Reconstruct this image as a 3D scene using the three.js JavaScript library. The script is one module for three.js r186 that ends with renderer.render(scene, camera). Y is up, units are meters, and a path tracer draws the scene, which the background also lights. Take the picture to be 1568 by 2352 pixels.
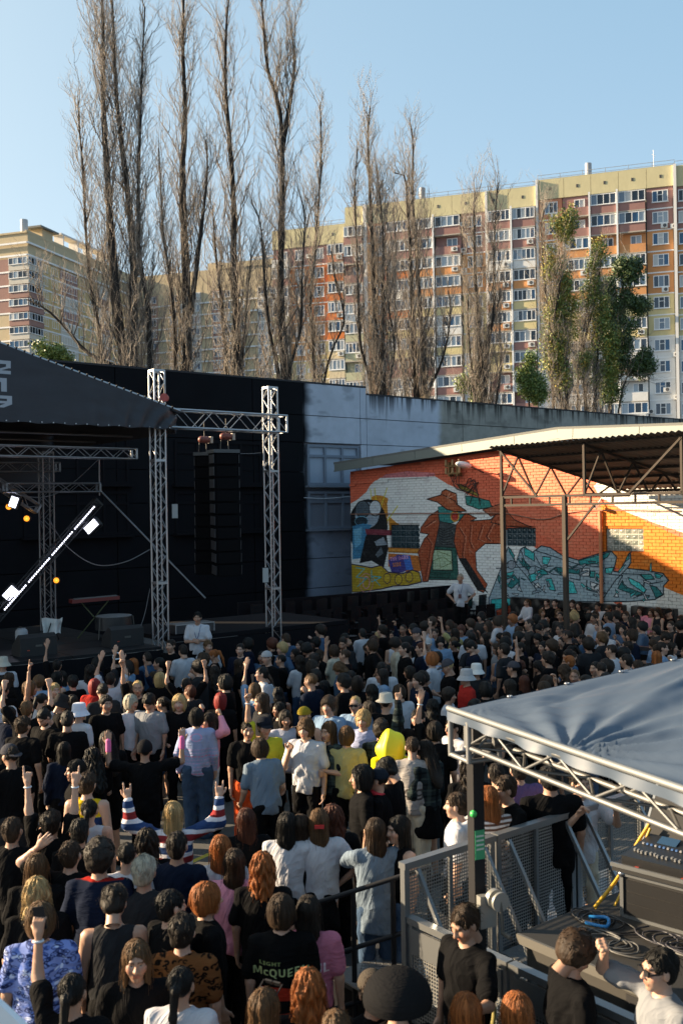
import * as THREE from 'three';
import { mergeGeometries } from 'three/addons/utils/BufferGeometryUtils.js';

// ---------- camera, sky, sun, exposure ----------
const scene = new THREE.Scene();
const camera = new THREE.PerspectiveCamera(54.42, 682 / 1024, 0.1, 3000);
const EYE = 4.4, FPX = 2287, ROLL = -0.016;
camera.position.set(0, EYE, 0);
camera.rotation.set(0, 0, ROLL);
camera.focus = 17; camera.userData.fStop = 2.8;
const SUN = new THREE.Vector3(-0.939, 0.3007, -0.162).normalize();   // towards the sun: left, low, a little behind the wall
{
  const W = 1024, H = 512, d = new Float32Array(W * H * 4);
  for (let j = 0; j < H; j++) for (let i = 0; i < W; i++) {
    const az = ((i + 0.5) / W - 0.5) * 2 * Math.PI, el = ((j + 0.5) / H - 0.5) * Math.PI;
    const y = Math.sin(el), x = Math.cos(el) * Math.cos(az), z = Math.cos(el) * Math.sin(az);
    const ang = Math.acos(THREE.MathUtils.clamp(x * SUN.x + y * SUN.y + z * SUN.z, -1, 1)) * 57.3;
    const e = Math.max(0, el * 57.3);
    const g = Math.min(1.5, 0.30 * Math.exp(-(ang - 49) / 24)), h = Math.exp(-e / 13);
    const k = 1 - 0.3 * Math.max(0, y);
    let c = [0.185 * k + g + 0.46 * h, 0.385 * k + 0.86 * g + 0.42 * h, 0.60 * k + 0.6 * g + 0.30 * h].map((v) => v * 0.39);
    if (el < 0) { const t = Math.min(1, -el * 12); c = c.map((v, q) => v * (1 - t) + [0.06, 0.055, 0.05][q] * t); }
    d.set([c[0], c[1], c[2], 1], (j * W + i) * 4);
  }
  const t = new THREE.DataTexture(d, W, H, THREE.RGBAFormat, THREE.FloatType);
  t.mapping = THREE.EquirectangularReflectionMapping; t.magFilter = t.minFilter = THREE.LinearFilter; t.needsUpdate = true;
  scene.background = t; scene.environment = t;
}
const sun = new THREE.DirectionalLight(new THREE.Color().setRGB(1, 0.77, 0.50), 5);
sun.position.copy(SUN).multiplyScalar(120); sun.name = 'sun';
sun.target.position.set(0, 0, -20); sun.position.add(sun.target.position);
Object.assign(sun.shadow.camera, { left: -90, right: 90, top: 60, bottom: -60, near: 1, far: 400 });
sun.shadow.mapSize.set(4096, 4096);
scene.add(sun, sun.target);
const renderer = new THREE.WebGLRenderer({ antialias: true });
renderer.toneMapping = THREE.LinearToneMapping;
renderer.toneMappingExposure = 3.35;
renderer.shadowMap.enabled = true;

// ---------- helpers ----------
let seed = 12345;
const rnd = () => { seed = (seed * 1664525 + 1013904223) >>> 0; return seed / 4294967296; };
const rr = (a, b) => a + (b - a) * rnd();
const pick = (a) => a[Math.floor(rnd() * a.length)];
const D2R = Math.PI / 180;
const V = (x, y, z) => new THREE.Vector3(x, y, z);
const v3 = (p) => p.isVector3 ? p : V(p[0], p[1], p[2]);
// value noise
const hash = (x, y, z) => { let h = (x * 374761393 + y * 668265263 + z * 2147483647) | 0; h = Math.imul(h ^ (h >>> 13), 1274126177); return ((h ^ (h >>> 16)) >>> 0) / 4294967296; };
function noise(x, y, z = 0) {
  const X = Math.floor(x), Y = Math.floor(y), Z = Math.floor(z), f = (t) => t * t * (3 - 2 * t);
  const u = f(x - X), v = f(y - Y), w = f(z - Z), L = (a, b, t) => a + (b - a) * t;
  return L(L(L(hash(X, Y, Z), hash(X + 1, Y, Z), u), L(hash(X, Y + 1, Z), hash(X + 1, Y + 1, Z), u), v),
    L(L(hash(X, Y, Z + 1), hash(X + 1, Y, Z + 1), u), L(hash(X, Y + 1, Z + 1), hash(X + 1, Y + 1, Z + 1), u), v), w);
}
const fbm = (x, y, z = 0) => 0.5 * noise(x, y, z) + 0.3 * noise(x * 2.1, y * 2.1, z * 2.1 + 7) + 0.2 * noise(x * 4.3, y * 4.3, z * 4.3 + 3);
const sstep = (a, b, x) => { const t = Math.min(1, Math.max(0, (x - a) / (b - a))); return t * t * (3 - 2 * t); };
// a point of the place, read off the reference at 1568 x 2352, at a known distance, height or plane
const ray = (x, y) => { const a = (x - 784) / FPX, b = (1176 - y) / FPX, c = Math.cos(ROLL), s = Math.sin(ROLL); return [a * c - b * s, a * s + b * c]; };
const at = (x, y, z) => { const [a, b] = ray(x, y); return V(a * z, EYE + b * z, -z); };
const atH = (x, y, h) => { const [, b] = ray(x, y); return at(x, y, (h - EYE) / b); };
function onPlane(g, x, y, off = 0) {   // where the sight line meets the plane z = off of a group turned about y: its local x, y
  const [a, b] = ray(x, y), f = g.rotation.y, nx = Math.sin(f), nz = Math.cos(f);
  const px = g.position.x + nx * off, pz = g.position.z + nz * off;
  const t = (px * nx + pz * nz) / (a * nx - nz), wx = a * t - px, wz = -t - pz;
  return [wx * Math.cos(f) - wz * Math.sin(f), EYE + b * t - g.position.y];
}
const names = {};
const numbered = (n) => { const k = names[n] = (names[n] ?? -1) + 1; return k ? n + '_' + String(k).padStart(3, '0') : n; };
function tag(o, label, category, group, kind) { if (label) o.userData.label = label; if (category) o.userData.category = category; if (group) o.userData.group = group; if (kind) o.userData.kind = kind; return o; }
function thing(name, label, category, group, pos = [0, 0, 0], turn = 0) {
  const o = new THREE.Group(); o.name = numbered(name); o.position.set(...pos); o.rotation.y = turn * D2R; scene.add(o);
  return tag(o, label, category, group);
}
function part(parent, name, geo, m, label) {
  const o = new THREE.Mesh(Array.isArray(geo) ? merge(geo) : geo, m); o.name = parent === scene ? numbered(name) : name; parent.add(o);
  if (label) o.userData.label = label; return o;
}
const solo = (name, geo, m, label, category, group, kind) => tag(part(scene, name, geo, m), label, category, group, kind);
const merge = (a) => { const b = a.map((g) => { const n = g.index ? g.toNonIndexed() : g; for (const k of Object.keys(n.attributes)) if (!['position', 'normal', 'uv'].includes(k)) n.deleteAttribute(k); return n; }); return b.length === 1 ? b[0] : mergeGeometries(b); };
const box = (w, h, d, x = 0, y = 0, z = 0, ry = 0, rz = 0, rx = 0) => { const g = new THREE.BoxGeometry(w, h, d); if (rx) g.rotateX(rx); if (rz) g.rotateZ(rz); if (ry) g.rotateY(ry); return g.translate(x, y, z); };
const UP = V(0, 1, 0);
function along(g, a, b) { a = v3(a); b = v3(b); const dir = b.clone().sub(a), q = new THREE.Quaternion().setFromUnitVectors(UP, dir.clone().normalize()), m = a.clone().add(b).multiplyScalar(0.5); return g.applyQuaternion(q).translate(m.x, m.y, m.z); }
const bar = (a, b, r, n = 6, r2 = r) => along(new THREE.CylinderGeometry(r2, r, v3(a).distanceTo(v3(b)), n, 1), a, b);
const sq = (a, b, w, d = w) => along(new THREE.BoxGeometry(w, v3(a).distanceTo(v3(b)), d), a, b);
const tube = (pts, r, seg = 24, n = 6) => new THREE.TubeGeometry(new THREE.CatmullRomCurve3(pts.map(v3)), seg, r, n);
const cyl = (r1, r2, h, x, y, z, n = 16) => new THREE.CylinderGeometry(r1, r2, h, n).translate(x, y, z);
function boxUV(g, s = 1) { const p = g.attributes.position, n = g.attributes.normal, u = new Float32Array(p.count * 2); for (let i = 0; i < p.count; i++) { const ax = Math.abs(n.getX(i)), ay = Math.abs(n.getY(i)), az = Math.abs(n.getZ(i)); u[2 * i] = (ax > ay && ax > az ? p.getZ(i) : p.getX(i)) * s; u[2 * i + 1] = (ay > ax && ay > az ? p.getZ(i) : p.getY(i)) * s; } g.setAttribute('uv', new THREE.BufferAttribute(u, 2)); return g; }
const mats = new Map();
function M(c, rough = 0.8, o = {}) {   // c: linear base colour
  const key = JSON.stringify([c, rough, Object.keys(o).map((k) => [k, o[k]?.uuid ?? o[k]])]);
  if (!mats.has(key)) { const m = new (o.clearcoat || o.sheen || o.transmission || o.specularIntensity !== undefined ? THREE.MeshPhysicalMaterial : THREE.MeshStandardMaterial)({ roughness: rough, ...o }); if (Array.isArray(c)) m.color.setRGB(...c); else m.color.set(c); mats.set(key, m); }
  return mats.get(key);
}
function tex(w, h, fn, srgb = true, rep = true) {   // fn(u, v) -> linear rgb or a grey
  const d = new Uint8Array(w * h * 4), e = (c) => Math.round(255 * Math.min(1, Math.max(0, srgb ? (c <= 0.0031308 ? c * 12.92 : 1.055 * c ** (1 / 2.4) - 0.055) : c)));
  for (let j = 0; j < h; j++) for (let i = 0; i < w; i++) { const c = fn((i + 0.5) / w, (j + 0.5) / h), k = (j * w + i) * 4; if (Array.isArray(c)) { d[k] = e(c[0]); d[k + 1] = e(c[1]); d[k + 2] = e(c[2]); } else d[k] = d[k + 1] = d[k + 2] = e(c); d[k + 3] = 255; }
  const t = new THREE.DataTexture(d, w, h); t.magFilter = THREE.LinearFilter; t.minFilter = THREE.LinearMipmapLinearFilter; t.generateMipmaps = true;
  if (rep) t.wrapS = t.wrapT = THREE.RepeatWrapping; if (srgb) t.colorSpace = THREE.SRGBColorSpace; t.needsUpdate = true; return t;
}
const wrapNoise = (u, v, f, s = 0) => { const a = u * 2 * Math.PI, b = v * 2 * Math.PI, r = f / 6.283; return fbm(Math.cos(a) * r + 20 + s, Math.sin(a) * r + Math.cos(b) * r + 20, Math.sin(b) * r + 20); };
const steel = M([0.10, 0.095, 0.085], 0.55, { metalness: 0.5 }), alu = M([0.37, 0.38, 0.40], 0.4, { metalness: 1 }), black = M([0.010, 0.010, 0.012], 0.6, { specularIntensity: 0.5 }), blackCloth = M([0.008, 0.008, 0.010], 0.9, { specularIntensity: 0.2 });

// ---------- the ground ----------
{
  const m = tex(512, 512, (u, v) => { const n = wrapNoise(u, v, 60), p = wrapNoise(u, v, 7, 9), s = hash(Math.floor(u * 512), Math.floor(v * 512), 3); const c = 0.035 + 0.03 * n + 0.02 * p + 0.025 * s * s; return [c * 1.02, c, c * 0.97]; });
  m.repeat.set(700, 700);
  const g = new THREE.PlaneGeometry(2800, 2800).rotateX(-Math.PI / 2); g.translate(0, 0, -300);
  solo('ground', g, new THREE.MeshStandardMaterial({ map: m, roughness: 0.92, bumpMap: m, bumpScale: 0.01 }), 'dark worn asphalt of the yard between the crowd', 'ground', null, 'structure');
  const ln = (a, b, c, d) => { const p = atH(a, b, 0), q = atH(c, d, 0); return sq([p.x, 0.001, p.z], [q.x, 0.001, q.z], 0.07, 0.006); };
  solo('road_marking', ln(1568 * 0.27, 1990, 690, 1872), M([0.42, 0.36, 0.05], 0.8), 'thin worn yellow line painted on the asphalt', 'marking', null, 'structure');
}
// ---------- apartment blocks far behind ----------
const frameWhite = M([0.72, 0.73, 0.74], 0.5);
const paneMats = [M([0.05, 0.07, 0.10], 0.06), M([0.02, 0.03, 0.045], 0.06), M([0.30, 0.36, 0.42], 0.15), M([0.14, 0.19, 0.25], 0.1), M([0.45, 0.46, 0.46], 0.3), M([0.03, 0.09, 0.18], 0.08)];
const paneGeo = new Map(), frameGeo = new Map();
const cached = (m, k, f) => { if (!m.has(k)) m.set(k, f()); return m.get(k); };
// a window: frame mesh with its panes as sub-parts; x, y = lower left corner on the facade
function windowUnit(b, x, y, z, w, h, n, o = {}) {
  w = Math.round(w * 10) / 10;
  const pw = w / n, t = 0.1;
  const fg = cached(frameGeo, [w, h, n, o.bar].join(), () => {
    const a = [box(w, t, 0.1, w / 2, t / 2, 0), box(w, t, 0.1, w / 2, h - t / 2, 0), box(w + 0.16, 0.06, 0.2, w / 2, -0.03, 0.04)];
    for (let i = 0; i <= n; i++) a.push(box(t, h - 2 * t, 0.1, Math.min(w - t / 2, Math.max(t / 2, i * pw)), h / 2, 0.002));
    if (o.bar) a.push(box(pw - t, 0.07, 0.08, pw * (n > 2 ? 1.5 : 0.5), h * 0.62, 0.001));
    return merge(a);
  });
  const f = part(b, 'window', fg, o.frame ?? frameWhite); f.position.set(x, y, z);
  for (let i = 0; i < n; i++) {
    const p = part(f, 'pane', cached(paneGeo, [w, h, n, o.deep ?? 0].join(), () => box(pw - 0.02, h - 0.1, o.deep ?? 0.03, 0, 0, 0)), o.pane ?? pick(paneMats));
    p.position.set((i + 0.5) * pw, h / 2, -0.03 - (o.deep ?? 0) / 2);
  }
  return f;
}
const acGeo = [box(0.85, 0.6, 0.35, 0, 0.3, 0.2), cyl(0.04, 0.04, 0.02, 0.06, 0.3, 0.385, 8)], acFan = new THREE.CylinderGeometry(0.23, 0.23, 0.02, 14).rotateX(Math.PI / 2).translate(0.08, 0.3, 0.381);
const acShell = merge(acGeo), acWhite = M([0.66, 0.66, 0.64], 0.6), acDark = M([0.05, 0.05, 0.055], 0.6);
function aircon(b, x, y, z) { const a = part(b, 'air_conditioner', acShell, acWhite); a.position.set(x, y, z); part(a, 'fan', acFan, acDark); }
const wallTex = tex(256, 256, (u, v) => { const n = wrapNoise(u, v, 9), s = wrapNoise(u, v * 0.3, 40, 5); return 0.86 + 0.12 * (n - 0.5) + 0.1 * (s - 0.5); });
const wm = (c, r = 0.9) => M(c, r, { map: wallTex });
const MAUVE = [0.34, 0.185, 0.165], ORANGE = [0.64, 0.30, 0.12], YELLOW = [0.68, 0.58, 0.31], WHITE = [0.76, 0.76, 0.75], ATTIC = [0.62, 0.56, 0.34], SALMON = [0.62, 0.25, 0.14], DEEP = [0.62, 0.19, 0.05], CREAM = [0.66, 0.56, 0.38], PALEG = [0.46, 0.47, 0.32];
{
  const b = thing('apartment_block', 'long panel apartment block in mauve, orange, yellow and white bands, behind the right hand trees', 'building', null, [1.0, 0, -144.8], -18);
  const lx = (x, y = 700) => onPlane(b, x, y)[0];
  const flr = 2.8, N = 13;
  const wallBox = (x0, x1, y0, y1, c, z = 0, d = 0.3) => part(b, 'wall_panel', boxUV(box(x1 - x0 - 0.04, y1 - y0 - 0.05, d, (x0 + x1) / 2, (y0 + y1) / 2, z - d / 2), 0.12), wm(c));
  const sections = [[lx(628), lx(796), 46.2], [lx(796), lx(1237), 48.5], [lx(1237), lx(1553), 49.2], [lx(1553), lx(1553) + 16, 49.0]];
  for (const [x0, x1, top] of sections) {
    part(b, 'core', box(x1 - x0, top - 0.6, 13, (x0 + x1) / 2, (top - 0.6) / 2, -6.9), wm([0.34, 0.32, 0.28]));
    part(b, 'parapet', boxUV(box(x1 - x0, 0.25, 13.2, (x0 + x1) / 2, top + 0.02, -6.6), 0.1), wm([0.42, 0.38, 0.25]));
    const rail = []; for (const h of [0.55, 1.0]) rail.push(box(x1 - x0, 0.05, 0.05, (x0 + x1) / 2, top + h, -0.8));
    for (let x = x0; x < x1; x += 3) rail.push(box(0.06, 1.0, 0.06, x, top + 0.55, -0.8)); part(b, 'roof_railing', rail, M([0.25, 0.27, 0.3], 0.6));
    let k = Math.max(2, Math.round((x1 - x0) / 3.7)), w = (x1 - x0) / k;
    for (let i = 0; i < k; i++) { wallBox(x0 + i * w, x0 + (i + 1) * w, top - 2.7, top, ATTIC, 0.25, 0.5); part(b, 'vent', box(0.28, 0.42, 0.04, x0 + (i + 0.5) * w, top - 1.3, 0.27), acDark); }
  }
  const floorsOf = (top) => Array.from({ length: N }, (_, r) => top - 2.7 - flr * (r + 1));
  const band = (lists) => (r) => { let n = 0; for (const [k, c] of lists) { n += k; if (r < n) return c; } return lists[lists.length - 1][1]; };
  const winCol = (d0, d1, w0, w1, top, colour, o = {}) => {
    const x0 = lx(d0), x1 = lx(d1), a = lx(w0), c = lx(w1);
    floorsOf(top).forEach((y, r) => {
      wallBox(x0, x1, y, y + flr, colour(r), 0.12, 0.4);
      part(b, 'joint_strip', box(x1 - x0, 0.16, 0.06, (x0 + x1) / 2, y, 0.14), frameWhite);
      windowUnit(b, a, y + 0.85, 0.16, c - a, 1.55, 3, { bar: rnd() < 0.6 });
      if (rnd() < 0.55) aircon(b, rnd() < 0.5 ? a - 0.6 : c - 0.5, y + (rnd() < 0.5 ? 0.15 : 1.0), 0.12);
    });
  };
  const bayCol = (d0, d1, top, colour, openRate = 0.14) => {
    const x0 = lx(d0, 700), x1 = lx(d1, 700), w = x1 - x0 - 0.12, deep = 0.85;
    floorsOf(top).forEach((y, r) => {
      const c = colour(r);
      part(b, 'balcony', [boxUV(box(w, 1.15, deep, (x0 + x1) / 2, y + 0.5, deep / 2 + 0.1), 0.12)], wm(rnd() < 0.08 ? WHITE : c));
      part(b, 'balcony_slab', box(w + 0.06, 0.14, deep + 0.06, (x0 + x1) / 2, y - 0.12, deep / 2 + 0.1), M([0.4, 0.37, 0.32], 0.9));
      if (rnd() < openRate) { wallBox(x0, x1, y + 1.1, y + flr, c, 0.1, 0.2); windowUnit(b, x0 + w * 0.45, y + 1.15, 0.16, w * 0.42, 1.2, 2); }
      else windowUnit(b, x0 + 0.06, y + 1.1, deep + 0.06, w, 1.45, pick([4, 4, 5]), { deep: 0.7, bar: false });
      if (rnd() < 0.3) aircon(b, x0 + w * 0.8, y + 0.25, deep + 0.1);
    });
  };
  const pilaster = (d0, d1, top, z = 0.5) => { const x0 = lx(d0), x1 = lx(d1); part(b, 'pilaster', box(x1 - x0, top, z + 0.3, (x0 + x1) / 2, top / 2, (z - 0.3) / 2 + 0.15), wm(WHITE)); };
  const pipe = (d, top) => part(b, 'drain_pipe', box(0.22, top, 0.22, lx(d), top / 2, 1.05), frameWhite);
  // far left section
  const S0 = sections[0][2], S1 = sections[1][2], S2 = sections[2][2];
  bayCol(630, 668, S0, band([[3, MAUVE], [9, PALEG]])); winCol(668, 712, 680, 700, S0, band([[1, MAUVE], [3, DEEP], [2, ORANGE], [3, YELLOW], [9, CREAM]]));
  winCol(712, 756, 722, 746, S0, band([[1, MAUVE], [3, DEEP], [1, ORANGE], [2, YELLOW], [9, CREAM]])); bayCol(757, 795, S0, band([[1, SALMON], [4, DEEP], [9, CREAM]]));
  // middle section
  bayCol(795, 838, S1, band([[4, MAUVE], [4, PALEG], [9, WHITE]])); pilaster(839, 846, S1);
  winCol(846, 890, 866, 886, S1, band([[1, SALMON], [5, ORANGE], [9, SALMON]]));
  bayCol(892, 945, S1, band([[2, MAUVE], [3, DEEP], [2, YELLOW], [9, MAUVE]])); bayCol(946, 998, S1, band([[2, MAUVE], [2, ORANGE], [3, YELLOW], [9, MAUVE]])); pipe(1000, S1 - 2.6);
  bayCol(1003, 1062, S1, band([[2, MAUVE], [2, ORANGE], [3, YELLOW], [9, MAUVE]]), 0.25);
  winCol(1064, 1118, 1076, 1108, S1, band([[2, MAUVE], [2, ORANGE], [3, YELLOW], [9, WHITE]])); pilaster(1118, 1123, S1);
  bayCol(1124, 1176, S1, band([[3, MAUVE], [3, ORANGE], [2, YELLOW], [9, MAUVE]])); pipe(1178, S1 - 2.6); bayCol(1180, 1233, S1, band([[2, MAUVE], [2, ORANGE], [2, YELLOW], [9, MAUVE]]));
  // right section
  pilaster(1234, 1239, S2); winCol(1240, 1294, 1254, 1284, S2, band([[2, SALMON], [3, ORANGE], [2, YELLOW], [9, WHITE]]));
  bayCol(1295, 1356, S2, band([[2, MAUVE], [3, ORANGE], [2, YELLOW], [9, WHITE]])); pipe(1357, S2 - 2.6); bayCol(1359, 1419, S2, band([[2, MAUVE], [3, ORANGE], [2, YELLOW], [9, WHITE]]), 0.1); pipe(1420, S2 - 2.6);
  bayCol(1422, 1485, S2, band([[2, MAUVE], [3, ORANGE], [2, YELLOW], [9, WHITE]]), 0.3);
  winCol(1487, 1548, 1500, 1536, S2, band([[2, MAUVE], [3, ORANGE], [2, YELLOW], [9, WHITE]])); pilaster(1549, 1556, S2);
  winCol(1557, 1610, 1560, 1596, S2 - 0.2, band([[2, MAUVE], [3, ORANGE], [2, YELLOW], [9, WHITE]]));
  for (const [d, s] of [[958, S1], [1347, S2]]) part(b, 'roof_flue', cyl(0.45, 0.45, 2.6, lx(d, 420), s + 1.3, -3, 12), M([0.3, 0.32, 0.36], 0.5));
  part(b, 'antenna', [bar([lx(1500, 400), S2, -2], [lx(1500, 400), S2 + 3, -2], 0.05), bar([lx(1496, 400), S2 + 2.5, -2], [lx(1504, 400), S2 + 2.2, -2], 0.03)], frameWhite);
}
{
  const BEIGE = [0.56, 0.46, 0.30], MAUVEB = [0.34, 0.20, 0.175], YB = [0.60, 0.45, 0.22], GREY = [0.6, 0.57, 0.51];
  const p = at(63, 527, 216), b = thing('brick_apartment_tower', 'tall beige and mauve brick apartment tower with white floor bands at the left edge', 'building', null, [p.x, 0, p.z], -18);
  const H = 66.2, flr = 3.0, N = 17;
  // right hand face as a sub-frame of the building: local x runs along -z of the building
  const probe = new THREE.Group(); probe.position.copy(b.position); probe.rotation.y = 72 * D2R;
  const rx = (x, y = 650) => onPlane(probe, x, y)[0];
  const face = (w, h, d, x, y, z) => box(w, h, d, x, y, z).rotateY(Math.PI / 2);          // on the right hand face: x along it, z out of it
  const LEN = 47;
  part(b, 'core', boxUV(box(40, H, LEN - 0.6, -20.2, H / 2, -LEN / 2 - 0.1), 0.08), wm(BEIGE));
  part(b, 'wing_core', boxUV(box(60, H + 0.6, 16, 30, (H + 0.6) / 2, -LEN - 8.2), 0.08), wm(BEIGE));
  part(b, 'roof_parapet', [box(0.3, 0.6, LEN, -0.3, H + 0.25, -LEN / 2), box(40, 0.4, 0.3, -20, H + 0.2, -0.3), box(3, 2.4, 4, -2.5, H + 1.6, -9)], wm(BEIGE));
  part(b, 'roof_slab', [box(4.4, 0.4, 7, -2.5, H + 2.9, -9)], M([0.14, 0.15, 0.15], 0.8));
  part(b, 'roof_flue', cyl(0.8, 0.8, 3.4, -2.5, H + 1.9, -2.5, 14), M([0.42, 0.44, 0.46], 0.5));
  part(b, 'roof_loggia', [0, 1, 2, 3, 4].map((i) => box(2.5, 3.2, 0.35, -2, H + 1.6, -15 - i * 6)).concat(box(2.6, 0.4, 26, -2, H + 3.4, -27)), M([0.62, 0.62, 0.62], 0.8));
  const turn = new THREE.Matrix4().makeRotationY(Math.PI / 2);
  const winR = (d0, d1, y, n, deep) => { const x0 = rx(d0), x1 = rx(d1); const f = windowUnit(b, 0, 0, 0, x1 - x0, 1.7, n); f.rotation.y = Math.PI / 2; f.position.set(0.22 + (deep ?? 0), y, -x0); };
  const panelR = (d0, d1, y, h, c, out = 0.1) => { const x0 = rx(d0), x1 = rx(d1); const g = boxUV(box(x1 - x0, h, 0.3 + out, (x0 + x1) / 2, y + h / 2, out / 2), 0.1).applyMatrix4(turn); part(b, 'wall_panel', g, wm(c)); };
  for (let r = 0; r < N; r++) {
    const y = H - 5.2 - flr * (r + 1);
    part(b, 'floor_band', [box(LEN, 0.34, 0.3, LEN / 2, y - 0.15, 0.16).applyMatrix4(turn), box(40, 0.34, 0.3, -20, y - 0.15, 0.16)], frameWhite);
    const mauve = r < 2 || r > 4;
    panelR(53 + 38, 136, y, flr - 0.35, YB); panelR(137, 177, y, flr - 0.35, r % 3 < 2 && r < 4 ? MAUVEB : GREY); panelR(178, 222, y, flr - 0.35, YB); panelR(223, 250, y, flr - 0.35, r % 2 ? MAUVEB : GREY); panelR(251, 285, y, flr - 0.35, YB);
    for (const [a, c, n] of [[96, 109, 3], [117, 131, 3], [182, 193, 2], [205, 216, 2], [256, 267, 2]]) { winR(a, c, y + 0.8, n); if (rnd() < 0.4) { const f = part(b, 'air_conditioner', acShell, acWhite); f.rotation.y = Math.PI / 2; f.position.set(0.2, y + 0.2, -rx(a)); part(f, 'fan', acFan, acDark); } }
    winR(139, 175, y + 0.9, 6); winR(225, 248, y + 0.9, 4);
    // corner bay and left face
    part(b, 'corner_bay', boxUV(box(5, 1.25, 5.5, -1.6, y + 0.5, -1.7), 0.1), wm(mauve ? GREY : MAUVEB));
    { const f = windowUnit(b, 0, 0, 0, 5, 1.5, 5, { deep: 0 }); f.rotation.y = Math.PI / 2; f.position.set(0.95, y + 1.15, 1.0); windowUnit(b, -4.1, y + 1.15, 1.08, 4.8, 1.5, 4); }
    part(b, 'wall_panel', boxUV(box(14, flr - 0.35, 0.3, -11.5, y + flr / 2 - 0.1, 0.05), 0.1), wm(r < 4 ? MAUVEB : BEIGE));
    windowUnit(b, -14, y + 0.8, 0.22, 2.6, 1.7, 3);
  }
  for (const y of [H - 2.2, H - 4.9]) part(b, 'floor_band', [box(LEN, 0.4, 0.3, LEN / 2, y, 0.16).applyMatrix4(turn), box(40, 0.4, 0.3, -20, y, 0.16)], frameWhite);
  // the wing in the middle, seen through the trees
  const wz = -LEN - 0.1;
  for (let r = 0; r < N; r++) {
    const y = H - 4.6 - flr * (r + 1);
    part(b, 'floor_band', box(60, 0.34, 0.3, 30, y - 0.15, wz + 0.16), frameWhite);
    for (let i = 0; i < 7; i++) {
      const x = 3 + i * 6.2, kind = i % 3;
      part(b, 'wall_panel', boxUV(box(3.0, flr - 0.35, 0.3, x + 1.5, y + flr / 2 - 0.1, wz + 0.1), 0.1), wm(kind === 0 ? MAUVEB : kind === 1 ? YB : GREY));
      windowUnit(b, x + 0.3, y + 0.8, wz + 0.28, 2.4, 1.7, 3);
      if (i % 2) windowUnit(b, x + 3.5, y + 0.8, wz + 0.12, 1.5, 1.7, 2);
    }
  }
  part(b, 'roof_parapet', [box(36, 1.4, 0.4, 42, H + 1.2, wz), box(4, 2.2, 6, 22, H + 1.4, wz - 4)], wm(BEIGE));
  part(b, 'roof_rim', box(24, 0.5, 0.5, 44, H + 2.6, wz - 0.3), frameWhite);
}
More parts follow.
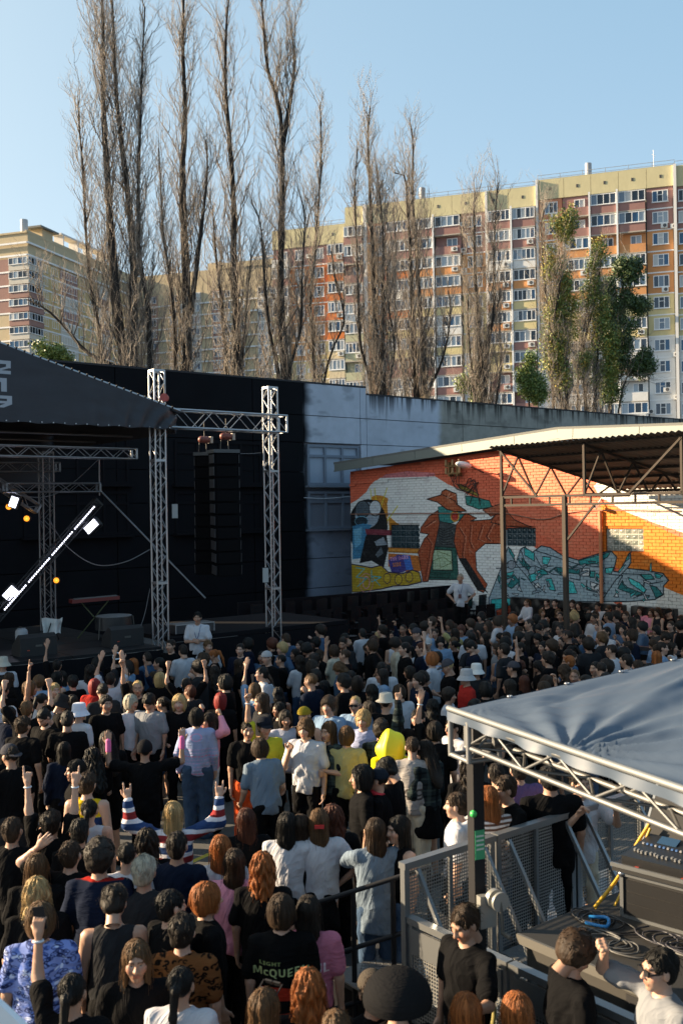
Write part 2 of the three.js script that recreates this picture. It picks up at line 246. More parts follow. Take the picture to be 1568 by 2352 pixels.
// ---------- the concrete hall behind the stage ----------
const WALL = new THREE.Group(); WALL.position.set(1.17, 0, -44); WALL.rotation.y = 38.5 * D2R; WALL.updateMatrixWorld();
const SHED = new THREE.Group(); SHED.position.set(0.37, 0, -40.2); SHED.rotation.y = -51.5 * D2R; SHED.updateMatrixWorld();
{
  const b = thing('concrete_hall', 'long concrete panel hall wall, black behind the stage and pale blue beside the shed', 'wall', null, WALL.position.toArray(), 38.5);
  const X0 = -26, X1 = 42, TOPL = 9.86, TOPR = 9.56, xb = onPlane(WALL, 703, 950)[0], xg = onPlane(WALL, 1008, 940)[0];
  const colour = (x, y) => {
    const wob = 0.35 * (fbm(y * 1.3, x * 0.8, 2) - 0.5), n = fbm(x * 1.1, y * 1.1, 4), f = fbm(x * 5, y * 5, 8), drip = fbm(x * 7, y * 0.35, 1);
    const toBlack = 1 - sstep(xb - 0.18, xb + 0.3, x + wob), toGrey = sstep(xg - 0.2, xg + 0.25, x + wob * 1.4);
    let c = [0.44, 0.48, 0.56].map((v) => v * (0.82 + 0.3 * n) * (0.93 + 0.14 * f));
    if (y < 5.42) c = c.map((v, i) => v * [0.46, 0.5, 0.56][i]);   // darker slate paint below the window sill
    const g = [0.31, 0.30, 0.27].map((v) => v * (0.65 + 0.55 * n) * (0.85 + 0.3 * f));
    c = c.map((v, i) => v * (1 - toGrey) + g[i] * toGrey);
    const top = x < 0 ? TOPL : TOPR, edge = Math.max(0, 1 - (top - y) / (0.25 + 0.9 * Math.max(0, drip - 0.42) * 3));      // tar running down from the coping
    const stain = x > 0 ? edge * sstep(0.38, 0.6, drip) : 0, low = sstep(0.6, 0.75, fbm(x * 0.9, y * 2.2, 11)) * 0.45;
    c = c.map((v) => v * (1 - 0.9 * stain) * (1 - low * 0.6));
    const k = [0.0042, 0.0048, 0.0068].map((v) => v * (0.7 + 0.6 * n));
    return c.map((v, i) => v * (1 - toBlack) + k[i] * toBlack);
  };
  const map = tex(2048, 400, (u, v) => colour(X0 + u * (X1 - X0), v * 10), true, false);
  const uvWall = (g) => { const p = g.attributes.position, u = new Float32Array(p.count * 2); for (let i = 0; i < p.count; i++) { u[2 * i] = (p.getX(i) - X0) / (X1 - X0); u[2 * i + 1] = p.getY(i) / 10; } g.setAttribute('uv', new THREE.BufferAttribute(u, 2)); return g; };
  const m = new THREE.MeshPhysicalMaterial({ map, roughness: 0.88, specularIntensity: 0.3, bumpMap: wallTex, bumpScale: 0.01 });
  const wx0 = onPlane(WALL, 706, 1060)[0], wx1 = onPlane(WALL, 800, 1060)[0] + 0.6;
  part(b, 'core', uvWall(box(X1 - X0, 9.4, 3.4, (X0 + X1) / 2, 4.7, -2.05)), m);
  // panels: 6 m columns, rows of 1.2 m, with open joints
  const edges = []; for (let x = -24; x < 40; x += 6) edges.push(x); edges.push(wx0 - 0.15, wx1 + 0.1); edges.sort((p, q) => p - q);
  const win = [[wx0, wx1]], hidden = [[-22, -18.5], [-16, -12.5], [-10, -6.5]];
  for (let i = 0; i < edges.length - 1; i++) {
    const a = edges[i], c = edges[i + 1], top = c <= 0.2 ? TOPL : TOPR; if (c - a < 0.3) continue;
    const rows = [0, 1.2, 2.45, 3.62, 4.85, 6.1, 7.35, 8.5, top];
    for (let r = 0; r < 8; r++) {
      if (a >= wx0 - 0.2 && c <= wx1 + 0.2 && r >= 3 && r <= 5) continue;
      part(b, 'concrete_panel', uvWall(box(c - a - 0.035, rows[r + 1] - rows[r] - 0.03, 0.3, (a + c) / 2, (rows[r] + rows[r + 1]) / 2, -0.15 + 0.012 * hash(i, r, 5))), m);
    }
  }
  part(b, 'coping', [box(24, 0.07, 3.9, -12, TOPL + 0.035, -1.95), box(42, 0.06, 3.9, 21, TOPR + 0.03, -1.95)], M([0.03, 0.03, 0.034], 0.9));
  // steel windows with painted panes: beside the shed, and black ones behind the stage
  const steelWin = (x0, x1, y0, y1, n, fm, pm, z = -0.05) => {
    const w = x1 - x0, h = y1 - y0, t = 0.11, a = [box(w, t, 0.14, w / 2, t / 2, 0), box(w, t, 0.14, w / 2, h - t / 2, 0), box(w, t, 0.12, w / 2, h * 0.72, 0.002)];
    for (let i = 0; i <= n; i++) a.push(box(t, h - 0.02, 0.13, Math.min(w - t / 2, Math.max(t / 2, (i * w) / n)), h / 2, 0.004));
    a.push(box(w + 0.2, 0.08, 0.35, w / 2, -0.05, 0.1));
    const f = part(b, 'window', a, fm); f.position.set(x0, y0, z);
    for (let i = 0; i < n; i++) for (const [q0, q1] of [[0.06, h * 0.7], [h * 0.74, h - 0.06]]) { const p = part(f, 'pane', box(w / n - 0.06, q1 - q0, 0.03, (i + 0.5) * w / n, (q0 + q1) / 2, -0.04 + 0.01 * rnd()), pm); }
  };
  const blueF = M([0.15, 0.18, 0.23], 0.7), blueP = M([0.27, 0.33, 0.42], 0.45), blueP2 = M([0.15, 0.17, 0.21], 0.5);
  steelWin(wx0, wx1, 5.55, 7.28, 3, blueF, blueP); steelWin(wx0, wx1, 3.7, 5.3, 3, blueF, blueP2);
  part(b, 'cable', tube([[wx0 - 0.3, 5.02, 0.12], [wx0 + 0.8, 4.98, 0.12], [wx1, 5.12, 0.12]], 0.022, 16, 5), M([0.45, 0.47, 0.5], 0.6));
  for (const [x0, x1] of [[-21.5, -17.5], [-15.5, -11.5], [-9.6, -5.6]]) for (const [y0, y1] of [[3.7, 5.3], [5.55, 7.28]]) steelWin(x0, x1, y0, y1, 4, blackCloth, M([0.006, 0.007, 0.01], 0.7, { specularIntensity: 0.3 }), -0.02);
}
// ---------- the brick shed with the mural ----------
{
  const s = thing('brick_shed', 'brick shed with a bright orange and white mural gable, to the right of the stage', 'building', null, SHED.position.toArray(), -51.5);
  const L = 18, RX = onPlane(SHED, 1300, 1000)[0], HE = 6.02, HR = 6.55;
  const topAt = (x) => x < RX ? HE + (HR - HE) * x / RX : HR - (HR - HE) * (x - RX) / RX;
  // the mural: paint on the wall, drawn in wall metres
  const CW = 2048, CH = 1024, cv = document.createElement('canvas'); cv.width = CW; cv.height = CH; const c = cv.getContext('2d');
  const S = (x, y) => [x / L * CW, (8 - y) / 8 * CH];
  const q = (k) => (x, y) => S(...onPlane(SHED, ((k ? 1860 : 1260) + x * 0.4464) / 1.6327, ((k ? 1600 : 1700) + y * 0.4464) / 1.6327));
  const poly = (k, pts, fill, line, lw = 4) => { const f = q(k); c.beginPath(); for (let i = 0; i < pts.length; i += 2) { const [x, y] = f(pts[i], pts[i + 1]); i ? c.lineTo(x, y) : c.moveTo(x, y); } if (fill) { c.closePath(); c.fillStyle = fill; c.fill(); let x0 = 1e9, x1 = -1e9, y0 = 1e9, y1 = -1e9; for (let i = 0; i < pts.length; i += 2) { const [x, y] = f(pts[i], pts[i + 1]); x0 = Math.min(x0, x); x1 = Math.max(x1, x); y0 = Math.min(y0, y); y1 = Math.max(y1, y); }
      c.save(); c.clip(); const n = Math.min(420, 14 + (x1 - x0) * (y1 - y0) / 260); for (let i = 0; i < n; i++) { const x = rr(x0, x1), y = rr(y0, y1), l = rr(6, 34), a = rr(-0.5, 0.5) + (i % 3 ? 1.4 : 0); c.strokeStyle = i % 2 ? 'rgba(255,240,225,' + rr(0.03, 0.13).toFixed(2) + ')' : 'rgba(20,12,14,' + rr(0.03, 0.15).toFixed(2) + ')'; c.lineWidth = rr(1, 6); c.beginPath(); c.moveTo(x, y); c.lineTo(x + l * Math.cos(a), y + l * Math.sin(a)); c.stroke(); } c.restore();
      c.beginPath(); for (let i = 0; i < pts.length; i += 2) { const [x, y] = f(pts[i], pts[i + 1]); i ? c.lineTo(x, y) : c.moveTo(x, y); } c.closePath(); } if (line) { c.strokeStyle = line; c.lineWidth = lw * 0.62; c.lineJoin = 'round'; c.stroke(); } };
  const oval = (k, x, y, w, h, fill, line, lw = 4) => { const p = []; for (let i = 0; i < 28; i++) p.push(x + w * Math.cos(i / 28 * 6.283), y + h * Math.sin(i / 28 * 6.283)); poly(k, p, fill, null); if (line) poly(k, p.concat(p[0], p[1]), null, line, lw); };
  c.fillStyle = '#dfe0de'; c.fillRect(0, 0, CW, CH);
  // coral field above and to the left, orange field to the right, pale diagonal between
  poly(0, [60, -200, 90, 440, 180, 390, 255, 325, 290, 265, 375, 205, 600, 190, 830, 192, 945, 262, 1035, 300, 1120, 352, 1240, 430, 1330, 540, 1420, 640, 1568, 720, 2400, 1300, 2400, -300], '#d9694a');
  poly(1, [70, 700, 200, 790, 340, 875, 560, 1028, 690, 1100, 880, 1065, 960, 1050, 1568, 1100, 1700, 400, 900, 300, 60, 300], '#dd7353');
  poly(0, [380, 208, 830, 194, 840, 165, 600, 150, 420, 175], '#cf7f84');
  poly(1, [820, 500, 870, 590, 960, 640, 1100, 720, 1330, 810, 1568, 890, 1800, 930, 1800, 380, 1000, 300], '#d9d6cf');
  poly(1, [880, 640, 1000, 680, 1140, 740, 1330, 830, 1568, 940, 1900, 1100, 1900, 1560, 1568, 1420, 1400, 1345, 1200, 1330, 880, 1080], '#e07a1c');
  poly(1, [1390, 1345, 1568, 1415, 1900, 1560, 1900, 1750, 1300, 1600], '#d8d6d0');
  // left: dark figure with headphones over a cyan patch, sunburst, tags
  poly(0, [440, 600, 430, 530, 460, 540, 530, 600, 500, 650, 450, 660, 430, 420, 440, 380, 400, 360, 340, 350, 300, 365, 290, 400, 380, 450], '#c9872c');
  for (const p of [[290, 300, 300, 390], [325, 290, 340, 420], [430, 290, 375, 460], [520, 440, 430, 570]]) poly(0, p, null, '#d8cf3a', 8);
  oval(0, 270, 620, 165, 235, '#15171c'); oval(0, 262, 520, 100, 110, '#9aa9b8'); oval(0, 225, 470, 60, 70, '#4d5a66', '#0c0d10', 8); oval(0, 330, 460, 50, 65, '#c9d0d6', '#0c0d10', 7); oval(0, 215, 570, 55, 40, '#20303c', '#6ea7c0', 6);
  poly(0, [140, 610, 230, 590, 300, 600, 250, 700, 225, 880, 140, 890], '#3f84ad'); poly(0, [150, 640, 220, 620, 210, 760, 160, 800], '#6fb2d2');
  poly(0, [250, 700, 420, 640, 438, 800, 400, 960, 300, 900, 200, 920], '#101116', '#20242c'); poly(0, [320, 740, 400, 700, 435, 770, 340, 780], '#8d98a4', '#08090b'); poly(0, [330, 850, 380, 780, 400, 840, 350, 880], '#5c6670', '#08090b'); poly(0, [245, 635, 470, 645, 465, 690, 255, 680], '#7c2f3e');
  poly(0, [440, 790, 710, 800, 700, 840, 440, 830], '#c8852f', '#5c3a18'); poly(0, [440, 840, 690, 860, 725, 980, 650, 1010, 440, 950], '#c2702f'); poly(0, [440, 900, 520, 850, 600, 860, 640, 960, 560, 1000, 470, 1010], '#3f3a86'); poly(0, [560, 850, 620, 860, 650, 980, 590, 980], '#3f6fc4');
  poly(0, [130, 930, 300, 960, 380, 940, 440, 1000, 560, 1010, 640, 980, 700, 1000, 720, 1080, 600, 1110, 480, 1115, 380, 1140, 200, 1165, 135, 1165], '#b89a24', '#2b2140', 9);
  for (const [x, y] of [[430, 1050], [525, 1060], [615, 1040]]) oval(0, x, y, 30, 42, '#c9a92c', '#3a2440', 7);
  oval(0, 255, 1085, 28, 50, null, '#d79aa0', 10); oval(0, 255, 1090, 55, 80, null, '#d08c8c', 7); poly(0, [165, 960, 240, 970, 170, 1040, 260, 1050, 180, 1120], null, '#58b4c0', 8); poly(0, [300, 980, 300, 1080, 380, 1040, 300, 1030, 370, 1110], null, '#58b4c0', 8);
  { const [x, y] = q(0)(455, 905); c.save(); c.translate(x, y); c.rotate(-0.12); c.font = 'bold 26px sans-serif'; c.fillStyle = '#d79ac0'; c.fillText('THE DARK', 0, 0); c.fillStyle = '#d07a2c'; c.fillText('SIDE', 14, 30); c.restore(); }
  // middle: figure in a rust coat and wide hat with a screen chest
  poly(0, [855, 450, 870, 580, 960, 590, 1040, 560, 1090, 520, 950, 440], '#2f7f7c', '#0d1416'); poly(0, [870, 570, 820, 780, 1000, 790, 1010, 600, 960, 590], '#3b4144', '#0d1012');
  for (let i = 0; i < 7; i++) poly(0, [850 + i * 4, 620 + i * 22, 905, 650 + i * 20, 985, 615 + i * 24], null, '#15181a', 5);
  poly(0, [820, 780, 1010, 790, 1030, 1060, 770, 1060], '#24584f', '#0b1614', 6); poly(0, [815, 805, 970, 815, 980, 985, 812, 980], '#a9bfa0', '#0b1614', 8); poly(0, [820, 900, 900, 870, 970, 920, 880, 960, 850, 820, 960, 860], null, '#5d6f3c', 4); poly(0, [780, 1000, 960, 1010, 950, 1050, 775, 1040], '#1b4a42', '#0b1614');
  poly(0, [855, 480, 780, 530, 715, 620, 705, 665, 780, 680, 740, 720, 690, 830, 730, 1080, 775, 1075, 830, 780, 870, 590], '#a04a2a', '#1c0e0a', 6);
  poly(0, [1090, 500, 1180, 545, 1130, 570, 1300, 555, 1380, 470, 1400, 760, 1250, 760, 1170, 830, 1180, 980, 1270, 1100, 1240, 1170, 1190, 1150, 1030, 880, 990, 740, 1010, 600], '#a54b28', '#1c0e0a', 6);
  for (const p of [[1030, 620, 1080, 700, 1060, 860, 1180, 1130], [1130, 600, 1120, 740, 1150, 800], [1230, 600, 1190, 720, 1240, 740], [1330, 560, 1260, 700, 1300, 740], [760, 700, 800, 760, 750, 1060], [740, 620, 830, 560]]) { poly(0, p, null, '#5a2414', 7); poly(0, p.map((v, i) => v + (i % 2 ? 4 : 14)), null, '#c98d74', 4); }
  poly(0, [1300, 580, 1380, 430, 1500, 560, 1640, 620, 1560, 625, 1420, 610], '#a24c2c', '#1c0e0a', 6); poly(0, [1230, 475, 1390, 420, 1440, 480, 1300, 530], '#a8583a', '#1c0e0a', 5);
  poly(0, [1085, 360, 1140, 360, 1290, 400, 1310, 450, 1200, 470, 1095, 430], '#2a8078', '#0b1614', 6); poly(0, [1020, 262, 1050, 260, 1200, 345, 1190, 362, 1040, 300], '#8d7a2c', '#191408', 5);
  oval(0, 998, 530, 34, 40, '#b13326', '#c9952c', 9);
  poly(0, [762, 385, 880, 350, 890, 320, 920, 303, 1010, 340, 1020, 430, 1095, 485, 1000, 490, 930, 470, 850, 410], '#a5532f', '#1c0e0a', 7); poly(0, [890, 345, 1000, 400, 1015, 432], null, '#2a120a', 7); poly(0, [960, 330, 930, 380, 1010, 345], null, '#d09c80', 5);
  poly(0, [1240, 1150, 1190, 1150, 1030, 880, 1090, 880, 1280, 1180], '#14181a');
  // right: tall grey and teal lettering
  const G = [-60, 1440, 40, 1190, 100, 1010, 130, 1040, 165, 1150, 205, 1030, 240, 1008, 300, 1060, 380, 1000, 450, 1015, 560, 1085, 690, 1120, 880, 1062, 960, 1042, 1012, 1095, 985, 1215, 1030, 1222, 1100, 1100, 1128, 1050, 1132, 1140, 1100, 1190, 1290, 1212, 1400, 1232, 1446, 1290, 1402, 1340, 1405, 1410, 1330, 1452, 1100, 1470, 700, 1470, 300, 1480, -60, 1620];
  poly(1, G, '#93a8b3', '#12202a', 7);
  const T = ['#249092', '#33b3b5', '#1b7478', '#45c6c9'], shards = [[105, 1010, 155, 1080, 150, 1120, 110, 1050], [235, 1015, 320, 1060, 320, 1130, 240, 1080], [215, 1100, 290, 1180, 270, 1210, 220, 1160], [390, 1090, 460, 1100, 430, 1160, 390, 1150], [690, 1125, 900, 1070, 960, 1050, 940, 1090, 850, 1150, 700, 1165], [90, 1230, 150, 1215, 130, 1260, 80, 1290], [150, 1240, 195, 1300, 130, 1360, 95, 1340], [270, 1250, 350, 1220, 345, 1280, 290, 1310], [350, 1210, 400, 1190, 440, 1240, 380, 1250], [415, 1280, 465, 1275, 500, 1380, 450, 1370], [500, 1180, 700, 1200, 710, 1240, 520, 1220], [610, 1290, 650, 1310, 680, 1400, 610, 1400], [790, 1215, 830, 1215, 825, 1270, 785, 1265], [840, 1230, 900, 1260, 870, 1310, 835, 1290], [1060, 1290, 1080, 1340, 1230, 1400, 1180, 1420, 1020, 1360], [1105, 1265, 1200, 1310, 1260, 1370, 1240, 1395, 1130, 1320], [1210, 1240, 1300, 1240, 1330, 1280, 1250, 1285], [1330, 1230, 1400, 1250, 1370, 1275, 1340, 1270], [1290, 1330, 1350, 1350, 1400, 1410, 1340, 1440], [915, 1190, 985, 1180, 970, 1230, 920, 1230], [1088, 1110, 1118, 1060, 1112, 1115, 1090, 1130], [-40, 1450, 120, 1440, 220, 1440, 210, 1490, -40, 1540], [20, 1240, 40, 1270, 30, 1320, 15, 1290]];
  shards.forEach((p, i) => poly(1, p, T[i % 4], '#0e2226', 5));
  for (const p of [[725, 1190, 785, 1190, 780, 1255, 720, 1255], [790, 1300, 870, 1330, 860, 1385, 800, 1370], [320, 1330, 350, 1310, 380, 1350, 330, 1355], [1010, 1390, 1030, 1430, 985, 1430], [190, 1330, 220, 1390, 180, 1370]]) poly(1, p, '#c9d0d4', '#12202a', 5);
  for (const p of [[165, 1150, 250, 1250, 360, 1400], [205, 1030, 300, 1300, 420, 1400], [330, 1040, 700, 1160, 880, 1180], [560, 1090, 600, 1400], [0, 1190, 200, 1180, 330, 1170, 480, 1240, 560, 1250], [620, 1180, 720, 1190, 700, 1290, 620, 1270], [900, 1440, 1000, 1290, 1060, 1230, 1100, 1190], [760, 1290, 760, 1370, 880, 1400, 900, 1290], [1060, 1235, 1200, 1240, 1290, 1320, 1400, 1300], [940, 1240, 1060, 1250, 1020, 1330], [40, 1190, 110, 1130, 180, 1140], [330, 1090, 380, 1180, 480, 1170], [1150, 1440, 1230, 1410, 1290, 1420]]) poly(1, p, null, '#14242e', 6);
  for (let i = 0; i < 46; i++) { const x = rr(30, 1330), y = rr(1120, 1430) + (x > 1000 ? 60 : 0), a = rr(0, 3.1), l = rr(30, 75), w = rr(9, 22), p = [[-l, -w * 0.4], [l, -w], [l * 0.8, w], [-l * 0.7, w * 0.6]].flatMap(([u, v]) => [x + (u * Math.cos(a) - v * Math.sin(a)) * 0.6, y + (u * Math.sin(a) + v * Math.cos(a)) * 0.6]); if (y > 1450) continue; poly(1, p, i % 4 === 0 ? '#bcc5cb' : i % 4 === 1 ? '#7d919d' : T[i % 4], '#14242e', 4); }
  oval(1, 130, 1160, 34, 36, '#8a97a2', '#12202a', 5);
  poly(1, [0, 1545, 140, 1490, 250, 1500, 230, 1560, 0, 1600], '#b0492c', '#1c0e0a');
  // worn paint: blotches and thin spots over the whole drawing
  for (let i = 0; i < 2600; i++) { c.fillStyle = rnd() < 0.5 ? 'rgba(255,250,240,0.05)' : 'rgba(40,25,20,0.05)'; c.beginPath(); c.ellipse(rnd() * CW, rnd() * CH, rr(2, 26), rr(2, 12), 0, 0, 6.3); c.fill(); }
  const mural = new THREE.CanvasTexture(cv); mural.colorSpace = THREE.SRGBColorSpace; mural.flipY = true;
  const mm = new THREE.MeshStandardMaterial({ map: mural, roughness: 0.75 });
  const mortar = new THREE.MeshStandardMaterial({ map: mural, roughness: 0.9 }); mortar.color.setRGB(0.66, 0.63, 0.61);
  const uvS = (g) => { const p = g.attributes.position, u = new Float32Array(p.count * 2); for (let i = 0; i < p.count; i++) { u[2 * i] = p.getX(i) / L; u[2 * i + 1] = p.getY(i) / 8; } g.setAttribute('uv', new THREE.BufferAttribute(u, 2)); return g; };
  // glass block windows: [x0, x1, y0, y1, columns, rows, painted over]
  const wq = (k, a, b2, c2, d2) => { const f = (x, y) => onPlane(SHED, ((k ? 1860 : 1260) + x * 0.4464) / 1.6327, ((k ? 1600 : 1700) + y * 0.4464) / 1.6327); const p = f(a, b2), r = f(c2, d2); return [p[0], r[0], r[1], p[1]]; };
  const wins = [[...wq(0, 455, 600, 700, 800), 6, 4, 1], [...wq(1, 80, 850, 335, 1005), 6, 3, 1], [...wq(1, 915, 855, 1235, 1050), 6, 4, 0]];
  const shape = new THREE.Shape(); shape.moveTo(0, 0); shape.lineTo(L, 0); shape.lineTo(L, topAt(L)); shape.lineTo(RX, HR); shape.lineTo(0, HE); shape.closePath();
  for (const [x0, x1, y0, y1] of wins) { const h = new THREE.Path(); h.moveTo(x0, y0); h.lineTo(x0, y1); h.lineTo(x1, y1); h.lineTo(x1, y0); h.closePath(); shape.holes.push(h); }
  part(s, 'mortar_wall', uvS(new THREE.ExtrudeGeometry(shape, { depth: 0.35, bevelEnabled: false }).translate(0, 0, -0.362)), mortar);
  part(s, 'left_wall', box(0.3, HE - 0.05, 14, 0.152, (HE - 0.05) / 2, -7.4), M([0.4, 0.16, 0.09], 0.9));
  // bricks: the 300 largest in view are parts, the rest one joined part
  const CO = 0.0985, BW = 0.262, small = [], big = [];
  for (let r = 0; r * CO < HR; r++) for (let i = -1; i < L / BW + 1; i++) {
    const y = (r + 0.5) * CO, x = (i + (r % 2 ? 0.5 : 0) + 0.5) * BW, half = BW / 2;
    let x0 = Math.max(0.02, x - half + 0.008), x1 = Math.min(L, x + half - 0.008); if (x1 - x0 < 0.05 || y + CO / 2 > topAt(x) - 0.02 || y < 0.9) continue;
    let skip = false; for (const w of wins) { if (y > w[2] - 0.03 && y < w[3] + 0.03) { if (x0 >= w[0] - 0.02 && x1 <= w[1] + 0.02) skip = true; else if (x0 < w[0] && x1 > w[0]) x1 = w[0]; else if (x0 < w[1] && x1 > w[1]) x0 = w[1]; } } if (skip || x1 - x0 < 0.04) continue;
    const d = 0.026 + 0.01 * rnd(), led = Math.abs(y - (topAt(x) - 0.52)) < CO * 0.55 ? 0.05 : 0;
    const g = uvS(box(x1 - x0, CO - 0.015, d + led, (x0 + x1) / 2 + rr(-0.002, 0.002), y, (d + led) / 2 - 0.012, 0, rr(-0.006, 0.006)));
    (x > 11.2 && x < 15.4 && y > 2.0 && y < 4.6 ? big : small).push(g);
  }
  while (big.length > 300) small.push(big.pop());
  for (const g of big) part(s, 'brick', g, mm);
  tag(part(s, 'brickwork', merge(small), mm), null, null, null, 'stuff');
  for (const [x0, x1, y0, y1, nx, ny, painted] of wins) {
    const f = part(s, 'window', [box(x1 - x0, y1 - y0, 0.04, (x0 + x1) / 2, (y0 + y1) / 2, -0.13), ...Array.from({ length: nx - 1 }, (_, i) => box(0.02, y1 - y0, 0.06, x0 + (i + 1) * (x1 - x0) / nx, (y0 + y1) / 2, -0.09)), ...Array.from({ length: ny - 1 }, (_, i) => box(x1 - x0, 0.02, 0.062, (x0 + x1) / 2, y0 + (i + 1) * (y1 - y0) / ny, -0.09))], M(painted ? [0.14, 0.17, 0.19] : [0.5, 0.49, 0.44], 0.7));
    const bw = (x1 - x0) / nx, bh = (y1 - y0) / ny, gg = new THREE.SphereGeometry(0.5, 10, 6, 0, 6.284, 0, 1.25).rotateX(Math.PI / 2).scale(1, 1, 0.12), bg = merge([box(bw - 0.03, bh - 0.03, 0.09, 0, 0, -0.045), gg.scale(bw * 0.7, bh * 0.7, 0.6).translate(0, 0, -0.02)]);
    for (let i = 0; i < nx; i++) for (let j = 0; j < ny; j++) { const p = part(f, 'glass_block', bg, painted ? pick([M([0.025, 0.045, 0.055], 0.12), M([0.04, 0.06, 0.07], 0.15)]) : pick([M([0.24, 0.25, 0.22], 0.1), M([0.16, 0.18, 0.16], 0.08), M([0.34, 0.34, 0.3], 0.15)])); p.position.set(x0 + (i + 0.5) * bw, y0 + (j + 0.5) * bh, -0.05); }
  }
  // roof with pale metal fascia
  const fas = M([0.17, 0.19, 0.18], 0.55, { metalness: 0.2 }), ft = 0.29;
  const slope = (x0, x1, w, z, y, o = 0) => { const a = [x0, topAt(x0) + y, z], d2 = [x1, topAt(x1) + y, z], len = Math.hypot(x1 - x0, a[1] - d2[1]), an = Math.atan2(d2[1] - a[1], x1 - x0); return box(len, w, o || 0.06, 0, 0, 0, 0, an).translate((x0 + x1) / 2, (a[1] + d2[1]) / 2, z); };
  for (let x = -0.45; x < L; x += 2.4) { const x1 = Math.min(x + 2.38, x < RX && x + 2.4 > RX ? RX : x + 2.38); part(s, 'fascia', slope(x, x1, ft, 0.42, 0.2), fas); if (x1 === RX) part(s, 'fascia', slope(RX, x + 2.38, ft, 0.421, 0.2), fas); part(s, 'drip_edge', slope(x, x + 2.39, 0.05, 0.445, 0.06), fas); }
  part(s, 'roof', [slope(-0.5, RX, 0.08, -6.6, 0.38, 14.1), slope(RX, L, 0.08, -6.6, 0.38, 14.1)], M([0.12, 0.125, 0.12], 0.8));
  // fittings on the gable
  const lamp = (() => { const [x, y] = onPlane(SHED, 1110, 1086); const g = thing('wall_lamp', 'white oval street lamp on an arm fixed to the mural gable', 'lamp', null, V(x, y, 0).applyMatrix4(SHED.matrixWorld).toArray(), -51.5);
    part(g, 'arm', tube([[0, 0, 0], [0, 0.12, 0.35], [0, 0.22, 0.7]], 0.025, 12), steel); const h = new THREE.SphereGeometry(1, 20, 12).scale(0.15, 0.11, 0.36).rotateX(-0.12); part(g, 'lamp_head', h.translate(0, 0.26, 0.98), M([0.7, 0.7, 0.68], 0.4)); part(g, 'lens', new THREE.SphereGeometry(1, 16, 8, 0, 6.284, 1.57, 1.57).scale(0.125, 0.1, 0.27).rotateX(-0.12).translate(0, 0.235, 0.98), M([0.45, 0.42, 0.3], 0.2)); return g; })();
  { const [x, y] = onPlane(SHED, 1050, 1078), w = V(x, y, 0).applyMatrix4(SHED.matrixWorld), g = thing('insulator_bracket', 'rusty bracket of wire insulators and tangled cables beside the wall lamp', 'bracket', null, w.toArray(), -51.5);
    part(g, 'bracket', [box(0.8, 0.06, 0.06, 0, 0.12, 0.2), box(0.7, 0.06, 0.06, 0, -0.15, 0.22), box(0.06, 0.5, 0.25, -0.2, 0, 0.12), box(0.06, 0.5, 0.25, 0.2, 0, 0.12)], M([0.2, 0.11, 0.04], 0.8));
    for (let i = 0; i < 6; i++) part(g, 'insulator', cyl(0.045, 0.06, 0.2, -0.35 + (i % 3) * 0.33, i < 3 ? 0.25 : -0.04, 0.22, 10), M([0.35, 0.19, 0.07], 0.35));
    for (let i = 0; i < 5; i++) part(g, 'cable', tube([[rr(-0.3, 0.3), -0.1, 0.2], [rr(-0.2, 0.5), rr(-0.7, -0.4), 0.15], [rr(0.3, 0.8), rr(-0.9, -0.5), 0.06], [rr(0.6, 1.1), rr(-0.5, -0.2), 0.05], [rr(0.3, 1.3), rr(-1.3, -0.9), 0.03]], 0.012, 24, 5), M([0.05, 0.03, 0.025], 0.7)); }
  { const [x, y] = onPlane(SHED, 806, 1181), [x2, y2] = onPlane(SHED, 1568, 1181); part(s, 'cable', tube([[x, y, 0.04], [6, y - 0.02, 0.04], [8.4, y - 0.05, 0.05], [10, y - 0.25, 0.05], [11.2, y - 0.02, 0.05], [15, y - 0.03, 0.04]], 0.018, 60, 5), M([0.3, 0.14, 0.09], 0.7)); }
  { const [x, y] = onPlane(SHED, (1860 + 890 * 0.4464) / 1.6327, (1600 + 900 * 0.4464) / 1.6327); part(s, 'drain_pipe', [bar([x, 0.2, 0.1], [x, y + 0.7, 0.1], 0.055, 10)], M([0.52, 0.2, 0.09], 0.6)); }
  { const [x, y] = onPlane(SHED, (1860 + 870 * 0.4464) / 1.6327, (1600 + 670 * 0.4464) / 1.6327), g = thing('security_camera', 'small white security camera on the orange part of the gable', 'camera', null, V(x, y, 0).applyMatrix4(SHED.matrixWorld).toArray(), -51.5); part(g, 'mount', bar([0.05, 0.25, 0], [0.05, 0, 0.25], 0.02), frameWhite); part(g, 'housing', box(0.1, 0.1, 0.26, 0.05, 0, 0.32, 0.4), frameWhite); part(g, 'lens', cyl(0.035, 0.035, 0.02, 0, 0, 0, 10).rotateX(1.57).translate(0.11, 0, 0.45), black); }
}
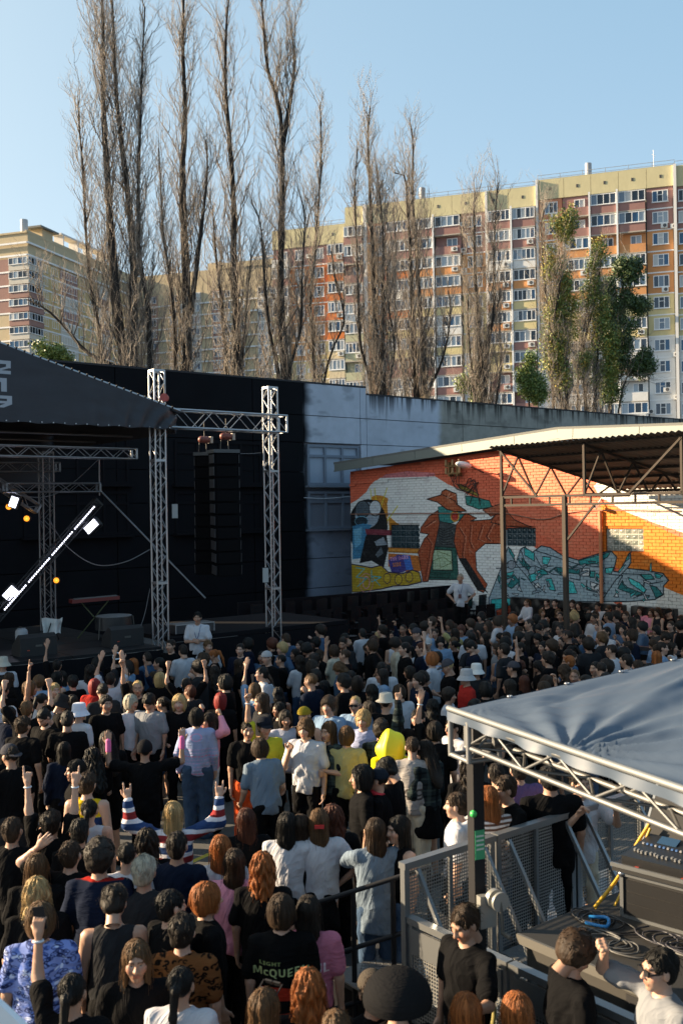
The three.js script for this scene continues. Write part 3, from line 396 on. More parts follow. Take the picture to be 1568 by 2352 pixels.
// ---------- poplars behind the hall ----------
function taper(pts, r0, r1, n = 5, seg = 8, wob = 0) {
  const cv = new THREE.CatmullRomCurve3(pts), pos = [], nor = [], idx = [], uv = [];
  const fr = cv.computeFrenetFrames(seg, false);
  for (let i = 0; i <= seg; i++) {
    const t = i / seg, p = cv.getPointAt(t), r = (r0 + (r1 - r0) * t ** 0.8);
    for (let j = 0; j <= n; j++) { const a = j / n * 2 * Math.PI, c = Math.cos(a), s = Math.sin(a), N = fr.normals[i], B = fr.binormals[i], k = r * (1 + wob * (hash(i, j % n, pts.length) - 0.5)); const nx = N.x * c + B.x * s, ny = N.y * c + B.y * s, nz = N.z * c + B.z * s; pos.push(p.x + nx * k, p.y + ny * k, p.z + nz * k); nor.push(nx, ny, nz); uv.push(j / n * 2, t * 8); }
  }
  for (let i = 0; i < seg; i++) for (let j = 0; j < n; j++) { const a = i * (n + 1) + j, b = a + n + 1; idx.push(a, a + 1, b, b, a + 1, b + 1); }
  const g = new THREE.BufferGeometry(); g.setAttribute('position', new THREE.Float32BufferAttribute(pos, 3)); g.setAttribute('normal', new THREE.Float32BufferAttribute(nor, 3)); g.setAttribute('uv', new THREE.Float32BufferAttribute(uv, 2)); g.setIndex(idx); return g;
}
const barkTex = tex(256, 512, (u, v) => { const n = fbm(u * 22, v * 7, 1), f = fbm(u * 60, v * 30, 5); return 0.35 + 0.75 * n * n + 0.4 * f; });
const bark = new THREE.MeshStandardMaterial({ map: barkTex, roughness: 0.95, bumpMap: barkTex, bumpScale: 0.04 }); bark.color.setRGB(0.036, 0.029, 0.025);
const twigM = M([0.25, 0.22, 0.19], 0.8), branchM = M([0.12, 0.098, 0.08], 0.9), bareM = M([0.42, 0.30, 0.16], 0.8);
// wriggling branchlets, about 1.5 m, growing up
const twigGeos = [0, 1, 2, 3].map((k) => {
  const a = [];
  const grow = (p, dir, len, r, depth) => {
    const pts = [p.clone()], q = p.clone(), d = dir.clone(); const n = 5;
    for (let i = 0; i < n; i++) { d.add(V(rr(-0.35, 0.35), rr(0, 0.3), rr(-0.35, 0.35))).normalize(); q.addScaledVector(d, len / n); pts.push(q.clone()); if (depth && i > 0 && rnd() < (depth > 1 ? 0.85 : 0.5)) { const s = rnd() * 6.283; grow(q.clone(), V(Math.cos(s) * 0.6, 0.7, Math.sin(s) * 0.6).normalize(), len * rr(0.35, 0.6), r * 0.62, depth - 1); } }
    a.push(taper(pts, r, r * 0.35, 3, 5));
  };
  grow(V(0, 0, 0), V(0, 1, 0), 1.5, 0.016, 2); return merge(a);
});
const leafGeo = (() => { const a = []; for (let i = 0; i < 16; i++) { const g = new THREE.BufferGeometry(); const s = rr(0.05, 0.085); g.setAttribute('position', new THREE.Float32BufferAttribute([0, 0, 0, s * 0.6, s * 0.7, 0.012, 0, s * 1.7, 0, -s * 0.6, s * 0.7, 0.012], 3)); g.setIndex([0, 1, 2, 0, 2, 3]); g.computeVertexNormals(); g.setAttribute('uv', new THREE.Float32BufferAttribute([0, 0, 1, 0, 1, 1, 0, 1], 2)); g.rotateX(rr(-1.3, 1.3)); g.rotateZ(rr(-2, 2)); g.rotateY(rr(0, 6.28)); const p = V(rr(-1, 1), rr(-1, 1), rr(-1, 1)).normalize().multiplyScalar(0.42 * Math.cbrt(rnd())); g.translate(p.x, p.y, p.z); a.push(g); } return merge(a); })();
const leafM = new THREE.MeshPhysicalMaterial({ roughness: 0.5, side: THREE.DoubleSide, transmission: 0.25, thickness: 0 });
function scatter(parent, name, geo, m, list) {   // list of [position, quaternion, scale, colour]
  const o = new THREE.InstancedMesh(geo, m, list.length), mt = new THREE.Matrix4();
  list.forEach(([p, q, s, c], i) => { o.setMatrixAt(i, mt.compose(p, q, V(s, s, s))); if (c) o.setColorAt(i, c); });
  o.name = name; o.userData.kind = 'stuff'; o.frustumCulled = false; parent.add(o); return o;
}
function leaves(parent, z, blobs, tones, dens = 1) {
  const s = z / FPX, L = [];
  blobs = blobs.flatMap(([x, y, rx, ry]) => Array.from({ length: 7 }, () => { const a = rr(-0.8, 0.8), b = rr(-0.8, 0.8); return [x + a * rx, y + b * ry, rx * rr(0.22, 0.45), ry * rr(0.25, 0.6)]; }));
  for (const [x, y, rx, ry] of blobs) {
    const c = at(x, y, z), n = Math.round(rx * ry * s * s * 400 * dens);
    for (let i = 0; i < n; i++) {
      const d = V(rr(-1, 1), rr(-1, 1), rr(-1, 1)); if (d.length() > 1) { i--; continue; }
      const k = 0.55 + 0.45 * d.length(); d.multiplyScalar(k / Math.max(0.3, d.length()) * d.length());
      const w = V(c.x + d.x * rx * s, c.y + d.y * ry * s, c.z + d.z * rx * s); if (fbm(w.x * 1.3, w.y * 0.9, w.z * 1.3) < 0.45) continue;
      const t = pick(tones), v = rr(0.75, 1.25); L.push([w, new THREE.Quaternion().setFromEuler(new THREE.Euler(rr(0, 6), rr(0, 6), rr(0, 6))), rr(0.8, 1.3), new THREE.Color().setRGB(t[0] * v, t[1] * v, t[2] * v)]);
    }
  }
  scatter(parent, 'crown', leafGeo, leafM, L);
}
function poplar(label, z, stems, o = {}) {
  const b0 = at(stems[0][1], 900, z), t = thing(o.name ?? 'bare_poplar', label, 'tree', o.group ?? 'tall poplars behind the hall', [b0.x, 0, -z]);
  const rel = (p) => p.sub(V(b0.x, 0, -z)), twigs = twigGeos.map(() => []), branches = [];
  const addTwigs = (pts, count, sc) => { const cv = new THREE.CatmullRomCurve3(pts); for (let i = 0; i < count; i++) { const u = 0.15 + 0.85 * rnd(), p = cv.getPoint(u), d = cv.getTangent(u).add(V(rr(-0.5, 0.5), 0.5, rr(-0.5, 0.5))).normalize(); const q = new THREE.Quaternion().setFromUnitVectors(UP, d).multiply(new THREE.Quaternion().setFromAxisAngle(UP, rnd() * 6.28)); twigs[Math.floor(rnd() * 4)].push([p, q, sc * rr(0.6, 1.25)]); } };
  const branch = (p, dir, len, r, depth) => {
    const pts = [p.clone()], q = p.clone(), d = dir.clone(), n = 6;
    for (let i = 0; i < n; i++) { d.add(V(rr(-0.24, 0.24), 0.2, rr(-0.24, 0.24))).normalize(); q.addScaledVector(d, len / n); pts.push(q.clone()); if (depth > 0 && i > 0 && rnd() < 0.75) { const a = rnd() * 6.28; branch(q.clone(), V(Math.cos(a) * 0.45, 0.8, Math.sin(a) * 0.45).add(d.clone().multiplyScalar(0.5)).normalize(), len * rr(0.3, 0.55), r * 0.5, depth - 1); } }
    branches.push(taper(pts, r, r * 0.3, 4, 7)); addTwigs(pts, Math.round(len * (o.twig ?? 0.62) + rnd()), 0.95);
  };
  stems.forEach(([r, ...c], si) => {
    const pts = []; const dz = si ? rr(-1.2, 1.2) : 0; for (let i = 0; i < c.length; i += 2) { const p = rel(at(c[i], c[i + 1] + (i === c.length - 2 && c[i + 1] > 100 && !(o.limb?.includes(si) && si === 4) ? 55 : 0), z)); p.z += dz * Math.min(1, i / 4) + rr(-0.25, 0.25) * (i ? 1 : 0); pts.push(p); }
    if (o.grounded !== false && !(o.limb?.includes(si))) pts.unshift(V(pts[0].x + rr(-0.1, 0.1), -0.1, pts[0].z * 0.3));
    const top = pts[pts.length - 1], len = pts[0].distanceTo(top);
    part(t, 'trunk', taper(pts, r * 1.15, Math.max(0.03, r * 0.13), 9, Math.round(len * 1.6), 0.3), bark);
    if (o.bare && o.bare.includes(si)) { const cvb = new THREE.CatmullRomCurve3(pts), p0 = [0.24, 0.3, 0.36, 0.42].map((u) => cvb.getPointAt(u)); part(t, 'bare_wood', taper(p0, r * 1.12, r * 0.98, 9, 8, 0.2), bareM); }
    const cv = new THREE.CatmullRomCurve3(pts), nb = Math.round(len * (o.dense ?? 2.0) * Math.min(1, r / 0.2 + 0.35));
    for (let i = 0; i < nb; i++) {
      const u = 0.22 + 0.78 * (i + rnd()) / nb, p = cv.getPointAt(Math.min(1, u)); if (p.y < (o.from ?? 7.5)) continue;
      const a = rnd() * 6.28, w = (o.wide ?? 1) * (r > 0.2 ? 1 : 0.7), tilt = rr(0.25, 0.6) * w; branch(p, V(Math.cos(a) * tilt, 0.8, Math.sin(a) * tilt).normalize(), (rr(1.8, 4.6) * (1 - 0.72 * u) + 0.35) * w, 0.026 + 0.05 * (1 - u) * rnd() * Math.min(1, r * 4), u < 0.9 ? 1 : 0);
    }
    addTwigs(pts.slice(1), Math.round(len * 1.0), 0.85);
  });
  part(t, 'branches', merge(branches), branchM).userData.kind = 'stuff';
  twigs.forEach((l, i) => l.length && scatter(t, 'twigs', twigGeos[i], twigM, l));
  if (o.leaf) leaves(t, z, o.leaf.map((q) => q), o.tones, o.ld ?? 1), t.children[t.children.length - 1].position.set(-b0.x, 0, z);
  return t;
}
poplar('broadest bare poplar with several trunks, leftmost of the trees', 45, [[0.36, 285, 845, 272, 720, 262, 600, 250, 420, 240, 250, 238, 100, 232, -60], [0.32, 308, 845, 306, 700, 300, 560, 290, 430, 270, 250, 262, 120, 255, -40], [0.16, 235, 845, 222, 740, 205, 640, 195, 520, 190, 400, 185, 280, 178, 180], [0.2, 345, 838, 342, 700, 322, 600, 318, 450, 325, 300, 330, 150, 335, 20], [0.11, 262, 842, 190, 802, 140, 745, 95, 702, 50, 680]], { limb: [4], twig: 0.75 });
poplar('tall bare poplar with a straight dark trunk, second from the left', 47, [[0.36, 430, 850, 428, 700, 424, 560, 420, 400, 424, 250, 420, 120, 425, -60], [0.2, 404, 850, 403, 740, 398, 640, 385, 560, 378, 450, 372, 300], [0.14, 438, 720, 455, 600, 470, 500, 480, 380, 478, 280]], { limb: [2] });
poplar('tall slim bare poplar behind the gap between the two truss towers', 49, [[0.33, 545, 862, 543, 740, 538, 600, 535, 450, 525, 300, 518, 200, 520, 80, 528, -10], [0.17, 522, 862, 512, 720, 500, 620, 492, 520, 490, 420], [0.1, 556, 860, 566, 720, 575, 620, 578, 520]]);
poplar('forked bare poplar rising behind the right truss tower', 50, [[0.33, 655, 868, 648, 760, 645, 620, 648, 480, 648, 340, 640, 240, 615, 160, 605, 60, 600, -20], [0.2, 640, 868, 620, 760, 610, 640, 600, 520, 585, 430], [0.14, 647, 345, 665, 240, 675, 140, 668, 50], [0.13, 665, 860, 690, 760, 695, 640, 700, 500, 690, 400]], { limb: [2] });
poplar('thin bare poplar with a crooked trunk, left of the pale blue wall', 52, [[0.17, 722, 875, 718, 780, 712, 690, 722, 600, 730, 480, 738, 340, 735, 190], [0.1, 745, 876, 765, 800, 790, 735, 770, 640, 760, 520]], { dense: 2.1 });
poplar('bare poplar with dark paired trunks above the pale blue wall', 53, [[0.3, 872, 895, 862, 780, 858, 660, 853, 540, 848, 400, 845, 300, 850, 190], [0.22, 880, 895, 878, 760, 880, 640, 878, 520, 870, 430, 865, 330], [0.14, 850, 880, 828, 800, 822, 680, 818, 560, 815, 430, 820, 300], [0.12, 895, 890, 905, 800, 890, 700, 888, 560]]);
poplar('bare poplar with pale peeled wood at the foot of its two trunks', 55, [[0.28, 955, 905, 950, 800, 946, 690, 942, 580, 935, 470, 925, 400, 905, 340], [0.28, 975, 908, 972, 800, 965, 690, 958, 560, 950, 440, 950, 320, 945, 230], [0.15, 985, 905, 1010, 840, 1025, 770, 1030, 700, 1025, 620], [0.1, 930, 890, 915, 800, 905, 700, 908, 560, 902, 420]], { bare: [0, 1] });
poplar('bare poplar with a wide fork low down, behind the middle of the apartment block', 57, [[0.27, 1110, 915, 1100, 800, 1097, 720, 1090, 620, 1088, 500, 1090, 380], [0.22, 1113, 880, 1118, 800, 1130, 720, 1132, 600, 1138, 480, 1140, 370], [0.1, 1090, 912, 1080, 820, 1072, 720, 1075, 620], [0.1, 1140, 915, 1150, 850, 1150, 740, 1152, 600]], { bare: [0], dense: 2.0 });
const GY = [[0.30, 0.30, 0.06], [0.2, 0.26, 0.05], [0.36, 0.28, 0.05], [0.13, 0.2, 0.04]], GD = [[0.055, 0.1, 0.024], [0.04, 0.075, 0.02], [0.09, 0.14, 0.032]], GM = [[0.13, 0.2, 0.04], [0.09, 0.15, 0.03], [0.2, 0.25, 0.05]];
poplar('poplar half dead with yellow green leaves near its top', 61, [[0.2, 1290, 930, 1270, 800, 1250, 650, 1245, 500, 1248, 430], [0.2, 1300, 930, 1300, 800, 1300, 650, 1305, 480], [0.14, 1270, 925, 1262, 800, 1280, 650, 1280, 520]], { name: 'leafy_poplar', twig: 1.2, dense: 1.6, leaf: [[1285, 570, 30, 80], [1305, 515, 18, 40], [1275, 670, 32, 90], [1300, 740, 26, 90], [1262, 770, 22, 80], [1290, 850, 24, 60]], tones: GY, ld: 0.62 });
poplar('brownish poplar with thin green leaves between two leafier ones', 62, [[0.2, 1345, 940, 1340, 800, 1370, 680, 1378, 550], [0.2, 1365, 940, 1372, 800, 1380, 680, 1372, 580], [0.14, 1325, 935, 1335, 800, 1350, 700, 1355, 600]], { name: 'leafy_poplar', twig: 1.2, dense: 1.6, leaf: [[1376, 610, 22, 55], [1365, 720, 30, 80], [1390, 800, 28, 90], [1350, 860, 30, 60]], tones: GY.concat(GM), ld: 0.55 });
poplar('dense dark green poplar, rightmost of the trees', 63, [[0.24, 1400, 945, 1410, 800, 1430, 650, 1440, 570], [0.12, 1420, 940, 1440, 860, 1470, 825]], { name: 'leafy_poplar', twig: 0.5, dense: 0.7, leaf: [[1440, 605, 34, 50], [1436, 655, 40, 60], [1445, 710, 38, 60], [1425, 760, 36, 60], [1468, 828, 34, 34], [1412, 830, 32, 60], [1405, 885, 30, 55], [1405, 690, 24, 70]], tones: GD, ld: 1.5 });
function bush(label, z, blobs, tones) { const b = at(blobs[0][0], 900, z), t = thing('tree_top', label, 'tree', 'low green trees showing over the hall wall', [b.x, 0, -z]); part(t, 'trunk', taper([V(0, -0.1, 0), V(0.1, 4, 0), V(0, at(blobs[0][0], blobs[0][1], z).y, 0)], 0.16, 0.05, 6, 8), bark); leaves(t, z, blobs, tones, 1.5); t.children[1].position.set(-b.x, 0, z); }
bush('bright green bushy tree top beside the half dead poplar', 58, [[1213, 880, 22, 62], [1228, 900, 20, 36], [1205, 860, 12, 36]], GM);
bush('low green tree top at the foot of the wide forked poplar', 58, [[1080, 895, 22, 30], [1095, 880, 14, 40]], GM);
bush('small rounded green tree tops over the stage roof slope', 60, [[90, 815, 18, 28], [112, 825, 20, 30], [140, 828, 18, 24]], GM);
// ---------- the stage ----------
const ST = new THREE.Group(); ST.position.set(-4.03, 0, -22); ST.rotation.y = 38.5 * D2R; ST.updateMatrixWorld();
const sw = (x, y, z) => V(x, y, z).applyMatrix4(ST.matrixWorld);
const sp = (x, y, off) => { const [a, b] = onPlane(ST, x, y, off); return V(a, b, off); };
const braceGeo = new Map();
// box truss from a to b (world points): four chords and each lacing bar a part
function truss(label, a, b, w, h, o = {}) {
  a = v3(a); b = v3(b); const len = a.distanceTo(b), y = b.clone().sub(a).normalize(), side = (o.side ?? V(Math.cos(38.5 * D2R), 0, -Math.sin(38.5 * D2R))).clone(); side.addScaledVector(y, -side.dot(y)).normalize();
  const t = thing('truss', label, 'truss', o.group ?? 'aluminium trusses of the stage'); t.position.copy(a); t.quaternion.setFromRotationMatrix(new THREE.Matrix4().makeBasis(side, y, side.clone().cross(y))); t.name = t.name;
  const m = o.m ?? alu, R = o.r ?? 0.021, cg = new THREE.CylinderGeometry(R, R, len, 8).translate(0, len / 2, 0);
  for (const i of [-1, 1]) for (const j of [-1, 1]) { const c = part(t, 'chord', cg, m); c.position.set(i * w / 2, 0, j * h / 2); }
  const n = Math.max(2, Math.round(len / (o.pitch ?? 0.27))), st = len / n;
  const brace = (p, q) => { const l = Math.round(p.distanceTo(q) * 500) / 500, g = cached(braceGeo, l, () => new THREE.CylinderGeometry(0.0095, 0.0095, l, 5)), k = part(t, 'brace', g, m); k.position.copy(p).add(q).multiplyScalar(0.5); k.quaternion.setFromUnitVectors(UP, q.clone().sub(p).normalize()); };
  for (let i = 0; i < n; i++) { const s = i % 2 ? 1 : -1, y0 = i * st, y1 = y0 + st; for (const j of [-1, 1]) { brace(V(s * w / 2, y0, j * h / 2), V(-s * w / 2, y1, j * h / 2)); brace(V(j * w / 2, y0, s * h / 2), V(j * w / 2, y1, -s * h / 2)); } }
  for (const yy of o.joints ?? [0.02, len - 0.02]) { const f = [box(w, 0.05, 0.03, 0, yy, h / 2), box(w, 0.05, 0.03, 0, yy, -h / 2), box(0.03, 0.05, h, w / 2, yy, 0), box(0.03, 0.05, h, -w / 2, yy, 0)]; part(t, 'end_frame', f, m); }
  return t;
}
const dim = M([0.2, 0.2, 0.21], 0.45, { metalness: 0.9 });
truss('tall front truss tower at the corner of the stage roof', sw(0, 0, 0), sw(0, 7.6, 0), 0.25, 0.25, { joints: [0.02, 2.9, 5.6, 7.58] });
truss('truss tower standing free to the right of the stage', sw(3.02, 0, 0), sw(3.02, 7.42, 0), 0.25, 0.25, { joints: [0.02, 2.6, 5.4, 7.4] });
truss('horizontal truss joining the two towers above the hanging speakers', sw(0.1, 6.54, 0), sw(3.4, 6.54, 0), 0.4, 0.34, { side: V(0, 1, 0), pitch: 0.42, r: 0.026 });
truss('long bright truss across the stage just under the roof edge', sw(-0.2, 5.78, -0.7), sw(-11, 5.78, -0.7), 0.22, 0.24, { side: V(0, 1, 0) });
truss('dim rear truss high under the stage roof', sp(-60, 1073, -4.2).applyMatrix4(ST.matrixWorld), sp(135, 1073, -4.2).applyMatrix4(ST.matrixWorld), 0.22, 0.24, { side: V(0, 1, 0), m: dim });
truss('dim truss in the middle of the stage ending at a thin pole', sp(10, 1120, -2.6).applyMatrix4(ST.matrixWorld), sp(228, 1120, -2.6).applyMatrix4(ST.matrixWorld), 0.2, 0.22, { side: V(0, 1, 0), m: dim });
{ const p = sp(112, 1440, -4); truss('dim rear truss tower at the back of the stage', sw(p.x, 1.55, -4), sw(p.x, 6, -4), 0.27, 0.27, { m: dim }); }
{ const a = sp(-14, 1424, -2).applyMatrix4(ST.matrixWorld), b = sp(226, 1152, -2).applyMatrix4(ST.matrixWorld); truss('slanting truss carrying the strip of bright lights', a, b, 0.2, 0.2, { r: 0.015, m: M([0.02, 0.02, 0.022], 0.6) }); }
part(tag(truss('slanting dark truss falling behind the left strobe', sp(-20, 1100, -3).applyMatrix4(ST.matrixWorld), sp(88, 1170, -3).applyMatrix4(ST.matrixWorld), 0.2, 0.2, { m: dim })), 'clamp', box(0.1, 0.1, 0.1, 0, 0.1, 0), black);
const pole = (label, a, b, r, m) => solo('pole', bar(a, b, r, 8), m, label, 'pole');
pole('long thin guy pole slanting from the stage truss down to the right', sp(232, 1128, -2.6).applyMatrix4(ST.matrixWorld), sp(472, 1374, -0.6).applyMatrix4(ST.matrixWorld), 0.022, dim);
pole('thin upright pole at the end of the middle stage truss', sp(228, 1054, -2.6).applyMatrix4(ST.matrixWorld), sp(229, 1138, -2.6).applyMatrix4(ST.matrixWorld), 0.02, dim);
const wire = (label, pts, r = 0.012, m = dim) => solo('cable', tube(pts.map(([x, y, o]) => sp(x, y, o).applyMatrix4(ST.matrixWorld)), r, 40, 5), m, label, 'cable');
wire('sagging chain cable between the light strip and the front tower', [[110, 1190, -2.5], [160, 1260, -1.5], [225, 1298, -0.8], [290, 1290, -0.3], [345, 1262, -0.1]]);
wire('sagging chain cable hanging under the middle stage truss', [[0, 1104, -2.2], [45, 1136, -2.3], [110, 1140, -2.4], [160, 1115, -2.5], [228, 1054, -2.6]]);
wire('thin cable falling from the front tower to the stage floor', [[345, 1352, -0.2], [330, 1420, -0.1], [305, 1480, 0]], 0.006);
wire('thin brown cable from the speaker stack to the free tower', [[552, 1042, -0.2], [575, 1042, -0.1], [600, 1040, 0]], 0.006);
// red beacon on top of the front tower
{ const g = thing('chain_hoist', 'small red round hoist on the top of the front tower', 'hoist', null, sw(0.1, 6.98, 0.16).toArray()); part(g, 'body', cyl(0.09, 0.09, 0.13, 0, 0, 0, 16).rotateX(1.57), M([0.35, 0.06, 0.05], 0.5)); part(g, 'hook', bar([0, 0.08, 0], [0, 0.3, 0], 0.012), steel); }
// roof
{
  const g = thing('stage_roof', 'dark navy fabric stage roof with pale numbers 219 on its gable', 'stage roof', null, ST.position.toArray(), 38.5);
  const slope = 0.286, RXs = -5.4, hTop = (x) => 6.68 + slope * (x > RXs ? 0.36 - x : x - (2 * RXs - 0.36));
  const cv = document.createElement('canvas'); cv.width = 2048; cv.height = 512; const c = cv.getContext('2d'); c.fillStyle = '#24262f'; c.fillRect(0, 0, 2048, 512);
  for (let i = 0; i < 900; i++) { c.fillStyle = i % 2 ? 'rgba(70,64,66,0.05)' : 'rgba(20,22,34,0.06)'; c.beginPath(); c.ellipse(rr(0, 2048), rr(0, 512), rr(20, 90), rr(8, 40), 0, 0, 6.3); c.fill(); }
  const X0 = -11.6, X1 = 0.8, Y0 = 6.1, Y1 = 8.5, cx = (x) => (x - X0) / (X1 - X0) * 2048, cy = (y) => (Y1 - y) / (Y1 - Y0) * 512;
  // blocky digits, in roof metres: right edges read off the picture
  c.fillStyle = '#9ba1ab'; const gl = (dx0, dx1, dy0, dy1, segs) => { const a = sp(dx0, dy0, 0.36), b = sp(dx1, dy1, 0.36), w = b.x - a.x, h = a.y - b.y; for (const s of segs) { c.beginPath(); s.forEach(([u, v], i) => { const x = cx(a.x + u * w), y = cy(a.y - v * h); i ? c.lineTo(x, y) : c.moveTo(x, y); }); c.closePath(); c.fill(); } };
  const R = (x0, y0, x1, y1) => [[x0, y0], [x1, y0], [x1, y1], [x0, y1]];
  gl(-14, 26, 826, 860, [R(0, 0, 1, 0.26), R(0.72, 0, 1, 0.55), [[0.72, 0.45], [1, 0.5], [0.3, 0.8], [0, 0.76]], R(0, 0.74, 1, 1)]);
  gl(-8, 17, 867, 900, [R(0.45, 0, 1, 1), R(0, 0, 0.6, 0.3)]);
  gl(-14, 29, 907, 937, [R(0, 0, 1, 0.26), R(0, 0, 0.28, 0.6), R(0.72, 0, 1, 0.72), R(0, 0.45, 1, 0.66), [[0.72, 0.6], [1, 0.7], [0.55, 1], [0.1, 1], [0.3, 0.86]]]);
  const map = new THREE.CanvasTexture(cv); map.colorSpace = THREE.SRGBColorSpace;
  const fm = new THREE.MeshStandardMaterial({ map, roughness: 0.55, side: THREE.DoubleSide });
  // gable sheet with folds gathered at the right corner
  const nx = 240, ny = 40, P = [], U = [], I = [];
  for (let i = 0; i <= nx; i++) for (let j = 0; j <= ny; j++) {
    const x = X0 + 0.5 + (0.4 - X0 - 0.5) * i / nx, t = j / ny, y = 6.28 + (hTop(x) - 6.28) * t + (t < 0.05 ? 0.012 * Math.sin(x * 9.5) : 0);
    const near = sstep(-2.4, 0.3, x), fold = near * (0.05 * Math.sin((x * 13 + (1 - t) * 5 * (x + 1.5))) + 0.06 * (fbm(x * 5 + t * 2, t * 1.5) - 0.5)) * (1.1 - t) + 0.03 * (fbm(x * 0.7, t * 2, 4) - 0.5) + 0.008 * Math.sin(x * 9.5) * (1 - t) ** 4, round = sstep(-0.1, 0.42, x);
    P.push(x, y, 0.36 + fold - 0.22 * round * round); U.push((x - X0) / (X1 - X0), (y - Y0) / (Y1 - Y0)); if (i < nx && j < ny) { const k = i * (ny + 1) + j; I.push(k, k + ny + 1, k + 1, k + 1, k + ny + 1, k + ny + 2); }
  }
  const gg = new THREE.BufferGeometry(); gg.setAttribute('position', new THREE.Float32BufferAttribute(P, 3)); gg.setAttribute('uv', new THREE.Float32BufferAttribute(U, 2)); gg.setIndex(I); gg.computeVertexNormals(); part(g, 'gable_sheet', gg, fm);
  const cloth = M([0.02, 0.021, 0.028], 0.7, { side: THREE.DoubleSide }), sl = Math.hypot(1, slope), L1 = (0.4 - RXs) * sl, an = Math.atan(slope);
  part(g, 'roof_sheet', [box(L1, 0.03, 7.2, 0, 0, 0, 0, -an).translate((0.4 + RXs) / 2, (hTop(0.4) + hTop(RXs)) / 2 - 0.02, -3.3), box(L1, 0.03, 7.2, 0, 0, 0, 0, an).translate(RXs * 1.5 - 0.2 - RXs * 0 + (RXs - 0.4) / 2 - RXs * 0.5, (hTop(0.4) + hTop(RXs)) / 2 - 0.02, -3.3)], cloth);
  { const s = new THREE.Shape(); s.moveTo(0.4, 5.2); s.lineTo(0.4, hTop(0.4)); s.lineTo(RXs, hTop(RXs)); s.lineTo(2 * RXs - 0.4, hTop(0.4)); s.lineTo(2 * RXs - 0.4, 5.2); part(g, 'added_rear_sheet', new THREE.ExtrudeGeometry(s, { depth: 0.02, bevelEnabled: false }).translate(0, 0, -6.9), cloth); }  // unseen back sheet, added to keep low sun out from under the roof
  part(g, 'side_flap', box(0.03, 0.5, 6.8, 0.4, 6.46, -3.3), cloth);
  part(g, 'gable_tube', bar([0.4, hTop(0.4) + 0.02, 0.3], [RXs, hTop(RXs) + 0.02, 0.3], 0.03, 8), alu);
  for (let i = 0; i < 34; i++) { const x = 0.2 - i * 0.165; part(g, 'lashing', box(0.03, 0.09, 0.09, x, hTop(x) + 0.01, 0.3, 0, -an), black); }
  for (let i = 0; i < 26; i++) part(g, 'eyelet', cyl(0.014, 0.014, 0.02, 0, 0, 0, 8).rotateX(1.57).translate(0.1 - i * 0.24, 6.3, 0.375), alu);
  for (let i = 0; i < 3; i++) part(g, 'roof_beam', bar([0.2, 6.25, -1.6 - i * 2], [-11, 6.25, -1.6 - i * 2], 0.03), dim);
}
// deck, skirt and black drapes
{
  const deckM = new THREE.MeshPhysicalMaterial({ roughness: 0.5, specularIntensity: 0.3 });
  const g = thing('stage_deck', 'black stage floor with a cloth skirt', 'stage', null, ST.position.toArray(), 38.5), dt = tex(256, 256, (u, v) => { const n = wrapNoise(u, v, 12); return [0.010 + 0.012 * n, 0.010 + 0.012 * n, 0.011 + 0.013 * n]; });
  deckM.map = dt; for (let i = 0; i < 6; i++) for (let j = 0; j < 6; j++) part(g, 'deck_board', boxUV(box(1.98, 0.06, 0.98, -1.3 - i * 2, 1.55, 0.1 - j), 0.5), deckM);
  const sk = new THREE.PlaneGeometry(12, 1.5, 160, 1); { const p = sk.attributes.position; for (let i = 0; i < p.count; i++) p.setZ(i, 0.04 * Math.sin(p.getX(i) * 11)); sk.computeVertexNormals(); } part(g, 'skirt', sk.translate(-6.3, 0.77, 0.66), M([0.008, 0.008, 0.01], 0.95, { side: THREE.DoubleSide, specularIntensity: 0.2 }));
  const dr = new THREE.PlaneGeometry(11, 5.2, 220, 1); { const p = dr.attributes.position; for (let i = 0; i < p.count; i++) p.setZ(i, 0.07 * Math.sin(p.getX(i) * 8.5)); dr.computeVertexNormals(); }
  solo('backdrop', dr.applyMatrix4(new THREE.Matrix4().makeTranslation(-7.2, 3.75, -6.4)).applyMatrix4(ST.matrixWorld), M([0.009, 0.009, 0.014], 0.95, { side: THREE.DoubleSide, specularIntensity: 0.2 }), 'black pleated curtain across the back of the stage', 'curtain');
}
// lights
function glow(c, k) { const m = new THREE.MeshStandardMaterial({ color: 0x111111, roughness: 0.4 }); m.emissive.setRGB(...c); m.emissiveIntensity = k; return m; }
const wGlow = glow([0.82, 0.84, 1], 1.6), oGlow = glow([1, 0.30, 0.02], 0.62);
function strobe(label, x, y, off, w, h, roll, yaw) {
  const p = sp(x, y, off).applyMatrix4(ST.matrixWorld), g = thing('strobe_light', label, 'stage light', 'lit white strobe panels', p.toArray()); g.rotation.set(0, yaw, roll, 'YXZ');
  part(g, 'housing', box(w + 0.06, h + 0.06, 0.14, 0, 0, -0.09), black); part(g, 'panel', box(w, h, 0.02, 0, 0, 0), wGlow); part(g, 'cell_grid', [0, 1, 2, 3].map((i) => box(w, 0.006, 0.008, 0, -h / 2 + (i + 0.5) * h / 4 + h / 8, 0.012)).concat([0, 1].map((i) => box(0.006, h, 0.008, -w / 2 + (i + 1) * w / 3, 0, 0.0125))), black); part(g, 'yoke', [box(0.03, h * 0.7, 0.03, -w / 2 - 0.05, h * 0.2, -0.1), box(0.03, h * 0.7, 0.03, w / 2 + 0.05, h * 0.2, -0.1)], black);
  const l = new THREE.PointLight(new THREE.Color().setRGB(0.72, 0.74, 1), 0.06); l.name = 'strobe_glow'; l.position.set(0, 0, 0.05); g.add(l);
}
strobe('white lit strobe panel below the top end of the light strip', 210, 1209, -1.8, 0.17, 0.33, -0.85, -0.2);
strobe('white lit strobe panel high at the left edge of the stage', 32, 1153, -2.6, 0.16, 0.24, -0.35, 0.1);
strobe('white lit strobe panel beside the lower end of the light strip', 25, 1363, -1.9, 0.2, 0.3, -0.75, 0.1);
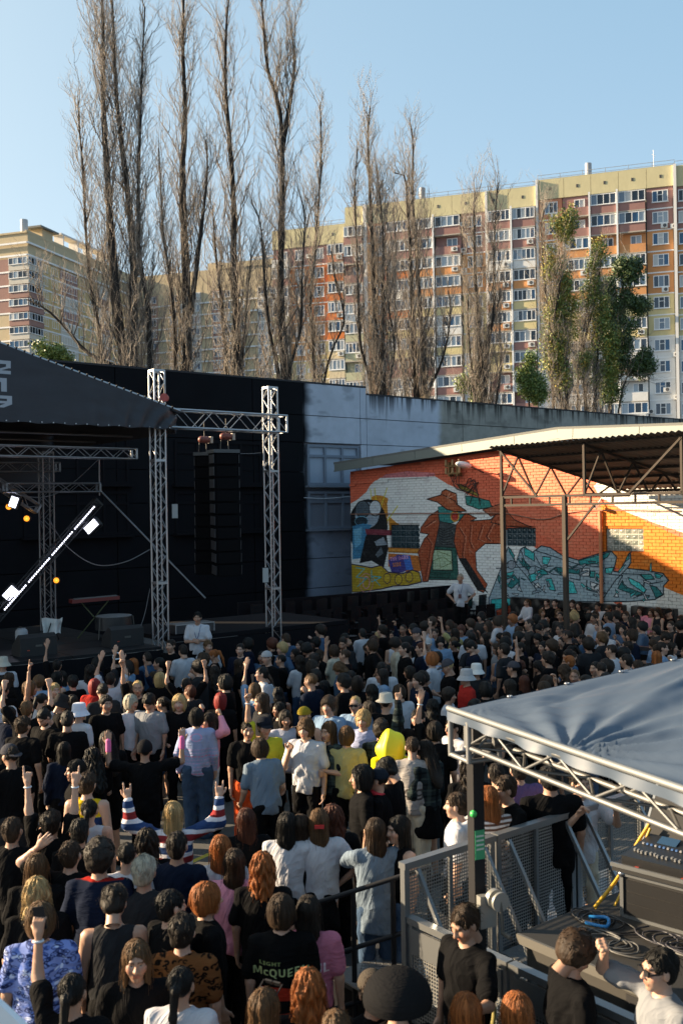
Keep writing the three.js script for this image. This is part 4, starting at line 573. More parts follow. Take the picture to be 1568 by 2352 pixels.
function amber(label, x, y, off) {
  const p = sp(x, y, off).applyMatrix4(ST.matrixWorld), g = thing('amber_spotlight', label, 'stage light', 'lit amber spotlights', p.toArray(), 8);
  part(g, 'can', cyl(0.085, 0.07, 0.24, 0, 0, 0, 14).rotateX(1.57).translate(0, 0, -0.13), black); part(g, 'lens', new THREE.SphereGeometry(0.072, 16, 8, 0, 6.284, 0, 1.2).rotateX(1.57).scale(1, 1, 0.3), oGlow);
  const l = new THREE.PointLight(new THREE.Color().setRGB(1, 0.5, 0.1), 0.02); l.name = 'amber_glow'; l.position.set(0, 0, 0.08); g.add(l);
}
amber('amber spotlight left of the rear tower', 62, 1191, -3.2); amber('small amber spotlight beside the left strobe', 21, 1164, -3.4); amber('amber spotlight low on the rear tower', 130, 1333, -3.6);
{ // strip of round white lamps on the slanting truss
  const a = sp(10, 1402, -1.8).applyMatrix4(ST.matrixWorld), b = sp(222, 1158, -1.8).applyMatrix4(ST.matrixWorld), g = thing('light_strip', 'slanting strip of round white lamps across the stage', 'stage light'), lg = new THREE.SphereGeometry(0.018, 8, 6);
  part(g, 'batten', sq(a, b, 0.09, 0.05).translate(-0.02, 0, -0.06), black);
  for (let i = 0; i < 56; i++) { if (i % 14 === 13) continue; const l = part(g, 'lamp', lg, wGlow); l.position.lerpVectors(a, b, (i + 0.5) / 56); }
  for (const t of [0.2, 0.5, 0.8]) { const l = new THREE.PointLight(new THREE.Color().setRGB(0.75, 0.77, 1), 0.015); l.name = 'strip_glow'; l.position.lerpVectors(a, b, t).add(V(0.05, 0, 0.12)); g.add(l); }
}
// hanging speakers
function lineArray(label, x, n, off, y0, w, lean) {
  const p = sp(x, y0, off), q = p.clone().applyMatrix4(ST.matrixWorld), g = thing('line_array', label, 'loudspeaker', 'hanging black loudspeaker columns', q.toArray(), 38.5 - lean), cm = M([0.005, 0.005, 0.006], 0.85, { specularIntensity: 0.1 }), grill = M([0.005, 0.005, 0.006], 0.9, { specularIntensity: 0.2 });
  part(g, 'fly_frame', [box(w + 0.04, 0.08, 0.5, 0, 0.04, -0.2)], M([0.06, 0.065, 0.07], 0.5));
  for (let i = 0; i < n; i++) { const tilt = 0.012 * i, c = part(g, 'cabinet', [box(w, 0.275, 0.42, 0, -0.14, -0.2)], cm); c.position.set(0, -i * 0.29, 0.001 * i * i); c.rotation.x = tilt; part(c, 'grille', box(w - 0.08, 0.235, 0.02, 0, -0.14, 0.02), grill); part(c, 'rigging', [box(0.02, 0.2, 0.3, -w / 2 - 0.012, -0.14, -0.15), box(0.02, 0.2, 0.3, w / 2 + 0.012, -0.14, -0.15)], M([0.03, 0.03, 0.034], 0.5)); }
  const mt = thing('chain_hoist', label.includes('right') ? 'red brown chain hoist above the right speaker column' : 'red brown chain hoist above the left speaker column', 'hoist', 'chain hoists over the speakers', [q.x, q.y + 0.38, q.z], 38.5);
  part(mt, 'body', [new THREE.CapsuleGeometry(0.085, 0.16, 4, 10).rotateZ(1.57)], M([0.16, 0.045, 0.035], 0.5)); part(mt, 'cap', box(0.07, 0.16, 0.15, 0.17, 0, 0), M([0.35, 0.3, 0.26], 0.4)); part(mt, 'chain', [bar([0, 0.08, 0], [0, 0.42, 0], 0.01), bar([-0.14, -0.08, 0], [-0.16, -0.3, 0], 0.008), bar([0.05, -0.08, 0], [0.06, -0.34, 0], 0.012)], steel);
}
lineArray('right hand hanging black speaker column between the towers', 520, 10, -0.15, 1040, 0.6, 12); lineArray('left hand narrow black speaker column between the towers', 470, 10, -1.2, 1046, 0.5, 50);
// on and around the stage floor
{ const [x] = onPlane(ST, 218, 1416, -1.8), g = thing('keyboard', 'red keyboard on a folding stand in the middle of the stage', 'keyboard', null, sw(x, 1.58, -1.8).toArray(), 30);
  part(g, 'body', box(1.1, 0.08, 0.3, 0, 0.9, 0, 0, 0.03), M([0.13, 0.014, 0.012], 0.5)); part(g, 'keys', box(1.0, 0.02, 0.14, 0, 0.95, 0.07, 0, 0.03), M([0.1, 0.1, 0.1], 0.5)); for (const s of [-1, 1]) part(g, 'leg', bar([s * 0.35, 0, 0.2 * s], [-s * 0.3, 0.86, -0.1 * s], 0.015), M([0.05, 0.06, 0.02], 0.6)); }
function wedge(label, x, y) { const p = sp(x, y, 0.05), g = thing('monitor_wedge', label, 'monitor speaker', 'floor monitors at the stage front', sw(p.x, 1.58, 0.0).toArray(), 38.5); const s = new THREE.Shape(); s.moveTo(0, 0); s.lineTo(0.5, 0); s.lineTo(0.44, 0.2); s.lineTo(0.12, 0.42); s.lineTo(0, 0.36); const e = new THREE.ExtrudeGeometry(s, { depth: 0.75, bevelEnabled: true, bevelSize: 0.012, bevelThickness: 0.012, bevelSegments: 2 }).translate(0, 0, -0.375).rotateY(Math.PI / 2); part(g, 'cabinet', e, M([0.011, 0.011, 0.012], 0.7)); part(g, 'handle', box(0.14, 0.04, 0.02, 0, 0.2, 0.012), steel); part(g, 'badge', box(0.05, 0.015, 0.01, -0.22, 0.12, 0.02), M([0.4, 0.05, 0.02], 0.5)); }
wedge('black floor monitor at the far left of the stage front', 92, 1490); wedge('black floor monitor left of the front tower', 296, 1480);
{ const p = sp(50, 1448, -2.4), g = thing('bucket', 'small pale bucket standing on the stage', 'bucket', null, sw(p.x, 1.58, -2.4).toArray()); part(g, 'tub', new THREE.LatheGeometry([[0, 0], [0.12, 0], [0.14, 0.04], [0.14, 0.24], [0.12, 0.28], [0.09, 0.29], [0.09, 0.31], [0, 0.31]].map(([a, b]) => new THREE.Vector2(a, b)), 20), M([0.35, 0.36, 0.38], 0.5)); part(g, 'handle', tube([[-0.13, 0.22, 0], [0, 0.36, 0.06], [0.13, 0.22, 0]], 0.006, 12, 5), steel); }
{ const p = sp(120, 1450, -2.2), g = thing('towel', 'white towel thrown over a low stand on the stage', 'towel', null, sw(p.x, 1.58, -2.2).toArray(), 30); const pl = new THREE.PlaneGeometry(0.5, 0.4, 24, 20), q = pl.attributes.position; for (let i = 0; i < q.count; i++) { const x = q.getX(i), y = q.getY(i); q.setXYZ(i, x * (1 - 0.5 * (0.2 - y)), y * (0.6 + 0.5 * noise(x * 6, 3)), 0.06 * Math.sin(x * 20) + 0.05 * noise(x * 9, y * 9)); } pl.computeVertexNormals(); part(g, 'cloth', pl.translate(0, 0.32, 0), M([0.6, 0.6, 0.58], 0.9, { side: THREE.DoubleSide })); part(g, 'stand', [bar([-0.15, 0, 0], [0, 0.45, 0], 0.012), bar([0.15, 0, 0], [0, 0.45, 0], 0.012)], black); }
{ const p = sp(262, 1435, -1.6), g = thing('drum', 'low drum with a pale head beside the keyboard', 'drum', null, sw(p.x, 1.58, -1.6).toArray()); part(g, 'shell', cyl(0.42, 0.42, 0.3, 0, 0.35, 0, 24), M([0.02, 0.02, 0.022], 0.4)); part(g, 'head', cyl(0.41, 0.41, 0.015, 0, 0.508, 0, 24), M([0.16, 0.165, 0.17], 0.7)); for (let i = 0; i < 3; i++) part(g, 'leg', bar([Math.cos(i * 2.1) * 0.44, 0.5, Math.sin(i * 2.1) * 0.44], [Math.cos(i * 2.1) * 0.5, 0, Math.sin(i * 2.1) * 0.5], 0.012), steel); }
const board = (label, x, y, off, w, h) => { const p = sp(x, y, off).applyMatrix4(ST.matrixWorld), g = thing('notice_board', label, 'sign', null, p.toArray(), 20); part(g, 'sheet', box(w, h, 0.01, 0, 0, 0), M([0.33, 0.34, 0.34], 0.7)); part(g, 'backing', box(w + 0.02, h + 0.02, 0.01, 0, 0, -0.011), black); };
board('pale blank notice hung right of the front tower', 402, 1174, -0.4, 0.13, 0.32); board('pale blank notice tied low on the free tower', 610, 1321, 0.2, 0.14, 0.34);
{ const p = sp(458, 1380, 0.0), g = thing('equipment_case', 'open silver edged equipment case beside the front tower', 'case', null, sw(p.x, 1.7, -0.4).toArray(), 38.5); part(g, 'shell', box(1.0, 0.2, 0.4, 0, 0.1, 0), M([0.03, 0.03, 0.034], 0.5)); part(g, 'edge', [box(1.02, 0.02, 0.42, 0, 0.2, 0), box(0.02, 0.2, 0.02, -0.5, 0.1, 0.2), box(0.02, 0.2, 0.02, 0.5, 0.1, 0.2), box(0.02, 0.2, 0.02, 0.1, 0.1, 0.202)], alu); part(g, 'label', box(0.12, 0.05, 0.01, 0.25, 0.12, 0.205), M([0.1, 0.3, 0.5], 0.5)); }
// black side platform with its drape, and the bank of black plastic chairs before the hall
{ const g = thing('side_platform', 'black draped platform under the speakers', 'platform', null, ST.position.toArray(), 38.5); part(g, 'deck', box(5.0, 0.1, 3.0, 2.7, 1.62, -1.4), blackCloth); part(g, 'skirt', [box(5, 1.55, 0.04, 2.7, 0.78, 0.1), box(0.04, 1.55, 3, 5.2, 0.78, -1.4)], blackCloth); }
{
  const g = thing('seating_steps', 'black stepped platform for chairs in front of the hall wall', 'platform', null, ST.position.toArray(), 38.5);
  for (let r = 0; r < 3; r++) part(g, 'step', box(9.5, 0.3 + r * 0.22, 0.95, 10.2, (0.3 + r * 0.22) / 2, -3 - r * 0.95), blackCloth);
  part(g, 'back_panel', box(9.5, 1.75, 0.06, 10.2, 0.88, -5.4), blackCloth);
  const seat = new THREE.LatheGeometry([[0.02, 0], [0.2, 0.01], [0.23, 0.04]].map(([a, b]) => new THREE.Vector2(a, b)), 12), bs = (() => { const p = new THREE.PlaneGeometry(0.42, 0.46, 8, 8), q = p.attributes.position; for (let i = 0; i < q.count; i++) q.setZ(i, 0.25 * q.getX(i) ** 2 * 4 * 0.25 + 0.05 * q.getY(i)); p.computeVertexNormals(); return p.translate(0, 0.3, -0.22); })(), pm = M([0.013, 0.013, 0.015], 0.22, { side: THREE.DoubleSide }), lg = bar([0, 0, 0], [0, 0.43, 0], 0.014, 5);
  const ORD = 'first second third fourth fifth sixth seventh eighth ninth tenth eleventh twelfth thirteenth fourteenth fifteenth'.split(' ');
  for (let r = 0; r < 3; r++) for (let i = 0; i < 15; i++) { const w = sw(5.9 + i * 0.62 + rr(-0.04, 0.04), 0.3 + r * 0.22, -3 - r * 0.95 + rr(-0.1, 0.1)), c = thing('plastic_chair', `black plastic chair, ${ORD[i]} from the left, ${['front', 'middle', 'back'][r]} row of the dark steps`, 'chair', 'black plastic chairs on the steps', w.toArray(), 38.5 + rr(-14, 14)); part(c, 'seat', seat, pm).position.y = 0.43; part(c, 'backrest', bs, pm).position.y = 0.43; for (const [a, b] of [[-1, -1], [1, -1], [-1, 1], [1, 1]]) part(c, 'leg', lg, pm).position.set(a * 0.17, 0, b * 0.17); }
}
// ---------- steel canopy, sofas and fence in front of the mural ----------
const cw = (x, y, z) => V(x, y, z).applyMatrix4(SHED.matrixWorld), cp = (x, y, off) => onPlane(SHED, x, y, off);
{
  const FZ = 6, rust = M([0.045, 0.034, 0.026], 0.8, { metalness: 0.2 }), g = thing('steel_canopy', 'rusty steel lattice canopy with a corrugated roof at the right edge', 'canopy', null, SHED.position.toArray(), -51.5);
  const x0 = cp(1150, 1040, FZ)[0], yT = cp(1142, 1029, FZ)[1], yB = cp(1158, 1146, FZ)[1], x1 = cp(1340, 1036, FZ)[0], x2 = cp(1564, 1030, FZ)[0], p1 = cp(1156, 1300, FZ)[0], p2 = cp(1298, 1300, FZ)[0], yW = yB + 0.12, ZB = 0.5;
  for (const x of [p1, p2, p2 + (p2 - p1) * 2.2]) part(g, 'post', box(0.105, yB + 0.1, 0.105, x, yB / 2, FZ), rust);
  const XE = x2 + 5;
  part(g, 'beam', [box(XE - p1, 0.06, 0.06, (p1 + XE) / 2, yB + 0.04, FZ), box(XE - p1, 0.06, 0.06, (p1 + XE) / 2, yB - 0.17, FZ)], rust);
  for (let x = p1 + 0.3; x < XE; x += 0.62) part(g, 'beam_strut', box(0.04, 0.2, 0.04, x, yB - 0.065, FZ), rust);
  const gird = (x) => {
    part(g, 'strut', sq([x, yB, FZ], [x, yT - 0.08, FZ], 0.06), rust); part(g, 'top_chord', sq([x, yT - 0.08, FZ], [x, yW + 0.06, ZB], 0.06), rust); part(g, 'bottom_chord', sq([x, yB + 0.07, FZ], [x, yB + 0.07, ZB], 0.05), rust);
    const n = 4, top = (z) => yT - 0.08 + (yW + 0.06 - yT + 0.08) * (FZ - z) / (FZ - ZB); for (let i = 0; i < n; i++) { const za = FZ - (FZ - ZB) * i / n * 0.95, zb = FZ - (FZ - ZB) * (i + 0.5) / n * 0.95, zc = FZ - (FZ - ZB) * (i + 1) / n * 0.95; part(g, 'diagonal', sq([x, yB + 0.07, za], [x, top(zb), zb], 0.04), rust); part(g, 'diagonal', sq([x, top(zb), zb], [x, yB + 0.07, zc], 0.04), rust); }
  };
  gird(x0); gird(x1); gird(x2); gird(x2 + (x2 - x1));
  part(g, 'diagonal', sq([x0, yT - 0.1, FZ + 0.02], [x0 + (x1 - x0) * 0.45, yB + 0.05, FZ + 0.02], 0.045), rust); part(g, 'diagonal', sq([x2, yT - 0.1, FZ + 0.02], [x1 + (x2 - x1) * 0.1 + 1.0, yB + 0.05, FZ + 0.02], 0.05), rust);
  part(g, 'knee_brace', sq([p2, yB - 1.1, FZ], [p2 + 0.9, yB - 0.17, FZ], 0.045), rust);
  for (let i = 0; i < 7; i++) { const z = FZ - 0.05 - (FZ - ZB) * i / 6, y = yT - (yT - yW - 0.12) * i / 6 - 0.035; part(g, 'purlin', box(XE - x0 + 0.3, 0.07, 0.05, (x0 + XE) / 2, y, z), rust); }
  const per = 0.17, W = XE - x0 + 0.4, nx = Math.round(W / per) * 6, sh = new THREE.PlaneGeometry(W, 1, nx, 1), q = sh.attributes.position; for (let i = 0; i < q.count; i++) { const t = q.getY(i) + 0.5, x = q.getX(i); q.setXYZ(i, x0 - 0.2 + W / 2 + x, yT + 0.03 - (yT - yW - 0.12) * (1 - t) + 0.024 * Math.sin(x / per * 6.283), FZ + 0.25 - (FZ - ZB + 0.3) * (1 - t)); } sh.computeVertexNormals();
  part(g, 'roof_sheet', sh, M([0.2, 0.15, 0.115], 0.7, { side: THREE.DoubleSide, metalness: 0.2 }));
}
// platform and tufted black sofas along the mural
{
  const leather = M([0.012, 0.012, 0.013], 0.38), g = thing('lounge_platform', 'low black platform under the sofas along the mural', 'platform', null, SHED.position.toArray(), -51.5);
  const xa = cp(1168, 1400, 0.6)[0], xb = cp(1434, 1400, 0.6)[0], xc = cp(1542, 1400, 0.6)[0];
  part(g, 'deck', box(12, 0.3, 3.6, xa + 5.6, 0.15, 2.0), blackCloth);
  const sofa = (label, a, b) => {
    const s = thing('sofa', label, 'sofa', 'tufted black sofas', cw((a + b) / 2, 0.3, 0.55).toArray(), -51.5), w = b - a, bk = new THREE.PlaneGeometry(w, 0.95, Math.round(w * 16), 18), q = bk.attributes.position;
    for (let i = 0; i < q.count; i++) { const x = q.getX(i) / 0.28, y = q.getY(i) / 0.28, f = Math.abs(Math.sin((x + y) * 1.57)) * Math.abs(Math.sin((x - y) * 1.57)); q.setZ(i, 0.05 * Math.sqrt(f)); } bk.computeVertexNormals();
    part(s, 'backrest', [box(w, 1.2, 0.2, 0, 0.6, -0.15), bk.translate(0, 0.72, -0.045)], leather); part(s, 'seat', box(w - 0.04, 0.42, 0.62, 0, 0.21, 0.27), leather); for (const e of [-1, 1]) part(s, 'arm', box(0.14, 0.62, 0.75, e * (w / 2 + 0.06), 0.31, 0.2), leather);
  };
  sofa('long tufted black sofa in the middle below the mural lettering', xa, xb - 0.15); sofa('short tufted black sofa at the right end below the mural', xb + 0.15, xc);
  // low table edge in front
  const f = thing('black_fence', 'black boarded fence with a top rail right of the canopy post', 'fence', null, SHED.position.toArray(), -51.5), [fx, fy] = cp(1298, 1466, 6.1), FE = fx + 9;
  part(f, 'top_rail', box(FE - fx, 0.09, 0.1, (fx + FE) / 2, fy - 0.03, 6.12), M([0.02, 0.022, 0.028], 0.5)); for (let x = fx; x < FE; x += 0.6) part(f, 'board', box(0.58, fy - 0.25, 0.03, x + 0.3, (fy - 0.2) / 2 + 0.05, 6.08), blackCloth);
  const t = thing('low_table', 'dark wooden table slab between the seated people at the right', 'table', null, cw(xb + 0.8, 0.3, 3.0).toArray(), -51.5); part(t, 'table_top', box(2.2, 0.06, 0.7, 0, 0.5, 0, 0, 0.1), M([0.10, 0.035, 0.02], 0.5)); for (const s of [-0.8, 0.8]) part(t, 'leg', box(0.08, 0.48, 0.5, s, 0.24, 0), black);
}
// ---------- mixing desk enclosure at the lower right ----------
const U = V(0.7826, 0, -0.6225), T = V(0.6225, 0, 0.7826);   // along the hall wall, and towards the camera
{
  const A = atH(1029, 1633, 3.0), e2 = V(0.405, 0, 0.914), e1 = V(0.914, 0, -0.405), pt = (s, t, y) => V(A.x + e2.x * s + e1.x * t, y, A.z + e2.z * s + e1.z * t);
  const g = thing('tent_roof', 'blue grey fabric tent roof on silver trusses at the right', 'tent'), S = 3.6, TT = 5, n = 150, P = [], I = [];
  const hgt = (s, t) => { const f = sstep(0, 0.25, s) * sstep(0, 0.15, t), c = Math.hypot(s, t), an = Math.atan2(t, s + 0.001), s1 = Math.hypot(s - 1.35, t), a1 = Math.atan2(t, s - 1.35); const sweep = (x, o) => fbm(x * 3.1 + o, 0.5, o), ln = s * 0.95 + t * 0.32; return 3.0 + 0.1 * t + 0.10 * s * 0.2 * sstep(0, 1.2, t) + f * (0.022 * Math.sin(an * 26) * Math.exp(-c * 1.6) + 0.03 * Math.sin(a1 * 19 + 1) * Math.exp(-s1 * 1.1) + 0.10 * (fbm(ln * 3.4, t * 0.25 + s * 0.1, 3) - 0.5) * sstep(0.1, 1, t) + 0.045 * Math.sin(ln * 7.5 + 1.5 * noise(t * 0.8, s)) * sstep(0.3, 1.6, t) + 0.012 * (fbm(s * 4, t * 4, 6) - 0.5)); };
  for (let i = 0; i <= n; i++) for (let j = 0; j <= n; j++) { const s = S * i / n, t = TT * j / n, p = pt(s, t, hgt(s, t)); P.push(p.x, p.y, p.z); if (i < n && j < n) { const k = i * (n + 1) + j; I.push(k, k + n + 1, k + 1, k + 1, k + n + 1, k + n + 2); } }
  const q = new THREE.BufferGeometry(); q.setAttribute('position', new THREE.Float32BufferAttribute(P, 3)); q.setIndex(I); q.computeVertexNormals(); { const u = new Float32Array(P.length / 3 * 2); q.setAttribute('uv', new THREE.BufferAttribute(u, 2)); }
  const fab = M([0.055, 0.078, 0.115], 0.55, { side: THREE.DoubleSide }); part(g, 'fabric', q, fab);
  const hem = (d, len, o) => { const p = new THREE.PlaneGeometry(1, 1, 90, 3), r = p.attributes.position; for (let i = 0; i < r.count; i++) { const s = (r.getX(i) + 0.5) * len, y = r.getY(i) - 0.5, w = o ? pt(-0.012, s, 0) : pt(s, -0.012, 0), hh = o ? hgt(0, s) : hgt(s, 0); r.setXYZ(i, w.x + 0.02 * Math.sin(s * 14) * y, hh + y * 0.06, w.z + 0.02 * Math.sin(s * 11) * y); } p.computeVertexNormals(); return p; };
  part(g, 'hem', [hem(e2, S, false), hem(e1, TT, true)], fab); part(g, 'edge_tube', [bar(pt(0, 0, 3.02), pt(S, 0, 3.02), 0.02, 10)], M([0.17, 0.18, 0.185], 0.55, { metalness: 0.3 }));
  for (let i = 0; i < 9; i++) { const t = 0.5 + i * 0.5, p = pt(0.01, t, hgt(0, t) + 0.01); part(g, 'eyelet', new THREE.TorusGeometry(0.016, 0.006, 6, 10).rotateX(1.57).translate(p.x, p.y, p.z), alu); }
  const G = 'silver trusses of the tent', tm = M([0.15, 0.155, 0.16], 0.5, { metalness: 0.7 });
  truss('silver tent truss along the near edge of the blue roof', pt(0.2, 0.14, 2.875), pt(S, 0.14, 2.875), 0.17, 0.24, { side: V(0, 1, 0), m: tm, group: G, pitch: 0.33, r: 0.019 });
  truss('silver tent truss under the far edge of the blue roof', pt(0.14, 0.2, 2.875), pt(0.14, TT, 3.03), 0.17, 0.24, { side: V(0, 1, 0), m: tm, group: G, pitch: 0.33, r: 0.019 });
  { const p = pt(0.13, 0.13, 0), c = thing('tent_post', 'black square tent post with green stickers and a winch', 'post', null, [p.x, 0.42, p.z], 24);
    part(c, 'mast', box(0.085, 2.25, 0.085, 0, 1.13, 0), black); part(c, 'inner_mast', box(0.07, 0.5, 0.07, 0, 2.3, 0), M([0.05, 0.05, 0.055], 0.5)); { const fr = []; for (const a of [-1, 1]) for (const e of [-1, 1]) fr.push(bar([a * 0.12, 2.27, e * 0.12], [a * 0.12, 2.55, e * 0.12], 0.02, 8), bar([-0.12, 2.41 + a * 0.13, e * 0.12], [0.12, 2.41 + a * 0.13, e * 0.12], 0.018, 8), bar([e * 0.12, 2.41 + a * 0.13, -0.12], [e * 0.12, 2.41 + a * 0.13, 0.12], 0.018, 8)); fr.push(bar([-0.12, 2.29, 0.12], [0.12, 2.53, 0.12], 0.01, 6)); part(c, 'corner_block', fr, M([0.2, 0.205, 0.21], 0.5, { metalness: 0.6 })); }
    part(c, 'sticker', box(0.075, 0.2, 0.004, 0, 1.68, 0.046), M([0.04, 0.28, 0.13], 0.5)); part(c, 'sticker_text', [0, 1, 2, 3].map((i) => box(0.06, 0.012, 0.002, 0, 1.74 - i * 0.03, 0.0495)), M([0.5, 0.55, 0.5], 0.6)); part(c, 'green_knob', new THREE.SphereGeometry(0.025, 10, 8).translate(-0.05, 1.9, 0.05), M([0.05, 0.45, 0.1], 0.4));
    const w = part(c, 'winch', [box(0.13, 0.22, 0.05, 0.02, 1.24, 0.09), cyl(0.065, 0.065, 0.04, 0, 0, 0, 24).rotateX(1.57).translate(0.06, 1.33, 0.13), cyl(0.065, 0.065, 0.02, 0, 0, 0, 24).rotateX(1.57).translate(0.06, 1.33, 0.2)], M([0.3, 0.3, 0.28], 0.45, { metalness: 0.5 })); part(c, 'crank', [bar([0.06, 1.33, 0.2], [0.06, 1.13, 0.22], 0.012), bar([0.06, 1.13, 0.22], [0.06, 1.13, 0.32], 0.016)], steel); part(c, 'base', box(0.5, 0.04, 0.5, 0, 0.02, 0), black); }
}
// perforated barrier panels
const perf = (() => { const N = 64, d = new Uint8Array(N * N * 4); for (let j = 0; j < N; j++) for (let i = 0; i < N; i++) { const k = (j * N + i) * 4, x = (i % 16) - 7.5, y = (j % 16) - 7.5, hole = Math.hypot(x, y) < 5.6; d[k] = d[k + 1] = d[k + 2] = hole ? 0 : 255; d[k + 3] = 255; } const t = new THREE.DataTexture(d, N, N); t.wrapS = t.wrapT = THREE.RepeatWrapping; t.magFilter = THREE.LinearFilter; t.needsUpdate = true; return t; })();
const perfM = new THREE.MeshStandardMaterial({ color: 0x9a9a98, roughness: 0.4, metalness: 0.7, alphaMap: perf, alphaTest: 0.5, side: THREE.DoubleSide });
const plateTex = tex(128, 128, (u, v) => { const a = (u * 8 % 1) - 0.5, b = (v * 8 % 1) - 0.5, k = (Math.floor(u * 8) + Math.floor(v * 8)) % 2; return Math.abs(k ? a + b : a - b) < 0.12 && Math.hypot(a, b) < 0.45 ? 1 : 0; }, false);
const plateM = new THREE.MeshStandardMaterial({ roughness: 0.42, metalness: 0.8, bumpMap: plateTex, bumpScale: 0.006 }); plateM.color.setRGB(0.33, 0.34, 0.35);
const barA = M([0.25, 0.262, 0.272], 0.38, { metalness: 0.75 });
function barrier(label, p, dir, turn, group, solid, base = 0) {
  const b = thing('crowd_barrier', label, 'barrier', group, [p.x, base, p.z], turn), w = 1.04, h = 1.2;     // local x along, local z towards the inside of the enclosure
  part(b, 'top_rail', box(w, 0.05, 0.075, w / 2, h, 0), barA); for (const x of [0.03, w - 0.03]) part(b, 'post', box(0.05, h, 0.05, x, h / 2, 0), barA); part(b, 'mid_post', box(0.035, h - 0.06, 0.035, w / 2, h / 2, 0.005), barA); part(b, 'bottom_rail', box(w - 0.1, 0.05, 0.04, w / 2, 0.14, 0), barA);
  const g = new THREE.PlaneGeometry(w - 0.08, h - 0.2); const u = g.attributes.uv; for (let i = 0; i < u.count; i++) u.setXY(i, u.getX(i) * 9, u.getY(i) * 9); part(b, 'perforated_sheet', g.translate(w / 2, h / 2 + 0.05, -0.018), perfM);
  if (solid) part(b, 'head_plate', box(w - 0.1, 0.2, 0.012, w / 2, h - 0.15, -0.03), barA);
  for (const x of [0.14, w - 0.14]) part(b, 'stay', sq([x, h - 0.05, 0.03], [x, 0.22, 0.62], 0.032, 0.032), barA);
  part(b, 'step_plate', boxUV(box(w - 0.04, 0.02, 0.72, w / 2, 0.21, 0.38), 3), plateM); part(b, 'step_frame', [box(w - 0.06, 0.05, 0.03, w / 2, 0.17, 0.7), box(0.03, 0.2, 0.03, 0.1, 0.1, 0.7), box(0.03, 0.2, 0.03, w - 0.1, 0.1, 0.7)], barA); part(b, 'floor_plate', boxUV(box(w - 0.04, 0.015, 0.9, w / 2, 0.008, -0.5), 3), plateM);
}
{
  const a = atH(922, 1989, 1.62), word = ['next to the black railing', 'with the striped sleeve arm resting on it', 'second from the black tee boy', 'behind the winch post', 'left of the mixing desk lid', 'furthest to the right'];
  for (let i = 0; i < 6; i++) { const p = a.clone().addScaledVector(U, i * 1.06 + (i > 2 ? 0.0 : 0)); barrier('far silver crowd barrier ' + ['beside the black railing and denim shirt', 'below the hooded white top', 'under the arms of the black tee boy', 'behind the lid of the mixing desk', 'right of the mixing desk lid', 'at the right edge behind the desk'][i], p, U, 38.5, 'silver barriers behind the desk', false, 0.42); }
  const b = atH(936, 2108, 1.2); for (let i = 0; i < 4; i++) barrier('near silver perforated barrier ' + ['lit by the sun at its left end', 'under the reaching wrist', 'in front of the curly haired person', 'below the person shading their eyes'][i], b.clone().addScaledVector(T, (i + 1) * 1.06), T, 128.5, 'silver barriers in front of the desk', true);
}
{ // black pipe railing
  const g = thing('black_railing', 'black pipe railing left of the silver barriers', 'railing'), p = atH(726, 2074, 1.1), q = atH(984, 1992, 1.4), d = q.clone().sub(p), e = 0.3;
  for (const h of [1.1, 0.62, 0.16]) part(g, 'rail', bar([p.x, h, p.z], [q.x, h + e, q.z], 0.022, 8), black);
  for (const t of [0, 0.33, 0.68, 1]) part(g, 'post', bar([p.x + d.x * t, 0, p.z + d.z * t], [p.x + d.x * t, 1.1 + e * t, p.z + d.z * t], 0.022, 8), black);
}
{ // raised floor of the enclosure and the strip behind it
  const c = atH(922, 1989, 1.62), g = thing('raised_floor', 'dark raised floor inside the barriers around the mixing desk', 'platform', null, [c.x, 0, c.z], -51.5); part(g, 'deck', boxUV(box(4.3, 0.06, 6.2, 2.1, 0.385, -3.3), 1), M([0.03, 0.03, 0.032], 0.8)); part(g, 'skirt', box(4.26, 0.35, 6.16, 2.1, 0.178, -3.3), blackCloth);
  const k = thing('raised_walkway', 'dark raised walkway behind the far silver barriers', 'platform', null, [c.x, 0, c.z], -51.5); part(k, 'deck', boxUV(box(1.4, 0.05, 6.2, -0.76, 0.27, -3.3), 1), M([0.03, 0.03, 0.032], 0.8)); part(k, 'skirt', box(1.38, 0.24, 6.16, -0.76, 0.122, -3.3), blackCloth);
}
